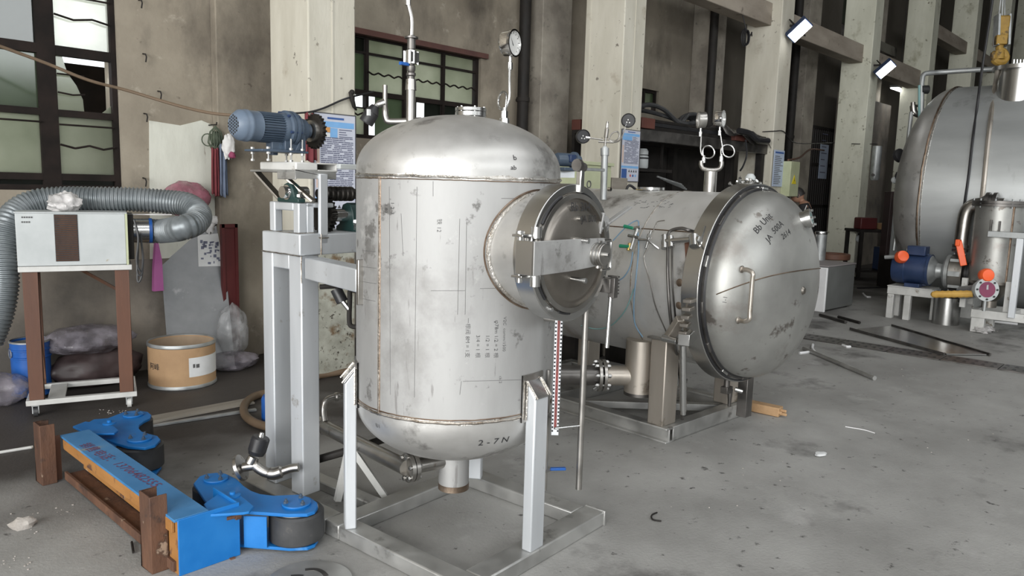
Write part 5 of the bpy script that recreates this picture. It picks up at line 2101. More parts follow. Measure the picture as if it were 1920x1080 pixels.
# spare bolts under a white cap on the tank top, fire bottle, cabinets and the second motor behind
q = P(1402, 348, d=5.05)
t = thing('bolt_tray', 'heap of shiny bolts with a white cap on top of the lying tank', 'bolts', (q.x, q.y, 1.596))
b = MB()
b.box((0, 0, .0), (.24, .16, .012), .2)
b.build('tray', 'galvanised', t)
r = random.Random(8)
for k in range(34):
    b = MB()
    x, y = r.uniform(-.10, .10), r.uniform(-.06, .06)
    z = .018 + .05 * max(0, 1 - abs(x) / .11) * r.random()
    d_ = Vector((r.uniform(-1, 1), r.uniform(-1, 1), r.uniform(.0, 1.2))).normalized()
    c = Vector((x, y, z + .012))
    b.cyl(c, c + d_ * .035, .006, n=6).cyl(c + d_ * .03, c + d_ * .042, .012, n=6)
    b.build('bolt', 'steel_bright', t)
b = MB()
b.lathe([(.035, .0), (.034, .025), (.02, .045), (0, .05)], (.03, .0, .08), (0, 0, 1), 16)
b.build('white_cap', 'white_paint', t)
q = P(1196, 352, d=6.9)
t = thing('fire_extinguisher', 'red fire extinguisher peeking over the lying tank, before the rack', 'extinguisher', (q.x, q.y, -.09))
b = MB()
b.lathe([(0, 1.05), (.075, 1.05), (.08, 1.08), (.08, 1.56), (.06, 1.62), (.03, 1.64), (0, 1.64)], n=24)
b.build('cylinder', 'red_plastic', t)
b = MB()
b.cyl((0, 0, 1.63), (0, 0, 1.69), .025, n=12).box((.03, -.02, 1.68), (.11, .02, .02))
b.build('valve_head', 'brass', t)
b = MB()
b.tube(spline([(0, 0, 1.67), (-.07, .05, 1.72), (-.12, .05, 1.6), (-.11, .03, 1.3)], 6), .012, 8)
b.build('hose', 'black', t)
b = MB()
b.bb(-.16, .16, -.16, .16, .09, 1.05)
b.build('stand_box', 'black_iron', t)
p = P(1092, 325, d=6.95)
t = thing('control_cabinet', 'pale green control cabinet standing behind the two tanks', 'cabinet', (p.x, p.y, 0), math.radians(4))
b = MB()
b.bb(-.26, .22, -.17, .22, .95, 1.81)
b.build('case', 'cabinet_green', t, bevel=.008)
b = MB()
b.bb(-.25, .21, -.16, .21, 0, .95)
b.build('plinth', 'black_iron', t)
b = MB()
b.bb(-.24, .20, -.185, -.17, 1.0, 1.76)
dr = b.build('door', 'cabinet_green', t, bevel=.004)
b = MB()
b.cyl((.10, -.185, 1.60), (.10, -.198, 1.60), .014, n=12)
b.build('knob', 'black', dr)
b = MB()
b.ringbox((-.17, -.186, 1.63), (0, -1, 0), .026, .034, 0, .006, 18).bb(-.21, -.13, -.192, -.185, 1.56, 1.58)
b.build('printed_badge', 'ink_grey', dr)
b = MB()
b.bb(-.28, .24, -.19, .24, 1.80, 1.83)
b.build('lid', 'cabinet_green', t, bevel=.003)
p = P(1148, 325, d=7.1)
b = MB()
b.box((p.x + .08, p.y + .12, .85), (.28, .3, 1.7), .07)
tag(b.build('cabinet', 'wood_grey', loc=(p.x, p.y, 0), bevel=.006), 'plain greyish brown cabinet half hidden by the riser pipe of the lying tank', 'cabinet')
p = P(1066, 300, d=4.55)
t = thing('gear_motor', 'smaller dark blue gear motor peeking out behind the upright tank', 'motor', (p.x, p.y, 0), math.radians(-3))
z = p.z
b = MB()
b.lathe([(0, -.10), (.034, -.10), (.04, -.085), (.04, .03), (.05, .035), (.05, .05), (.03, .055), (.03, .085), (0, .085)], (0, 0, z), (.9, -.1, 0), 28)
b.build('motor_body', 'motor_blue', t)
b = MB()
b.box((-.01, -.035, z + .008), (.05, .03, .045))
b.build('terminal_box', 'motor_navy', t, bevel=.004)
b = MB()
b.box((0, 0, z - .055), (.17, .10, .02))
b.build('foot_plate', 'motor_blue', t, bevel=.003)
b = MB()
b.bb(-.24, -.18, .13, .19, 0, z - .10).bar((-.21, .16, z - .09), (.03, -.02, z - .085), .05, .04)
b.build('post', 'steel_post', t)
b = MB()
b.cyl((.08, -.01, z - .05), (.30, -.03, z - .05), .010, n=10)
b.build('stay', 'galvanised', t)
# ================================================================== left: blower cart, duct, drums, sacks
b = MB()
b.bb(-10, 6.9, 6.392, 6.4, 0, .92)
b.build('soot_dado', 'plaster_dark', wall, W=True, smooth=0, kind='structure', label='dark sooty lower band of the wall')
C4 = Fr(1.66, 5.46, -19)
cart = thing('blower_cart', 'rusty legged cart on casters carrying the white blower box', 'cart', (1.66, 5.46, 0), math.radians(-19))
XL, XR = C4.L(52, 700, y=0).x, C4.L(249, 690, y=0).x
for x, lab in ((XL, 'l'), (XR - .085, 'r')):
    b = MB()
    b.bb(x, x + .085, 0, .008, .12, .965).bb(x + .077, x + .085, 0, .06, .12, .965)
    b.build('leg', 'rust_brown', cart, bevel=.003)
for x in (XL + .02, XR - .06):
    b = MB()
    b.bb(x, x + .05, .42, .43, .12, .965).bb(x, x + .008, .38, .43, .12, .965)
    b.build('leg', 'rust_brown', cart, bevel=.003)
for (x0, x1, y0, y1, z0, z1) in [(XL - .02, XR + .02, -.012, .035, .965, 1.0), (XL - .02, XR + .02, .40, .44, .965, 1.0), (XL - .02, XL + .03, .035, .40, .965, 1.0), (XR - .03, XR + .02, .035, .40, .965, 1.0)]:
    b = MB()
    b.bb(x0, x1, y0, y1, z0, z1)
    b.build('top_rail', 'white_steel', cart, bevel=.003)
for (x0, x1, y0, y1, z0, z1) in [(XL - .02, XR + .02, -.012, .03, .085, .12), (XL - .02, XR + .02, .41, .45, .085, .12), (XL - .02, XL + .03, .03, .41, .085, .12), (XR - .03, XR + .02, .03, .41, .085, .12), (XL + .1, XL + .2, .03, .41, .10, .118)]:
    b = MB()
    b.bb(x0, x1, y0, y1, z0, z1)
    b.build('base_rail', 'white_steel', cart, bevel=.003)
b = MB()
b.bar((XL + .06, .42, .16), (XL + .02, .42, .9), .02, .02).bar((XR - .30, .42, .93), (XR - .02, .42, .74), .025, .02)
b.build('brace', 'rust', cart)
for x, y in ((XL + .03, .03), (XR - .03, .03), (XL + .03, .41), (XR - .03, .41)):
    b = MB()
    b.bb(x - .022, x + .022, y - .022, y + .022, .075, .085).bb(x - .02, x - .014, y - .015, y + .02, .025, .078).bb(x + .014, x + .02, y - .015, y + .02, .025, .078)
    c = b.build('caster', 'galvanised', cart)
    b = MB()
    b.cyl((x - .013, y + .01, .034), (x + .013, y + .01, .034), .034, n=18)
    b.build('wheel', 'white_steel' if x > 0 and y < .1 else 'black_rubber', c)
# blower
bw = thing('blower_box', 'white blower box with a dark louvre grille, on the rusty cart', 'blower', C4.M @ Vector((0, 0, 1.0)), math.radians(-19))
BX0, BX1 = C4.L(30, 450, y=.0).x, C4.L(236, 450, y=.0).x
b = MB()
b.bb(BX0, BX1, .0, .42, .002, .345)
b.build('case', 'white_paint', bw, bevel=.004)
b = MB()
b.bb(BX0 - .006, BX1 + .012, -.006, .426, .342, .350)
b.build('lid', 'white_paint', bw, bevel=.002)
b = MB()
b.bb(BX1, BX1 + .014, -.004, .424, .0, .345)
b.build('side_panel', 'cabinet_green', bw, bevel=.002)
GX0, GX1 = C4.L(103, 450, y=0).x, C4.L(147, 450, y=0).x
b = MB()
b.bb(GX0, GX1, -.003, .0, .03, .335)
g = b.build('grille', 'black', bw)
for k in range(24):
    b = MB()
    z = .038 + .0125 * k
    b.bar((GX0 + .003, -.006, z), (GX1 - .003, -.006, z), .0035, .006, upv=(0, -.6, 1))
    b.build('slat', 'rust', g)
b = MB()
b.bb(BX1 + .014, BX1 + .05, .05, .35, .03, .335)
b.build('fan_plate', 'black_iron', bw, bevel=.003)
b = MB()
o0 = Vector((BX1 + .05, .20, .215))
b.cyl(o0, o0 + Vector((.11, 0, 0)), .085, n=28)
b.build('outlet', 'steel_bright', bw)
b = MB()
b.ringbox(o0 + Vector((.10, 0, 0)), (1, 0, 0), .085, .088, 0, .02, 28)
b.build('clamp_band', 'blue_drum', bw)
b = MB()
for k in range(3):
    b.tube(spline([(BX1 + .055, .02 + .02 * k, .3), (BX1 + .075, -.01 + .02 * k, .18), (BX1 + .06, .0, .02 - .06 * k), (BX1 + .085, .0, -.05 - .02 * k), (BX1 + .10, .02, .04), (BX1 + .09, .05, .2)], 5), .007, 6)
b.build('power_cord', 'black_rubber', bw)
vs = MB()
r = random.Random(4)
for k in range(9):
    x = C4.L(40 + 4.4 * (k % 5), 407 + 9 * (k // 5), y=0).x
    z = C4.L(40, 407 + 9 * (k // 5), y=0).z - 1.0
    vs.bb(x, x + .009, -.0025, -.001, z - .006, z + .004)
vs.build('faint_print', 'ink_grey', bw, smooth=0, kind='stuff')
# corrugated duct
o1 = C4.M @ (Vector((0, 0, 1.0)) + o0 + Vector((.085, 0, 0)))
pts = spline([o1, o1 + (C4.M.to_3x3() @ Vector((.10, .01, -.004))), P(338, 428, d=5.12), P(366, 418, d=5.22), P(373, 402, d=5.36), P(352, 384, d=5.42), P(310, 378, d=5.42), P(250, 374, d=5.36), P(180, 373, d=5.28), P(115, 373, d=5.22), P(70, 378, d=5.15), P(38, 392, d=5.08), P(14, 420, d=5.0), P(4, 470, d=4.96), P(8, 530, d=4.95), P(-2, 590, d=4.95), P(-22, 640, d=4.95)], 40)
# resample evenly
ev, acc, step = [pts[0]], 0.0, .0062
for i in range(1, len(pts)):
    a, c = pts[i - 1], pts[i]
    L = (c - a).length
    while L > 0 and acc + L >= step:
        f = (step - acc) / L
        a = a + (c - a) * f
        ev.append(a)
        L = (c - a).length
        acc = 0
    acc += L
b = MB()
b.tube(ev, [.078 if (i // 2) % 2 else .0868 for i in range(len(ev))], 18)
tag(b.build('flexible_duct', 'duct', loc=ev[len(ev) // 2], smooth=50), 'grey corrugated air duct looping over the white blower box', 'duct')
q = P(120, 381, d=5.02)
b = MB()
b.blob((0, 0, .0), (.20, .16, .13), 3, .35, 30, 2.6)
o = b.build('plastic_bag', 'bag_white', smooth=60)
o.location = (q.x, q.y, 1.405)
tag(o, 'crumpled white plastic bag on the blower box against the duct', 'bag')
p = P(280, 402, d=5.25)
b = MB()
b.box(p, (.28, .05, .006), -.3)
tag(b.build('flat_strip', 'bag_white', loc=p), 'pale strip of plastic sticking out under the duct', 'strip')

# cardboard drum
t = thing('cardboard_drum', 'open cardboard drum with steel hoops and a paper label', 'drum', (2.475, 5.80, 0))
rd, hh = .243, .345
b = MB()
b.lathe([(0, .012), (rd, .012), (rd, hh - .012), (rd - .008, hh - .012), (rd - .008, .03), (0, .03)], n=56)
b.build('body', 'cardboard', t)
b = MB()
b.lathe([(rd - .0085, hh - .02), (rd - .0085, .032), (0, .032)], n=48)
b.build('lining', 'cardboard_in', t)
for z0, z1 in ((0, .03), (hh - .03, hh)):
    b = MB()
    b.lathe([(rd, z0), (rd + .006, z0 + .006), (rd + .006, z1 - .008), (rd + .002, z1), (rd - .008, z1 - .002), (rd - .006, z0)], n=56)
    b.build('hoop', 'galvanised', t)
D4 = Fr(2.475, 5.80, 0)


def wrap(px0, py0, px1, py1, mat, name, rr):
    a, c = D4.cyl(px0, py0, rr), D4.cyl(px1, py1, rr)
    m = MB()
    a0, a1 = math.atan2(a.y, a.x), math.atan2(c.y, c.x)
    m.lathe([(rr, a.z), (rr, D4.cyl(px0, py1, rr).z)], n=10, a0=a0, a1=a1)
    return m.build(name, mat, t)


wrap(355, 708, 411, 672, 'paper', 'label', rd + .0012)
wrap(362, 690, 366, 683, 'ink_grey', 'label_print', rd + .002)
wrap(368, 690, 374, 683, 'ink_grey', 'label_print', rd + .002)
q = D4.cyl(282, 690, rd)
a0 = math.atan2(q.y, q.x)
write('阿峰', .055, lambda u, v: ((rd + .0015) * math.cos(a0 + u / rd), (rd + .0015) * math.sin(a0 + u / rd), q.z + v), 'handwriting', 'ink', t)
# blue bucket
t = thing('blue_bucket', 'open blue steel bucket standing behind the cart leg', 'bucket', (1.545, 6.17, 0))
rb = .125
b = MB()
b.lathe([(0, .01), (rb * .97, .01), (rb, .40), (rb - .004, .40), (rb * .94, .02), (0, .02)], n=44)
b.build('body', 'blue_drum', t)
for z in (.018, .29, .345, .40):
    b = MB()
    b.lathe([(rb * .985, z - .008), (rb + .006, z - .004), (rb + .006, z + .004), (rb * .985, z + .008)], n=44)
    b.build('hoop', 'blue_drum' if z < .39 else 'galvanised', t)
b = MB()
b.lathe([(rb - .005, .385), (rb * .935, .03), (0, .03)], n=40)
b.build('lining', 'galvanised', t)
b = MB()
b.tube(arc((-rb - .004, -.01, .32), .03, 0, 2 * PI, 14, (0, 1, 0), (0, 0, 1)), .004, 6)
b.build('handle_ear', 'galvanised', t)
# sacks and bags
for k, (c, d, m, s_, lab, ct) in enumerate([
    ((1.98, 6.17, .14), (.66, .34, .30), 'brown_sack', 1, 'dark brown sack lying behind the cart', 'sack'),
    ((1.93, 6.16, .36), (.62, .40, .22), 'bag_mauve', 2, 'mauve grey plastic bag on top of the brown sack', 'bag'),
    ((1.33, 6.05, .10), (.34, .30, .24), 'bag_mauve', 9, 'grey plastic bag on the floor left of the blue bucket', 'bag'),
    ((3.02, 6.06, .30), (.26, .22, .46), 'bag_clear', 4, 'clear plastic bag standing at the foot of the pilaster', 'bag'),
    ((2.98, 5.98, .07), (.42, .34, .16), 'bag_mauve', 6, 'crumpled grey plastic lying at the foot of the pilaster', 'bag'),
    ((2.76, 6.30, 1.41), (.40, .17, .30), 'bag_pink', 7, 'pink plastic bag bulging behind the duct bend', 'bag')]):
    b = MB()
    b.blob((0, 0, 0), d, s_, .15, 40, 1.8, flat=-c[2] + .004 if c[2] < .3 else None)
    o = b.build('sack' if ct == 'sack' else 'plastic_bag', m, smooth=60)
    o.location = c
    tag(o, lab, ct)
# leaning sheets
pa, pb_ = P(441, 688, z=.006), P(415, 424, y=6.36)
pc, pd = P(318, 700, z=.006), P(296, 424, y=6.36)


def slab(pts4, th, name, mat, lab, cat):
    a, c, d, e = (Vector(p) for p in pts4)
    n = (c - a).cross(d - a).normalized() * th
    m = MB()
    m.add([a, c, d, e, a + n, c + n, d + n, e + n], [(0, 1, 2, 3), (7, 6, 5, 4), (0, 4, 5, 1), (1, 5, 6, 2), (2, 6, 7, 3), (3, 7, 4, 0)])
    return tag(m.build(name, mat, loc=a, smooth=0), lab, cat)


pn = (pa - pc).cross(pb_ - pc).normalized()
rd0 = ray(296, 424)
pd = CAM + rd0 * ((pc - CAM).dot(pn) / rd0.dot(pn))
sh = slab((pc, pa, pb_, pd), -.008, 'leaning_sheet', 'sheet_grey', 'big grey metal sheet leaning on the wall behind the cardboard drum', 'sheet')
nn = (pa - pc).cross(pd - pc).normalized()
if nn.dot(FW) > 0:
    nn = -nn


def on_sheet(px, py, k=.004):
    o, d = CAM, ray(px, py)
    t_ = (pc - o).dot(nn) / d.dot(nn)
    return o + d * t_ + nn * k


m = MB()
m.quad(on_sheet(372, 500), on_sheet(422, 499), on_sheet(417, 437), on_sheet(370, 441))
pap = m.build('notice_paper', 'paper', loc=on_sheet(372, 500), smooth=0)
tag(pap, 'stained paper sheet stuck on the leaning grey sheet', 'paper')
m = MB()
r = random.Random(21)
for k in range(34):
    x, y = r.uniform(374, 412), r.uniform(446, 492) if k > 12 else r.uniform(452, 463)
    w_, h_ = r.uniform(2, 6), r.uniform(1.5, 6)
    m.quad(on_sheet(x, y + h_, .006), on_sheet(x + w_, y + h_, .006), on_sheet(x + w_, y, .006), on_sheet(x, y, .006))
o = m.build('stain_print', 'poster_text', smooth=0)
o.data.transform(Matrix.Translation(-pap.location))
o.parent = pap
o['kind'] = 'stuff'
xa_, xc_, zc_ = P(416, 540, y=6.2).x, P(446, 560, y=6.2).x, P(432, 420, y=6.2).z
b = MB()
b.bb(xa_, xc_, 6.19, 6.215, .004, zc_)
for x in (xa_, xc_ - .025):
    b.bb(x, x + .025, 6.175, 6.19, .004, zc_)
b.bb(xa_, xc_, 6.175, 6.19, zc_ - .03, zc_)
tag(b.build('leaning_board', 'red_board', loc=(xa_, 6.2, 0), bevel=.003), 'dark red board standing beside the grey sheet', 'board')
b = MB()
c = on_sheet(397, 415, .03)
b.blob((0, 0, 0), (.15, .05, .07), 12, .5, 26, 3.2)
b.blob((-.02, 0, -.05), (.07, .04, .14), 14, .5, 20, 3.2)
o = b.build('white_gloves', 'white_cloth', smooth=60)
o.location = c
tag(o, 'white cotton gloves hanging over the top of the grey sheet', 'gloves')
b = MB()
p = P(292, 500, y=6.33)
b.prism([(-.03, -.20), (.05, -.20), (.045, .05), (.02, .2), (-.0, .2), (-.02, .0)], -.02, .02, Matrix(((1, 0, 0, p.x), (0, 0, -1, p.y), (0, 1, 0, p.z), (0, 0, 0, 1))))
tag(b.build('pink_cloth', 'purple_film', loc=p), 'magenta cloth hanging left of the grey sheet', 'cloth')
# clothes on the wall hook
hk = P(404, 236, y=6.27)


def drape(name, px0, px1, py0, py1, mat, lab, y=6.26, folds=3, taper=0.1):
    p0, p1 = P(px0, py0, y=y), P(px1, py1, y=y)
    m = MB()
    nx, nz = 18, 14
    vs, fs = [], []
    for j in range(nz + 1):
        t_ = j / nz
        z = p0.z + (p1.z - p0.z) * t_
        for i in range(nx + 1):
            s_ = i / nx
            x = p0.x + (p1.x - p0.x) * (s_ + taper * (t_ - 1) * (s_ - .5))
            vs.append((x, y - .018 * math.sin(s_ * PI * 2 * folds + t_) - .02 * math.sin(PI * s_), z + .012 * math.sin(s_ * 9)))
    for j in range(nz):
        for i in range(nx):
            a = j * (nx + 1) + i
            fs.append((a, a + 1, a + nx + 2, a + nx + 1))
    m.add(vs, fs)
    o = m.build(name, mat, loc=((p0.x + p1.x) / 2, y, p0.z), smooth=60)
    s_ = o.modifiers.new('thick', 'SOLIDIFY')
    s_.thickness = .012
    return tag(o, lab, 'clothes')


drape('red_overalls', 395, 412, 279, 366, 'red_cloth', 'dark red overalls hanging on the wall below the green net bag')
drape('red_jacket', 570, 592, 213, 303, 'red_cloth', 'dark red cloth hanging at the column corner behind the gear motor sprocket', 5.15, 2)
drape('blue_overalls', 410, 425, 272, 368, 'blue_cloth', 'blue grey overalls hanging beside the dark red ones', 6.24, 2)
b = MB()
p = P(429, 279, y=6.18)
b.blob((0, 0, .02), (.11, .08, .20), 17, .35, 26, 2.5)
o = b.build('white_cloth', 'white_cloth', smooth=60)
o.location = p
tag(o, 'white cloth bundle hanging under the fan end of the gear motor', 'cloth')
b = MB()
b.blob((0, 0, 0), (.055, .06, .06), 18, .3, 16, 2.5)
o = b.build('pink_cloth', 'pink_cloth', smooth=60)
o.location = P(435, 291, y=6.14)
tag(o, 'dark pink cloth end under the hanging white bundle', 'cloth')
b = MB()
for k in range(16):
    a = 2 * PI * k / 16
    b.tube([hk + Vector((0, 0, .0)), hk + Vector((.05 * math.cos(a), .02 * math.sin(a), -.05)), hk + Vector((.07 * math.cos(a), .03 * math.sin(a), -.14)), hk + Vector((.03 * math.cos(a) - .01, .02 * math.sin(a), -.19))], .004, 5)
b.tube(arc(hk + Vector((-.07, 0, -.12)), .05, 0, 2 * PI, 16), .005, 6)
b.blob(hk + Vector((.0, .0, -.11)), (.10, .05, .13), 5, .3, 18)
tag(b.build('net_bag', 'green_net', loc=hk), 'dark green net bag hanging from a wall hook above the overalls', 'bag')
b = MB()
b.tube([hk + Vector((0, .12, .01)), hk + Vector((0, -.02, .01)), hk + Vector((0, -.025, .03))], .006, 6)
tag(b.build('iron_peg', 'black_iron', loc=hk), 'iron wall hook holding the green net bag', 'hook')
# grimy foot of the first column, hose, boards and blue can behind the stand
b = MB()
b.bb(3.262, 3.652, 5.19, 5.2, .03, 1.02)
b.build('grimy_plaster', 'mould_white', bpy.data.objects['column'], W=True, smooth=0, kind='structure', label='mouldy stained plaster on the column foot')
b = MB()
b.tube(spline([P(700, 690, z=.03), P(650, 696, z=.03), P(600, 704, z=.03), P(560, 716, z=.03), P(510, 734, z=.03), P(480, 742, z=.03), P(462, 754, z=.03), P(457, 770, z=.03), P(466, 785, z=.03), P(490, 797, z=.03), P(540, 808, z=.03), P(590, 812, z=.03)], 8), .028, 12)
tag(b.build('rubber_hose', 'hose_brown', loc=P(560, 716, z=0)), 'brown rubber hose looping on the floor behind the drive stand', 'hose')
q = P(517, 790, z=0)
t = thing('blue_can', 'blue can standing on the floor behind the two drive stand posts', 'can', (q.x, q.y, 0))
b = MB()
b.lathe([(0, 0), (.085, 0), (.09, .01), (.09, .16), (.08, .18), (.03, .19), (0, .19)], n=28)
b.build('body', 'blue_drum', t)
b = MB()
b.tube(arc((0, 0, .185), .05, 0, PI, 12), .005, 6)
b.build('handle', 'white_cloth', t)
for k, (x0, y0, x1, y1, w_, m, lab) in enumerate([(268, 790, 470, 752, .13, 'wood_grey', 'long grey board flat on the floor between the cart and the blue frame'), (285, 798, 480, 768, .035, 'galvanised', 'narrow metal strip along the grey floor board')]):
    a, c = P(x0, y0, z=.01), P(x1, y1, z=.01)
    b = MB()
    b.bar(a, c, w_, .016)
    tag(b.build('floor_board', m, loc=((a + c) / 2), bevel=.002), lab, 'board')
a, c = P(-5, 849, z=.008), P(62, 838, z=.008)
b = MB()
b.tube([a, c], .009, 8)
tag(b.build('thin_rod', 'white_steel', loc=a), 'thin pale rod on the floor left of the rusty post', 'rod')

# ================================================================== blue roller frame on the floor
rf = thing('roller_frame', 'blue and rusty steel roller frame lying on the floor with four black wheels', 'roller frame', (1.3, 3.6, 0))
I3 = Vector((1.3, 3.6, 0))


def Zp(px, py, z):
    return P(px, py, z=z) - I3


BT = .24
le0, le1 = Zp(108, 818, BT), Zp(285, 938, BT)
re0, re1 = Zp(150, 797, BT), Zp(372, 938, BT)
yn, yf = -.68, .72
xl = lambda y: le1.x + (le0.x - le1.x) * (y - le1.y) / (le0.y - le1.y)
xr = lambda y: re1.x + (re0.x - re1.x) * (y - re1.y) / (re0.y - re1.y)
xa, xb = (le0.x + le1.x) / 2, (re0.x + re1.x) / 2
b = MB()
b.bb(xa, xb, yn, yf, BT - .012, BT)
b.build('top_plate', 'blue_paint_worn', rf, bevel=.002)
b = MB()
b.bb(xa - .002, xa + .01, yn + .02, yf - .05, BT - .062, BT - .010)
b.build('upper_flange', 'rust_orange', rf, bevel=.002)
b = MB()
b.bb(xa + .09, xa + .10, yn + .02, yf - .05, .05, BT - .012)
b.build('web', 'rust_orange', rf)
b = MB()
b.bb(xa + .01, xa + .095, yn + .02, yf - .05, .03, .042).bb(xa - .002, xa + .012, yn + .02, yf - .05, .012, .055)
b.build('lower_flange', 'rust', rf, bevel=.002)
b = MB()
b.bb(xb - .012, xb, yn, yf, .01, BT - .012)
b.build('side_plate', 'blue_paint', rf, bevel=.002)
# end posts (upright channels)
for (x, y, h) in [(1.132 - 1.3, 3.0 - 3.6, .325), (1.091 - 1.3, 4.28 - 3.6, .318)]:
    b = MB()
    b.bb(x, x + .07, y, y + .008, 0, h).bb(x, x + .008, y + .008, y + .10, 0, h).bb(x, x + .07, y + .10, y + .108, 0, h)
    b.build('end_post', 'rust', rf, bevel=.003)
q = P(104, 900, z=0) - I3
b = MB()
b.bb(q.x - .005, q.x + .03, q.y - .01, q.y + .0, .0, .24)
b.build('end_plate', 'rust_brown', rf)
# near end box
x0, x1 = 1.205 - 1.3, 1.465 - 1.3
y0 = 2.92 - 3.6
b = MB()
b.bb(x0, x1, y0 - .008, y0, .0, .238)
b.build('end_box_plate', 'blue_paint', rf, bevel=.002)
b = MB()
b.bb(x0 - .0, x0 + .008, y0, y0 + .10, .0, .236)
b.build('end_box_side', 'rust_orange', rf, bevel=.002)
b = MB()
b.bb(x1 - .008, x1, y0, y0 + .22, .0, .236)
b.build('end_box_side', 'blue_paint', rf, bevel=.002)
for px, py in [(440, 968), (430, 1052)]:
    d_ = P(px, py, y=2.912) - I3
    b = MB()
    b.cyl(d_ + Vector((-.035, 0, 0)), d_ + Vector((.0, -.004, 0)), .008, n=8).cyl(d_ + Vector((.0, -.004, 0)), d_ + Vector((.022, -.004, 0)), .016, n=6)
    b.build('box_bolt', 'rust', rf)


def plate(name, pix, z0, z1, mat, zt=None):
    poly = [(Zp(x, y, z1 if zt is None else zt).x, Zp(x, y, z1 if zt is None else zt).y) for x, y in pix]
    m = MB()
    m.prism(poly, z0, z1)
    return m.build(name, mat, rf, bevel=.003)


near = [(363, 906), (374, 893), (388, 888), (406, 886), (428, 890), (444, 898), (457, 911), (471, 920), (488, 926), (513, 929), (559, 927), (581, 932), (595, 942), (596, 950), (590, 958), (576, 963), (541, 964), (501, 961), (457, 958), (400, 955), (383, 936)]
far = [(150, 800), (176, 786), (202, 784), (217, 778), (233, 772), (257, 769), (277, 772), (284, 778), (281, 784), (270, 789), (261, 796), (260, 803), (266, 809), (279, 813), (295, 817), (301, 824), (291, 834), (272, 839), (241, 837), (219, 831), (198, 823), (176, 813)]
PZ = .180
for nm, pix in (('near', near), ('far', far)):
    arm_ = plate('roller_arm', pix, PZ - .016, PZ, 'blue_paint')
    poly = [(Zp(x, y, PZ).x, Zp(x, y, PZ).y) for x, y in pix]
    b = MB()
    b.prism(poly, .012, .026)
    b.build('roller_arm', 'blue_paint', rf, bevel=.002)
plate('pivot_bracket', [(392, 957), (382, 937), (418, 912), (452, 922), (476, 941), (467, 951), (457, 953)], BT - .030, BT - .018, 'blue_paint', BT)
plate('pivot_bracket', [(136, 793), (160, 784), (214, 793), (222, 800), (214, 806), (163, 807)], BT - .03, BT - .018, 'blue_paint', BT)
b = MB()
p = Zp(470, 1000, .09)
q0, q1 = Zp(457, 965, PZ - .01), Zp(500, 967, PZ - .01)
b.bar((q0.x, q0.y, .095), (q1.x, q1.y, .095), .006, .14)
b.build('arm_web', 'blue_paint', rf)


def wheel_at(px, py, r, z=PZ):
    c = Zp(px, py, z)
    b_ = MB()
    b_.lathe([(0, .028), (r * .93, .028), (r, .036), (r, PZ - .032), (r * .93, PZ - .022), (0, PZ - .022)], (c.x, c.y, 0), (0, 0, 1), 48)
    o = b_.build('wheel', 'black_rubber', rf)
    b_ = MB()
    b_.lathe([(r * .55, PZ - .0225), (r * .80, PZ - .0215), (r * .80, PZ - .018), (r * .55, PZ - .018)], (c.x, c.y, 0), (0, 0, 1), 40)
    b_.build('wheel_rim', 'steel_rail', o)
    b_ = MB()
    b_.lathe([(0, PZ), (r * .52, PZ), (r * .54, PZ + .006), (r * .52, PZ + .010), (0, PZ + .010)], (c.x, c.y, 0), (0, 0, 1), 32)
    d = b_.build('axle_cap', 'blue_paint', o)
    for i in range(3):
        a = 2 * PI * i / 3 + .6
        b_ = MB()
        e = Vector((c.x + r * .38 * math.cos(a), c.y + r * .38 * math.sin(a), PZ + .009))
        b_.cyl(e, e + Vector((0, 0, .010)), .011, n=6).cyl(e, e + Vector((0, 0, .02)), .006, n=8)
        b_.build('cap_bolt', 'motor_blue', o)
    return c


wheel_at(556, 945, .118)
wheel_at(405, 899, .105)
wheel_at(262, 824, .118)
wheel_at(250, 779, .105)
for px, py in ((436, 930), (205, 794)):
    c = Zp(px, py, BT - .018)
    b = MB()
    b.lathe([(0, 0), (.034, 0), (.034, .006), (.012, .008), (.012, .02), (0, .02)], (c.x, c.y, BT - .018), (0, 0, 1), 24)
    b.build('pivot_cap', 'blue_paint', rf)
# painted writing along the beam top
w0, w1 = Zp(158, 832, BT), Zp(294, 912, BT)
ux = (w1 - w0)
LT = ux.length
ux.normalize()
uy = Vector((0, 0, 1)).cross(ux)
WT = '销售电话：13706482555'
full_w = max(v.x for v in text_geo(WT, 1.0, .005)[0])
k_ = LT / full_w
for part_, name_ in (('销售电话：', 'painted_words'), ('13706482555', 'painted_number')):
    vs, fs = text_geo(part_, 1.0, .005)
    off = 0 if part_[0] != '1' else full_w - max(v.x for v in vs)
    m = MB()
    m.add([w0 + ux * ((v.x + off) * k_) + uy * ((v.y - .35) * .066 + .012 * ((v.x + off) * k_ - .3)) + Vector((0, 0, .0012)) for v in vs], fs)
    m.build(name_, 'red_ink', rf, smooth=0)

# flat slotted disc at the lower frame edge
import itertools
A_, B_, C_ = (P(506, 1079, z=.008), P(585, 1051, z=.008), P(660, 1079, z=.008))
ax_, ay_, bx_, by_, cx_, cy_ = A_.x, A_.y, B_.x, B_.y, C_.x, C_.y
dd = 2 * (ax_ * (by_ - cy_) + bx_ * (cy_ - ay_) + cx_ * (ay_ - by_))
ux_ = ((ax_ ** 2 + ay_ ** 2) * (by_ - cy_) + (bx_ ** 2 + by_ ** 2) * (cy_ - ay_) + (cx_ ** 2 + cy_ ** 2) * (ay_ - by_)) / dd
uy_ = ((ax_ ** 2 + ay_ ** 2) * (cx_ - bx_) + (bx_ ** 2 + by_ ** 2) * (ax_ - cx_) + (cx_ ** 2 + cy_ ** 2) * (bx_ - ax_)) / dd
rdk = math.hypot(ax_ - ux_, ay_ - uy_)
t = thing('slotted_disc', 'flat grey steel disc with a curved slot on the floor, cut by the frame edge', 'disc', (ux_, uy_, 0))
b = MB()
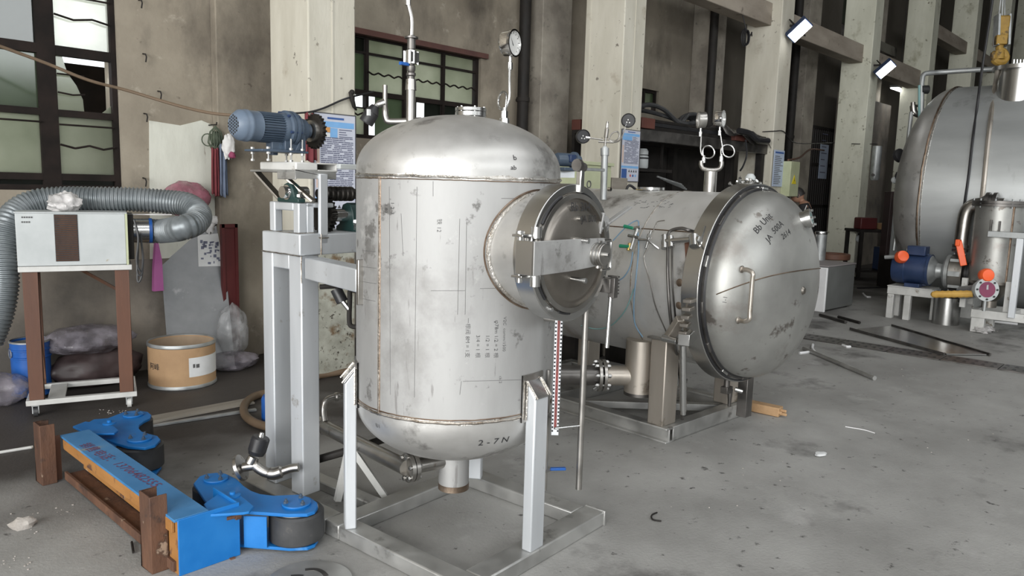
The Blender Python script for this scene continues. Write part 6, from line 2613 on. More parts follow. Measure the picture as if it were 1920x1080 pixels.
b.lathe([(0, .001), (rdk, .001), (rdk, .008), (0, .008)], n=64)
b.build('plate', 'steel_rail', t)
for (pts) in ([(572, 1068), (584, 1067), (596, 1068), (606, 1073), (612, 1080)], [(545, 1080), (560, 1079), (568, 1080)]):
    b = MB()
    q = [P(x, y, z=.0085) - Vector((ux_, uy_, 0)) for x, y in pts]
    sp_ = spline(q, 5)
    L_, R_ = [], []
    for i, p in enumerate(sp_):
        tg = (sp_[min(i + 1, len(sp_) - 1)] - sp_[max(i - 1, 0)]).normalized()
        n = Vector((-tg.y, tg.x, 0)) * .010
        L_.append((p.x + n.x, p.y + n.y))
        R_.append((p.x - n.x, p.y - n.y))
    b.prism(L_ + R_[::-1], .002, .0086)
    b.build('slot', 'steel_dark', t, smooth=0)
# ================================================================== right: large tank, pump set, vessel, hoist
XC, Y0, R3, Z3 = 12.64, 3.0, 1.55, 1.63
bt = thing('large_tank', 'very large lying stainless tank at the right, hung with two slings', 'tank', (XC, Y0, 0))
YN = (0, -1, 0)
b = MB()
b.lathe([(R3, 0), (R3, 5.2)], (0, 0, Z3), YN, 110)
b.build('shell', 'steel_tank', bt)
b = MB()
b.lathe([(R3, 0.0)] + [(R3 * math.cos(t), .62 * math.sin(t)) for t in [PI / 2 * i / 18 for i in range(1, 19)]], (0, 0, Z3), YB, 96)
b.build('end_head', 'steel_head', bt)
b = MB()
b.tube([((R3 + .004) * math.cos(2 * PI * i / 120), RND.uniform(-.004, .004), Z3 + (R3 + .004) * math.sin(2 * PI * i / 120)) for i in range(120)], .014, 6, True)
b.build('weld_seam', 'weld_tint', bt)
b = MB()
b.tube([((R3 + .002) * math.cos(2 * PI * i / 120), -.03, Z3 + (R3 + .002) * math.sin(2 * PI * i / 120)) for i in range(120)], .008, 5, True)
b.build('seam_bead', 'weld_bright', bt)
for yy in (-1.6, -3.2):
    b = MB()
    b.tube([((R3 + .001) * math.cos(2 * PI * i / 120), yy, Z3 + (R3 + .001) * math.sin(2 * PI * i / 120)) for i in range(120)], .007, 5, True)
    b.build('weld_seam', 'weld', bt)
for y in (-.6, -4.2):
    b = MB()
    b.bb(-1.1, 1.1, y - .08, y + .08, 0, .34)
    b.bb(-.8, -.64, y - .08, y + .08, .3, .8).bb(.64, .8, y - .08, y + .08, .3, .8)
    b.build('saddle', 'white_steel', bt, bevel=.006)
I4 = Vector((XC, Y0, 0))
TD = 10.75
Q3 = lambda px, py, d=10.9: P(px, py, d=d) - I4
# vent pipe over the top, gauge glass, dip pipe and fittings on the end head
b = MB()
b.tube(spline([Q3(1728, 262), Q3(1728, 170), Q3(1729, 150), Q3(1732, 140), Q3(1742, 137), Q3(1770, 135), Q3(1850, 130, 10.6), Q3(1960, 126, 10.2)], 5), .035, 12)
vp = b.build('vent_pipe', 'galvanised', bt)
b = MB()
b.cyl(Q3(1727, 168), Q3(1740, 168), .06, n=14)
b.build('pipe_valve', 'black', vp)
b = MB()
b.tube([Q3(1724, 160), Q3(1724, 245)], .02, 8)
b.cyl(Q3(1724, 245), Q3(1724, 254), .03, n=10)
b.build('gauge_glass', 'hose_clear', vp)
b = MB()
b.tube(spline([Q3(1755, 217, 11.0), Q3(1735, 217, 11.0), Q3(1722, 215, 11.0), Q3(1714, 210, 11.0), Q3(1712, 198, 11.0)], 5), .045, 12)
b.cyl(Q3(1712, 215, 11.0), Q3(1712, 192, 11.0), .03, n=10).cyl(Q3(1716, 199, 11.0), Q3(1724, 198, 11.0), .02, n=8)
el = b.build('head_elbow', 'steel_pipe', bt)
b = MB()
b.tube([Q3(1709, 210, 11.0), Q3(1696, 320, 11.0), Q3(1676, 470, 11.0)], .028, 10)
b.build('dip_rod', 'galvanised', el)
b = MB()
b.tube([Q3(1698, 287, 11.0), Q3(1722, 286, 11.0)], .02, 8)
b.tube([Q3(1686, 358, 11.0), Q3(1720, 360, 11.0)], .02, 8)
b.build('rod_stay', 'galvanised', el)
for px, py, m, s_ in [(1686, 292, 'black', .10), (1718, 286, 'steel_dark', .07), (1692, 334, 'black', .12), (1706, 330, 'white_paint', .09), (1677, 338, 'white_paint', .05), (1705, 352, 'galvanised', .07)]:
    c = Q3(px, py, 11.0)
    b = MB()
    b.lathe([(0, -s_ * .5), (s_ * .75, -s_ * .5), (s_, -s_ * .2), (s_, s_ * .3), (s_ * .5, s_ * .6), (0, s_ * .6)], c, (-.3, -.6, .2), 14)
    b.build('head_valve', m, bt)
b = MB()
b.lathe([(.26, -.3), (.26, .22), (.34, .22), (.34, .27), (.0, .27)], Q3(1915, 150, 9.9) + Vector((0, 0, -.1)), (0, 0, 1), 28)
nz = b.build('top_nozzle', 'steel_bright', bt)
b = MB()
c = Q3(1880, 150, 10.2)
b.prism([(-.12, .12), (.12, .12), (.12, -.2), (.05, -.12), (-.02, .0)], -.02, .02, Matrix(((0, 0, 1, c.x), (-1, 0, 0, c.y), (0, 1, 0, c.z), (0, 0, 0, 1))))
b.build('lifting_lug', 'steel_post', nz)
for k in range(4):
    b = MB()
    c = Q3(1900 + 6 * k, 122, 10.0)
    b.cyl(c + Vector((0, 0, -.02)), c + Vector((0, 0, .07)), .012, n=6)
    b.build('nozzle_bolt', 'chrome', nz)

# chain hoist and slings
HK = P(1874, 62, d=9.9)
t = thing('hoist_hook', 'yellowed crane hook block hanging on wire ropes at the right edge', 'hook', (HK.x, HK.y, HK.z))
H = lambda px, py: P(px, py, d=9.9) - HK
b = MB()
b.box(H(1879, 52), (.10, .15, .30), .5)
b.build('hook_block', 'hook_yellow', t, bevel=.02)
for s_ in (1870, 1890):
    b = MB()
    b.bar(H(s_, 28), H(s_ - 2, 86), .03, .12)
    b.build('block_plate', 'galvanised', t, bevel=.004)
b = MB()
b.box(H(1875, 76), (.16, .13, .12), .5)
b.build('crosshead', 'hook_yellow', t, bevel=.01)
b = MB()
b.tube(spline([H(1876, 82), H(1874, 92), H(1882, 98), H(1886, 108), H(1880, 116), H(1868, 115), H(1862, 106), H(1863, 100)], 5), [.045] * 20 + [.05] * 8 + [.035] * 8, 10)
b.cyl(H(1872, 96), H(1872, 112), .07, n=16)
b.build('hook', 'hook_yellow', t)
for k, (dx, dy) in enumerate(((-6, 0), (0, 4), (6, -2))):
    b = MB()
    b.tube([H(1878 + dx, 36), H(1880 + dx * .6, 0), P(1886, -120, d=9.9) - HK + Vector((.03 * dx, 0, .4))], .010, 6)
    b.build('wire_rope', 'galvanised', t)


def sling(pts, r, mat, lab):
    m = MB()
    m.tube(spline(pts, 6), r, 8)
    return tag(m.build('sling', mat, loc=pts[0]), lab, 'sling')


def on_tank(px, py):
    o = CAM - Vector((XC, 0, Z3))
    d = ray(px, py)
    A = d.x * d.x + d.z * d.z
    B = o.x * d.x + o.z * d.z
    D = B * B - A * (o.x ** 2 + o.z ** 2 - (R3 + .03) ** 2)
    return CAM + d * ((-B - math.sqrt(max(D, 0))) / A)


sling([P(1868, -60, d=9.7), P(1858, 20, d=9.7), P(1841, 132, d=9.8), on_tank(1832, 200), on_tank(1824, 260), on_tank(1816, 330), on_tank(1808, 385), on_tank(1803, 420)], .016, 'black', 'black wire sling running down in front of the large tank')
sling([P(1871, 112, d=9.9), P(1869, 140, d=10.0), P(1865, 165, d=10.2), on_tank(1858, 220), on_tank(1851, 280), on_tank(1845, 340), on_tank(1840, 385)], .028, 'steel_warm', 'grey webbing sling from the yellow hook round the large tank')

# pump set
DP = 9.75
pz = P(1715, 538, d=10.0)
ps = thing('pump_table', 'low white steel stand carrying the dark blue pump motor', 'stand', P(1712, 588, d=10.0) * 1.0)
ps.location.z = 0
PL = ps.location.copy()
tz = pz.z
yl, yr = P(1673, 545, d=10.2).y - PL.y, P(1755, 552, d=9.75).y - PL.y
for (x0, x1, y0, y1, z0, z1) in [(-.17, -.11, yr, yl, tz - .10, tz - .0), (.11, .17, yr, yl, tz - .10, tz), (-.11, .11, yl - .06, yl, tz - .10, tz), (-.11, .11, yr, yr + .06, tz - .1, tz)]:
    b = MB()
    b.bb(x0, x1, y0, y1, z0, z1)
    b.build('top_rail', 'white_steel', ps, bevel=.006)
b = MB()
b.bb(-.18, .18, yr + .02, yl, tz, tz + .012)
b.build('top_plate', 'white_steel', ps)
for x, y in ((-.14, yl - .05), (.14, yl - .05), (.14, yr + .05), (-.14, yr + .30)):
    b = MB()
    b.bb(x - .04, x + .04, y - .04, y + .04, 0, tz - .1)
    b.build('leg', 'white_steel', ps, bevel=.006)
mt = thing('pump_motor', 'dark navy pump motor with an orange cap on its top', 'motor', (PL.x, PL.y, tz + .012))
MR = .20
m0, m1 = yl - .02, yl - .43
zc = MR + .03
b = MB()
b.lathe([(0, -m0), (MR * .92, -m0), (MR, -m0 + .05), (MR, -m0 + .15), (MR * .95, -m0 + .16), (MR * .95, -m1), (MR * 1.02, -m1), (MR * 1.02, -m1 + .03), (0, -m1 + .03)], (0, 0, zc), YN, 32)
b.build('motor_body', 'motor_navy', mt)
for k in range(16):
    a = PI * k / 15 + PI / 2
    m = MB()
    m.box((MR * .98, (m0 - .16 + m1) / 2, 0), (.025, .24, .008), 0, Matrix.Translation((0, 0, zc)) @ Matrix.Rotation(-a + PI, 4, 'Y'))
    m.build('fin', 'motor_navy', mt)
b = MB()
b.box((-.02, m0 - .27, zc + MR + .045), (.20, .22, .12))
b.build('terminal_box', 'motor_navy', mt, bevel=.01)
b = MB()
b.bb(-.15, .15, m1 + .06, m1 + .24, .0, .05)
b.build('foot', 'motor_navy', mt, bevel=.005)
b = MB()
b.ringbox((-.04, m0 - .18, zc + MR + .05), (-1, 0, 0), .02, .04, 0, .03, 16)
b.build('eye_bolt', 'galvanised', mt)
q = P(1690, 482, d=9.85) - Vector((PL.x, PL.y, tz + .012))
b = MB()
b.lathe([(0, -.05), (.07, -.05), (.085, 0), (.07, .06), (0, .075)], q, (-.6, -.5, .3), 18)
b.build('orange_cap', 'orange_plastic', mt)
b = MB()
b.cyl(q + Vector((0, .06, 0)), q + Vector((0, .2, -.02)), .025, n=8)
b.build('cap_pipe', 'galvanised', mt)

pu = thing('centrifugal_pump', 'steel pump with a riser pipe, beside the dark blue motor', 'pump', (PL.x, PL.y + m1, 0))
PU = lambda px, py, d=DP: P(px, py, d=d) - Vector((PL.x, PL.y + m1, 0))
zz_ = tz + .012 + zc
b = MB()
b.lathe([(.19, .0), (.19, .03), (.10, .10), (.09, .16), (.20, .20), (.22, .22), (.22, .26), (0, .26)], (0, 0, zz_), YN, 30)
b.build('lantern', 'galvanised', pu)
b = MB()
b.lathe([(.20, .26), (.235, .27), (.235, .42), (.20, .43), (0, .43)], (0, 0, zz_), YN, 30)
vol = b.build('volute', 'steel_pipe', pu)
for k in range(8):
    a = 2 * PI * k / 8
    b = MB()
    b.box((.215 * math.cos(a), -.34, zz_ + .215 * math.sin(a)), (.06, .13, .06), 0)
    b.build('volute_lug', 'galvanised', vol)
b = MB()
b.cyl((0, -.43, zz_), (0, -.54, zz_), .13, n=24).cyl((0, -.47, zz_), (0, -.50, zz_), .19, n=24).cyl((0, -.52, zz_), (0, -.55, zz_), .19, n=24)
b.build('suction_valve', 'black', pu)
b = MB()
b.bb(-.12, .12, -.42, -.28, 0.30, zz_ - .17)
b.build('pump_foot', 'black_iron', pu)
b = MB()
top = PU(1800, 405, 9.6)
b.cyl((0, -.34, zz_ + .2), (0, -.34, 1.02), .06, n=18).cyl((0, -.34, .98), (0, -.34, 1.02), .10, n=18).cyl((0, -.34, .93), (0, -.34, .965), .10, n=18)
b.tube(spline([(0, -.34, 1.0), (0, -.345, 1.25), (0, -.36, 1.42), (0, -.41, 1.50), (0, -.52, 1.53), (0, -.75, 1.53)], 5), .085, 18)
b.build('riser_pipe', 'steel_pipe', pu)
b = MB()
b.cyl((0, -.56, 1.53), (0, -.60, 1.53), .15, n=20).cyl((0, -.64, 1.53), (0, -.68, 1.53), .15, n=20).sphere((0, -.60, 1.53), .13, 14)
b.build('check_valve', 'steel_dark', pu)
q0, q1 = PU(1797, 452, 9.35), PU(1807, 498, 9.35)
b = MB()
b.bar(q0, q1, .04, .075)
b.bar(q0 + Vector((0, 0, .02)), q0 + Vector((.0, .0, -.06)), .05, .09)
b.build('orange_lever', 'orange_plastic', pu, bevel=.008)

# upright vessel
c = P(1868, 450, d=9.2)
zt, zbm = P(1868, 382, d=9.2).z, P(1868, 527, d=9.2).z
vs_ = thing('steel_vessel', 'small upright steel vessel with a bolted rim in front of the large tank', 'vessel', (c.x, c.y, 0))
rv = .255
b = MB()
b.lathe([(rv, zbm), (rv, zt)], n=40)
b.build('shell', 'steel_door', vs_)
b = MB()
b.lathe([(rv, zt - .03), (rv + .04, zt - .03), (rv + .04, zt), (rv, zt)], n=40)
b.lathe([(0, zt + .004), (rv + .04, zt + .004), (rv + .04, zt + .035), (0, zt + .04)], n=40)
b.build('rim_flange', 'steel_dark', vs_)
b = MB()
b.lathe([(rv, zbm), (rv + .012, zbm), (rv + .012, zbm - .03), (.08, zbm - .25), (.08, zbm - .33), (0, zbm - .33)], n=40)
b.build('cone_bottom', 'steel_dish', vs_)
a = math.atan2(-c.y - .45, -c.x) + .55
b = MB()
b.tube([((rv + .001) * math.cos(a), (rv + .001) * math.sin(a), zbm + (zt - zbm) * i / 6) for i in range(7)], .012, 6)
b.build('weld_seam', 'weld_tint', vs_)
for k in range(10):
    a = 2 * PI * k / 10
    b = MB()
    b.cyl(((rv + .022) * math.cos(a), (rv + .022) * math.sin(a), zt - .05), ((rv + .022) * math.cos(a), (rv + .022) * math.sin(a), zt + .06), .010, n=6)
    b.build('rim_bolt', 'galvanised', vs_)
zl = P(1830, 580, d=9.15).z
for (x, y) in ((-.2, -.22), (-.2, .24), (.2, -.22), (.2, .24)):
    b = MB()
    b.bb(x - .03, x + .03, y - .03, y + .03, zl, zbm + .02)
    b.build('leg', 'white_steel', vs_)
sk = thing('vessel_skid', 'white steel skid with short legs under the small upright vessel', 'skid', (c.x, c.y, 0))
yl2, yr2 = P(1822, 580, d=9.2).y - c.y, -1.3
for x in (-.30, .24):
    b = MB()
    b.bb(x, x + .06, yr2, yl2, zl - .10, zl)
    b.build('rail', 'white_steel', sk, bevel=.005)
for y in (yl2 - .06, -.3, yr2):
    b = MB()
    b.bb(-.24, .24, y, y + .06, zl - .10, zl - .002)
    b.build('rail', 'white_steel', sk, bevel=.005)
for x, y in ((-.26, yl2 - .08), (.26, yl2 - .08), (-.26, yr2 + .06), (.26, yr2 + .06)):
    b = MB()
    b.bb(x - .05, x + .05, y - .07, y + .07, 0, zl - .10)
    b.build('leg', 'white_steel', sk, bevel=.006)
zp = P(1912, 435, d=8.9).z
yp = P(1911, 500, d=8.9).y - c.y
b = MB()
b.bb(-.34, -.28, yp - .035, yp + .035, zl - .05, zp)
b.build('upright', 'steel_post', sk, bevel=.004)
b = MB()
b.bb(-.345, -.285, yp - .5, P(1854, 435, d=9.0).y - c.y, zp - .07, zp)
b.build('arm', 'galvanised', sk, bevel=.004)
b = MB()
b.tube([(-.31, P(1858, 435, d=9.0).y - c.y, zp), (-.31, P(1858, 435, d=9.0).y - c.y, zp + .13)], .012, 6)
b.tube([(-.31, P(1877, 435, d=9.0).y - c.y, zp), (-.31, P(1877, 435, d=9.0).y - c.y, zp + .12)], .012, 6)
b.build('arm_bolt', 'steel_dark', sk)
# flanged valve with the magenta centre
c = P(1849, 543, d=8.75)
fv = thing('flanged_valve', 'white flanged valve with a magenta centre and an orange cap', 'valve', c)
fx = Vector((-.72, -.6, .1)).normalized()
b = MB()
b.lathe([(0, -.12), (.10, -.12), (.10, -.02), (.135, -.02), (.135, .02), (.0, .02)], (0, 0, 0), fx, 32)
b.build('flange', 'white_paint', fv)
b = MB()
b.lathe([(0, .0215), (.09, .0215), (.09, .027), (0, .027)], (0, 0, 0), fx, 24)
b.build('flange_cover', 'magenta', fv)
b = MB()
M = b.frame_at((0, 0, 0), fx)
for k in range(8):
    a = 2 * PI * k / 8
    b.cyl(M @ Vector((.112 * math.cos(a), .112 * math.sin(a), .02)), M @ Vector((.112 * math.cos(a), .112 * math.sin(a), .032)), .012, n=6)
b.build('flange_bolts', 'black', fv)
b = MB()
q = P(1850, 516, d=8.75) - c
b.lathe([(0, -.06), (.07, -.06), (.078, -.02), (.078, .02), (.065, .04), (0, .045)], q, fx, 20)
b.build('orange_cap', 'orange_plastic', fv)
b = MB()
b.cyl((0, 0, 0), q, .03, n=10)
b.tube(spline([fx * -.1, Vector((0, 0, -.03)) - fx * .25, Vector((0, 0, -.05)) - fx * .5], 4), .08, 12)
b.cyl((0, 0, -.12), (0, 0, -c.z + .31), .02, n=8)
b.build('valve_body', 'galvanised', fv)
# yellow padded bar, steel cylinder, bag
a, e = P(1745, 552, d=9.15), P(1824, 551, d=8.9)
b = MB()
b.tube([a, a + (e - a) * .04] + [a + (e - a) * (k / 14) for k in range(1, 14)] + [e], [.012, .035] + [.045 if k % 2 else .039 for k in range(13)] + [.04], 10)
t_ = tag(b.build('padded_bar', 'yellow_wrap', loc=a), 'yellow wrapped bar laid across in front of the pump', 'bar')
c = P(1772, 607, z=0)
t = thing('steel_cylinder', 'shiny steel cylinder standing on the floor below the yellow bar', 'cylinder', (c.x, c.y, 0))
b = MB()
zc_ = P(1772, 560, d=9.5).z
b.lathe([(.155, .0), (.155, zc_), (.145, zc_), (.145, .01)], n=36)
b.build('shell', 'steel_bright', t)
b = MB()
b.lathe([(0, zc_ - .06), (.146, zc_ - .06)], n=30)
b.build('lid', 'steel_dark', t)
c = P(1768, 520, d=9.95)
b = MB()
b.box((c.x + .5, c.y, .62), (.28, .09, 1.24), .2)
tag(b.build('steel_post', 'white_steel', loc=(c.x + .5, c.y, 0), bevel=.006), 'pale square steel post standing between the pump and the large tank', 'post')
c = P(1845, 618, z=.03)
b = MB()
b.blob((0, 0, 0), (.34, .20, .09), 31, .4, 24, 3)
o = b.build('plastic_bag', 'bag_white', smooth=60)
o.location = (c.x, c.y, .04)
tag(o, 'crumpled pale plastic bag on the floor below the flanged valve', 'bag')
a, e = P(1855, 602, z=.02), P(1908, 608, z=.02)
b = MB()
b.tube([a, e], .016, 8)
tag(b.build('white_rod', 'white_foam', loc=a), 'short white rod on the floor under the vessel skid', 'rod')

# grey crate, rings and things behind it
b = MB()
t = thing('grey_crate', 'big grey box with a white foam edge behind the domed tank door', 'box', (10.86, 3.88, 0), math.radians(-4))
b = MB()
b.bb(-.43, .45, -.05, .85, .02, .62)
b.build('case', 'block_grey', t, bevel=.01)
b = MB()
b.bb(-.44, .46, -.06, .86, .62, .635)
b.build('lid', 'block_lid', t, bevel=.004)
b = MB()
b.bb(-.475, -.432, -.06, .5, .0, .61)
b.build('foam_edge', 'white_foam', t, bevel=.008)
b = MB()
for z in (.0,):
    b.bb(-.4, -.3, 0, .8, 0, .02).bb(.3, .4, 0, .8, 0, .02)
b.build('runner', 'black_iron', t)
c = P(1562, 481, d=11.4)
t = thing('brown_ring', 'brown rubber ring lying on the grey crate', 'ring', (c.x, c.y, .635))
b = MB()
b.ringbox((0, 0, 0), (0, 0, 1), .17, .24, 0, .09, 36)
b.build('ring_body', 'rust_brown', t, bevel=.015)
c2 = P(1557, 455, d=11.2)
t = thing('steel_can', 'small steel can standing on the grey crate', 'can', (c2.x - .12, c2.y + .1, .635))
b = MB()
b.lathe([(0, 0), (.085, 0), (.085, .42), (.075, .42), (.075, .03)], n=24)
b.build('body', 'galvanised', t)
b = MB()
b.lathe([(.086, .38), (.09, .40), (.086, .42)], n=24)
b.build('rim', 'steel_bright', t)

# workbench clutter in the dark bay behind
c = P(1650, 430, d=14.6)
wbz = c.z
wt = thing('workbench', 'dark workbench in the gap behind the cracked column', 'workbench', (c.x, c.y, 0), math.radians(-43))
b = MB()
b.bb(-.55, .55, -.3, .3, wbz - .05, wbz)
b.build('top', 'black_iron', wt)
for x in (-.5, .5):
    for y in (-.26, .26):
        b = MB()
        b.bb(x - .03, x + .03, y - .03, y + .03, 0, wbz - .05)
        b.build('leg', 'black_iron', wt)
b = MB()
b.bb(-.5, .5, -.25, .28, .15, .18)
b.build('shelf', 'black_iron', wt)
Wm = wt.matrix_basis
b = MB()
b.box((0, 0, .11), (.34, .24, .22))
o = b.build('red_box', 'red_board', bevel=.02)
o.location = Wm @ Vector((-.30, 0, wbz))
o.rotation_euler = (0, 0, -.7)
tag(o, 'red plastic box on the dark workbench', 'box')
b = MB()
b.box((0, 0, .06), (.16, .2, .12))
o = b.build('tan_box', 'wood', bevel=.01)
o.location = Wm @ Vector((.05, 0, wbz))
o.rotation_euler = (0, 0, -.7)
tag(o, 'small tan box right of the red one on the workbench', 'box')
b = MB()
b.box((0, 0, .22), (.42, .3, .44))
o = b.build('blue_crate', 'motor_navy', bevel=.015)
o.location = Wm @ Vector((.2, 0, .18))
o.rotation_euler = (0, 0, -.75)
tag(o, 'dark blue crate on the shelf under the workbench', 'crate')
c = P(1700, 432, d=13.2)
t = thing('tool_board', 'pale board with yellow handled tools leaning near the large tank end', 'board', (c.x, c.y, 0), math.radians(-43))
b = MB()
b.bb(-.26, .26, 0, .03, .55, P(1700, 400, d=13.2).z)
b.build('board', 'white_paint', t)
for x, z0, z1, m in ((-.10, .75, 1.15, 'sign_yellow'), (.0, .72, 1.32, 'sign_yellow'), (.10, .8, 1.1, 'green_tap')):
    b = MB()
    b.tube([(x, -.02, z0), (x + .03, -.02, z1)], .028, 8)
    b.build('tool_handle', m, t)
b = MB()
b.bb(-.28, .28, -.1, .3, 0, .55)
b.build('base_box', 'black_iron', t)
c = P(1703, 378, d=13.4)
b = MB()
b.box((0, 0, 0), (.34, .2, .34))
b.box((0, 0, -.6), (.04, .04, 1.0))
c3 = Vector((c.x, c.y, c.z))
b = MB()
b.box((0, 0, (c.z + .17) / 2), (.36, .22, c.z + .17))
o = b.build('dark_cabinet', 'brown_sack', bevel=.01)
o.location = (c.x + .2, c.y + .25, 0)
o.rotation_euler = (0, 0, -.75)
tag(o, 'dark brown cabinet behind the pale tool board', 'cabinet')

# ================================================================== person behind the domed door
c = P(1516, 372, d=12.2)
pr = thing('person', 'person in a black t-shirt bending the head down, seen behind the domed door', 'person', (c.x, c.y, 0), math.radians(112))


def skin_mesh(name, joints, edges, mat, parent, root=0, sub=2):
    me = bpy.data.meshes.new(name)
    me.from_pydata([j[0] for j in joints], edges, [])
    o = bpy.data.objects.new(name, me)
    COL.objects.link(o)
    o.parent = parent
    m = o.modifiers.new('skin', 'SKIN')
    m.use_smooth_shade = True
    for i, j in enumerate(joints):
        sv = me.skin_vertices[0].data[i]
        r = j[1]
        sv.radius = (r, r) if not isinstance(r, tuple) else r
        sv.use_root = (i == root)
    s_ = o.modifiers.new('subd', 'SUBSURF')
    s_.levels = s_.render_levels = sub
    me.materials.append(MATS[mat])
    return o


# facing +x locally; head bent forward
J = [((0, 0, .92), .13), ((0, 0, 1.08), .125), ((.02, 0, 1.26), .135), ((.05, 0, 1.40), .10), ((.09, 0, 1.47), .052), ((.13, 0, 1.53), .055),
     ((.055, .17, 1.39), .062), ((.04, .22, 1.14), .045), ((.20, .20, .98), .037), ((.27, .18, .95), .028),
     ((.055, -.17, 1.39), .062), ((.04, -.22, 1.14), .045), ((.20, -.20, .98), .037), ((.27, -.18, .95), .028),
     ((0, .09, .86), .09), ((.02, .10, .48), .06), ((-.01, .10, .09), .042), ((.10, .11, .04), .038),
     ((0, -.09, .86), .09), ((.02, -.10, .48), .06), ((-.01, -.10, .09), .042), ((.10, -.11, .04), .038)]
E_ = [(0, 1), (1, 2), (2, 3), (3, 4), (4, 5), (3, 6), (6, 7), (7, 8), (8, 9), (3, 10), (10, 11), (11, 12), (12, 13), (0, 14), (14, 15), (15, 16), (16, 17), (0, 18), (18, 19), (19, 20), (20, 21)]
skin_mesh('body', J, E_, 'skin', pr)
hb = Vector((.165, 0, 1.575))
tilt = Matrix.Translation(hb) @ Matrix.Rotation(math.radians(32), 4, 'Y')
m = MB()
n, k = 24, 16
vs, fs = [], []
for i in range(k + 1):
    th = PI * i / k
    for j in range(n):
        ph = 2 * PI * j / n
        x, y, z = math.sin(th) * math.cos(ph), math.sin(th) * math.sin(ph), math.cos(th)
        w_ = 1.0 if z > -.1 else 1 + .30 * (z + .1)
        fwd_ = .012 * max(0, x) * (1 if z < .2 else .4)
        vs.append((x * .098 * w_ + fwd_ + (.012 if z < -.3 and x > 0 else 0), y * .077 * w_, z * .122))
for i in range(k):
    for j in range(n):
        fs.append((i * n + j, (i + 1) * n + j, (i + 1) * n + (j + 1) % n, i * n + (j + 1) % n))
m.add(vs, fs, tilt)
head = m.build('head', 'skin', pr, smooth=80)
m = MB()
m.add([(.096, 0, .03), (.098, -.014, -.028), (.098, .014, -.028), (.128, 0, -.024), (.10, 0, -.036)], [(0, 1, 3), (0, 3, 2), (1, 4, 3), (3, 4, 2), (0, 2, 1), (1, 2, 4)], tilt)
m.build('nose', 'skin', head, smooth=60)
for s_ in (-1, 1):
    m = MB()
    m.lathe([(.010 * math.sin(PI * i / 6), -.010 * math.cos(PI * i / 6)) for i in range(7)], n=10, M=tilt @ Matrix.Translation((.088, s_ * .032, .008)))
    m.build('eye', 'dial', head)
    m = MB()
    m.lathe([(0, .0105), (.005, .0102)], n=8, M=tilt @ Matrix.Translation((.088, s_ * .032, .008)) @ Matrix.Rotation(PI / 2, 4, 'Y'))
    m.build('pupil', 'ink', head)
    m = MB()
    m.tube([tilt @ Vector((.094, s_ * .018, .028)), tilt @ Vector((.092, s_ * .034, .034)), tilt @ Vector((.08, s_ * .05, .030))], .0035, 5)
    m.build('eyebrow', 'hair', head)
    m = MB()
    m.lathe([(0, -.008), (.018, -.006), (.024, 0), (.020, .006), (.008, .004), (0, .002)], n=14, M=tilt @ Matrix.Translation((-.005, s_ * .078, -.005)) @ Matrix.Diagonal((1, 1, 1.35, 1)) @ Matrix.Rotation(-s_ * PI / 2, 4, 'X'))
    m.build('ear', 'skin', head)
m = MB()
m.tube([tilt @ Vector((.092, -.024, -.062)), tilt @ Vector((.101, 0, -.060)), tilt @ Vector((.092, .024, -.062))], .004, 6)
m.build('mouth', 'pink_cloth', head)
m = MB()
vs, fs = [], []
for i in range(9):
    th = PI * .60 * i / 8
    for j in range(n):
        ph = 2 * PI * j / n
        x, y, z = math.sin(th) * math.cos(ph), math.sin(th) * math.sin(ph), math.cos(th)
        if x > .35 and z < .42:
            z = .42 + (z - .42) * .1
        k_ = 1.08 + .03 * math.sin(9 * ph + 4 * th)
        vs.append((x * .100 * k_ - .004, y * .080 * k_, z * .124 * k_ + .004))
for i in range(8):
    for j in range(n):
        fs.append((i * n + j, (i + 1) * n + j, (i + 1) * n + (j + 1) % n, i * n + (j + 1) % n))
m.add(vs, fs, tilt)
m.build('hair', 'hair', head, smooth=80)
JS = [((0, 0, .90), .150), ((0, 0, 1.08), .145), ((.02, 0, 1.26), .152), ((.05, 0, 1.385), .115), ((.07, 0, 1.435), .075), ((.055, .17, 1.385), .076), ((.042, .215, 1.18), .066), ((.055, -.17, 1.385), .076), ((.042, -.215, 1.18), .066)]
skin_mesh('tshirt', JS, [(0, 1), (1, 2), (2, 3), (3, 4), (3, 5), (5, 6), (3, 7), (7, 8)], 'shirt_black', pr)
JT = [((0, 0, .97), .148), ((0, 0, .90), .145), ((0, .09, .84), .105), ((.02, .10, .48), .078), ((-.01, .10, .10), .06), ((0, -.09, .84), .105), ((.02, -.10, .48), .078), ((-.01, -.10, .10), .06)]
skin_mesh('trousers', JT, [(0, 1), (1, 2), (2, 3), (3, 4), (1, 5), (5, 6), (6, 7)], 'trousers', pr)
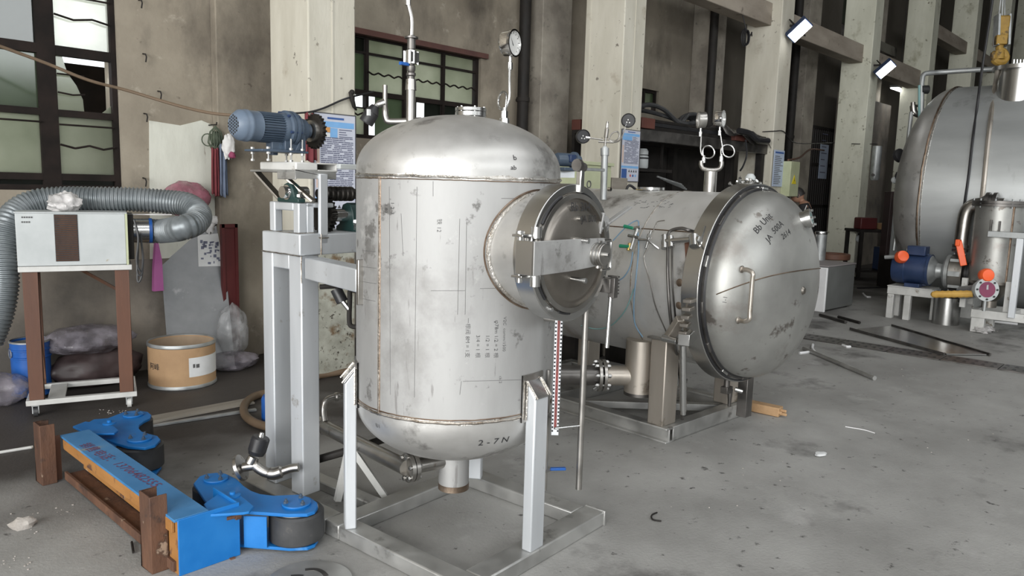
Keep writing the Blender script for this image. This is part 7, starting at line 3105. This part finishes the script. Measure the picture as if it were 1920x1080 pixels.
for s_ in (-1, 1):
    m = MB()
    m.tube([Vector((.02, s_ * .235, 1.42)), Vector((.045, s_ * .285, 1.33)), Vector((.045, s_ * .285, 1.22))], .008, 6)
    m.build('sleeve_stripe', 'white_cloth', pr)
    # hands: palm, four unequal curled fingers and a thumb
    hp = Vector((.285, s_ * .178, .945))
    pts, ed = [((0, 0, 0), .024), ((.035, 0, -.006), .028), ((.07, 0, -.012), .026)], [(0, 1), (1, 2)]
    for f, (dy, l1) in enumerate(((-.026, .030), (-.009, .036), (.009, .034), (.025, .026))):
        i0 = len(pts)
        pts += [((.075, dy, -.014), .0095), ((.075 + l1, dy * 1.1, -.026), .0085), ((.075 + l1 * 1.6, dy * 1.1, -.048), .0075), ((.075 + l1 * 1.7, dy * 1.05, -.066), .0065)]
        ed += [(2, i0), (i0, i0 + 1), (i0 + 1, i0 + 2), (i0 + 2, i0 + 3)]
    i0 = len(pts)
    pts += [((.03, -s_ * .034, -.012), .011), ((.055, -s_ * .052, -.028), .0095), ((.078, -s_ * .055, -.042), .008)]
    ed += [(1, i0), (i0, i0 + 1), (i0 + 1, i0 + 2)]
    h_ = skin_mesh('hand', [((p_[0][0] + hp.x, p_[0][1] + hp.y, p_[0][2] + hp.z), p_[1]) for p_ in pts], ed, 'skin', pr, 0, 1)
    m = MB()
    m.blob((.06, s_ * .105, .048), (.27, .10, .10), 3, .04, 18, 2, flat=-.045)
    m.build('shoe', 'black_rubber', pr, smooth=60)

# ================================================================== on the floor
gy = 3.6
dg = thing('drain_grate', 'dark slotted drain grating strip set in the floor before the pump set', 'grating', (8.25, 0, 0))
xs_ = lambda y: (8.26 + .16 * (y - 1.2) / 2.0, 8.56 + .10 * (y - 1.2) / 2.0)
for k in range(9):
    y1 = 3.9 - .5 * k
    y0 = y1 - .49
    b = MB()
    b.bb(-.0 + .02, .33, y0, y1, .0, .012)
    g = b.build('grate_panel', 'steel_dark', dg, bevel=.002)
    b = MB()
    for j in range(6):
        for x in (.06, .20):
            yy = y0 + .04 + .08 * j
            xx = x + (.02 if j % 2 else 0)
            b.prism([(xx, yy), (xx + .07, yy + .008), (xx + .09, yy + .03), (xx + .02, yy + .04)], .010, .0126)
    b.build('grate_slots', 'black', g, smooth=0, kind='stuff')
slab((P(1600, 617, z=.02), P(1775, 663, z=.02), P(1850, 664, z=.02), P(1668, 611, z=.02)), -.012, 'glossy_sheet', 'steel_bright', 'glossy metal sheet lying on the floor in front of the pump set', 'sheet')
fr_ = [P(1598, 616, z=.02), P(1775, 664, z=.02), P(1852, 665, z=.02), P(1668, 610, z=.02)]
for k, lab in ((0, 'dark edge bar along the near side of the glossy sheet'), (2, 'dark edge bar along the far side of the glossy sheet')):
    a, e = fr_[k], fr_[(k + 1) % 4]
    n_ = (e - a).normalized().cross(Vector((0, 0, 1))) * .03
    b = MB()
    b.bar(a + n_, e + n_, .018, .03)
    tag(b.build('edge_bar', 'steel_dark', loc=a), lab, 'bar')
for (x0, y0, x1, y1, r_, m_, lab) in [(1507, 653, 1640, 709, .020, 'steel_rail', 'grey steel tube lying on the floor right of the domed door'), (1538, 590, 1586, 604, .022, 'steel_dark', 'dark angle bar on the floor by the crate foot'), (1572, 594, 1612, 605, .018, 'black_iron', 'black rod crossing behind the dark angle bar'), (1608, 540, 1680, 538, .012, 'black', 'black cable on the floor between crate and pump stand')]:
    a, e = P(x0, y0, z=r_), P(x1, y1, z=r_)
    b = MB()
    b.tube([a, a + (e - a) * .5, e], r_, 10)
    tag(b.build('floor_bar', m_, loc=a), lab, 'bar')
a, e = P(1393, 757, z=.035), P(1464, 772, z=.035)
b = MB()
b.bar(a, e, .085, .065)
u = (e - a).normalized()
s__ = u.cross(Vector((0, 0, 1)))
for k in range(5):
    o_ = e + s__ * (.016 * (k - 2)) + Vector((0, 0, .01 * ((k * 7) % 3 - 1)))
    b.bar(o_ - u * .01, o_ + u * (.02 + .03 * ((k * 5) % 4) / 3), .014, .02)
tag(b.build('wood_block', 'wood', loc=a, bevel=.004), 'short splintered timber on the floor at the tank frame corner', 'timber')
for k, (x0, y0, x1, y1, x2, y2, lab) in enumerate([(1524, 646, 1523, 653, 1528, 660, 'curved white foam scrap beside the grey floor tube'), (1499, 662, 1508, 661, 1516, 660, 'flat white foam scrap beside the domed door foot'), (1580, 647, 1588, 650, 1594, 650, 'white scrap lying on the drain grating'), (1618, 550, 1624, 556, 1632, 557, 'white scrap on the floor near the crate')]):
    b = MB()
    b.tube(spline([P(x0, y0, z=.012), P(x1, y1, z=.014), P(x2, y2, z=.012)], 4), .014, 6)
    tag(b.build('foam_scrap', 'white_foam', loc=P(x1, y1, z=0)), lab, 'scrap')
p = P(44, 989, z=0)
b = MB()
b.blob((0, 0, 0), (.11, .07, .06), 41, .3, 14, 2.2, flat=-.018)
o = b.build('stone', 'stone', smooth=25)
o.location = (p.x, p.y, .018)
tag(o, 'pale broken stone on the floor left of the blue frame', 'stone')
p = P(1538, 853, z=0)
b = MB()
b.blob((0, 0, 0), (.10, .06, .012), 43, .35, 14, 2.5)
o = b.build('paper_scrap', 'paper', smooth=40)
o.location = (p.x, p.y, .008)
tag(o, 'small crumpled paper scrap on the open floor right of the tanks', 'scrap')
b = MB()
b.tube(spline([P(1232, 961, z=.006), P(1222, 966, z=.006), P(1224, 974, z=.006), P(1240, 977, z=.006)], 5), .004, 6)
tag(b.build('bent_wire', 'black_iron', loc=P(1228, 968, z=0)), 'short bent wire on the floor right of the tank frame', 'wire')
b = MB()
b.tube([P(247, 1016, z=.008), P(250, 1036, z=.008)], .005, 6)
tag(b.build('wire_stub', 'black_iron', loc=P(248, 1026, z=0)), 'thin black wire stub on the floor before the rusty lower flange', 'wire')
b = MB()
b.tube(spline([P(1585, 800, z=.004), P(1620, 806, z=.004), P(1640, 812, z=.004)], 4), .003, 5)
tag(b.build('thin_wire', 'white_foam', loc=P(1610, 803, z=0)), 'thin pale wire on the open floor at the right', 'wire')
b = MB()
r = random.Random(77)
zones = [(20, 80, 960, 1000, 16), (0, 60, 1040, 1075, 12), (1450, 1900, 700, 850, 16), (1250, 1500, 840, 1000, 8), (440, 480, 900, 960, 6), (1640, 1720, 690, 740, 8), (1560, 1900, 620, 660, 10), (180, 240, 768, 778, 20), (100, 150, 940, 965, 8)]
for x0, x1, y0, y1, n_ in zones:
    for _ in range(n_):
        p = P(r.uniform(x0, x1), r.uniform(y0, y1), z=0)
        s_ = r.uniform(.002, .006)
        h_ = s_ * r.uniform(.3, .8)
        pl = [(p.x + s_ * r.uniform(.6, 1.2) * math.cos(2 * PI * k / 5), p.y + s_ * r.uniform(.6, 1.2) * math.sin(2 * PI * k / 5)) for k in range(5)]
        b.prism(pl, 0, h_)
o = b.build('floor_debris', 'stone', smooth=0)
o['kind'] = 'stuff'
o['label'] = 'crumbs of rubble and scraps scattered on the concrete floor'
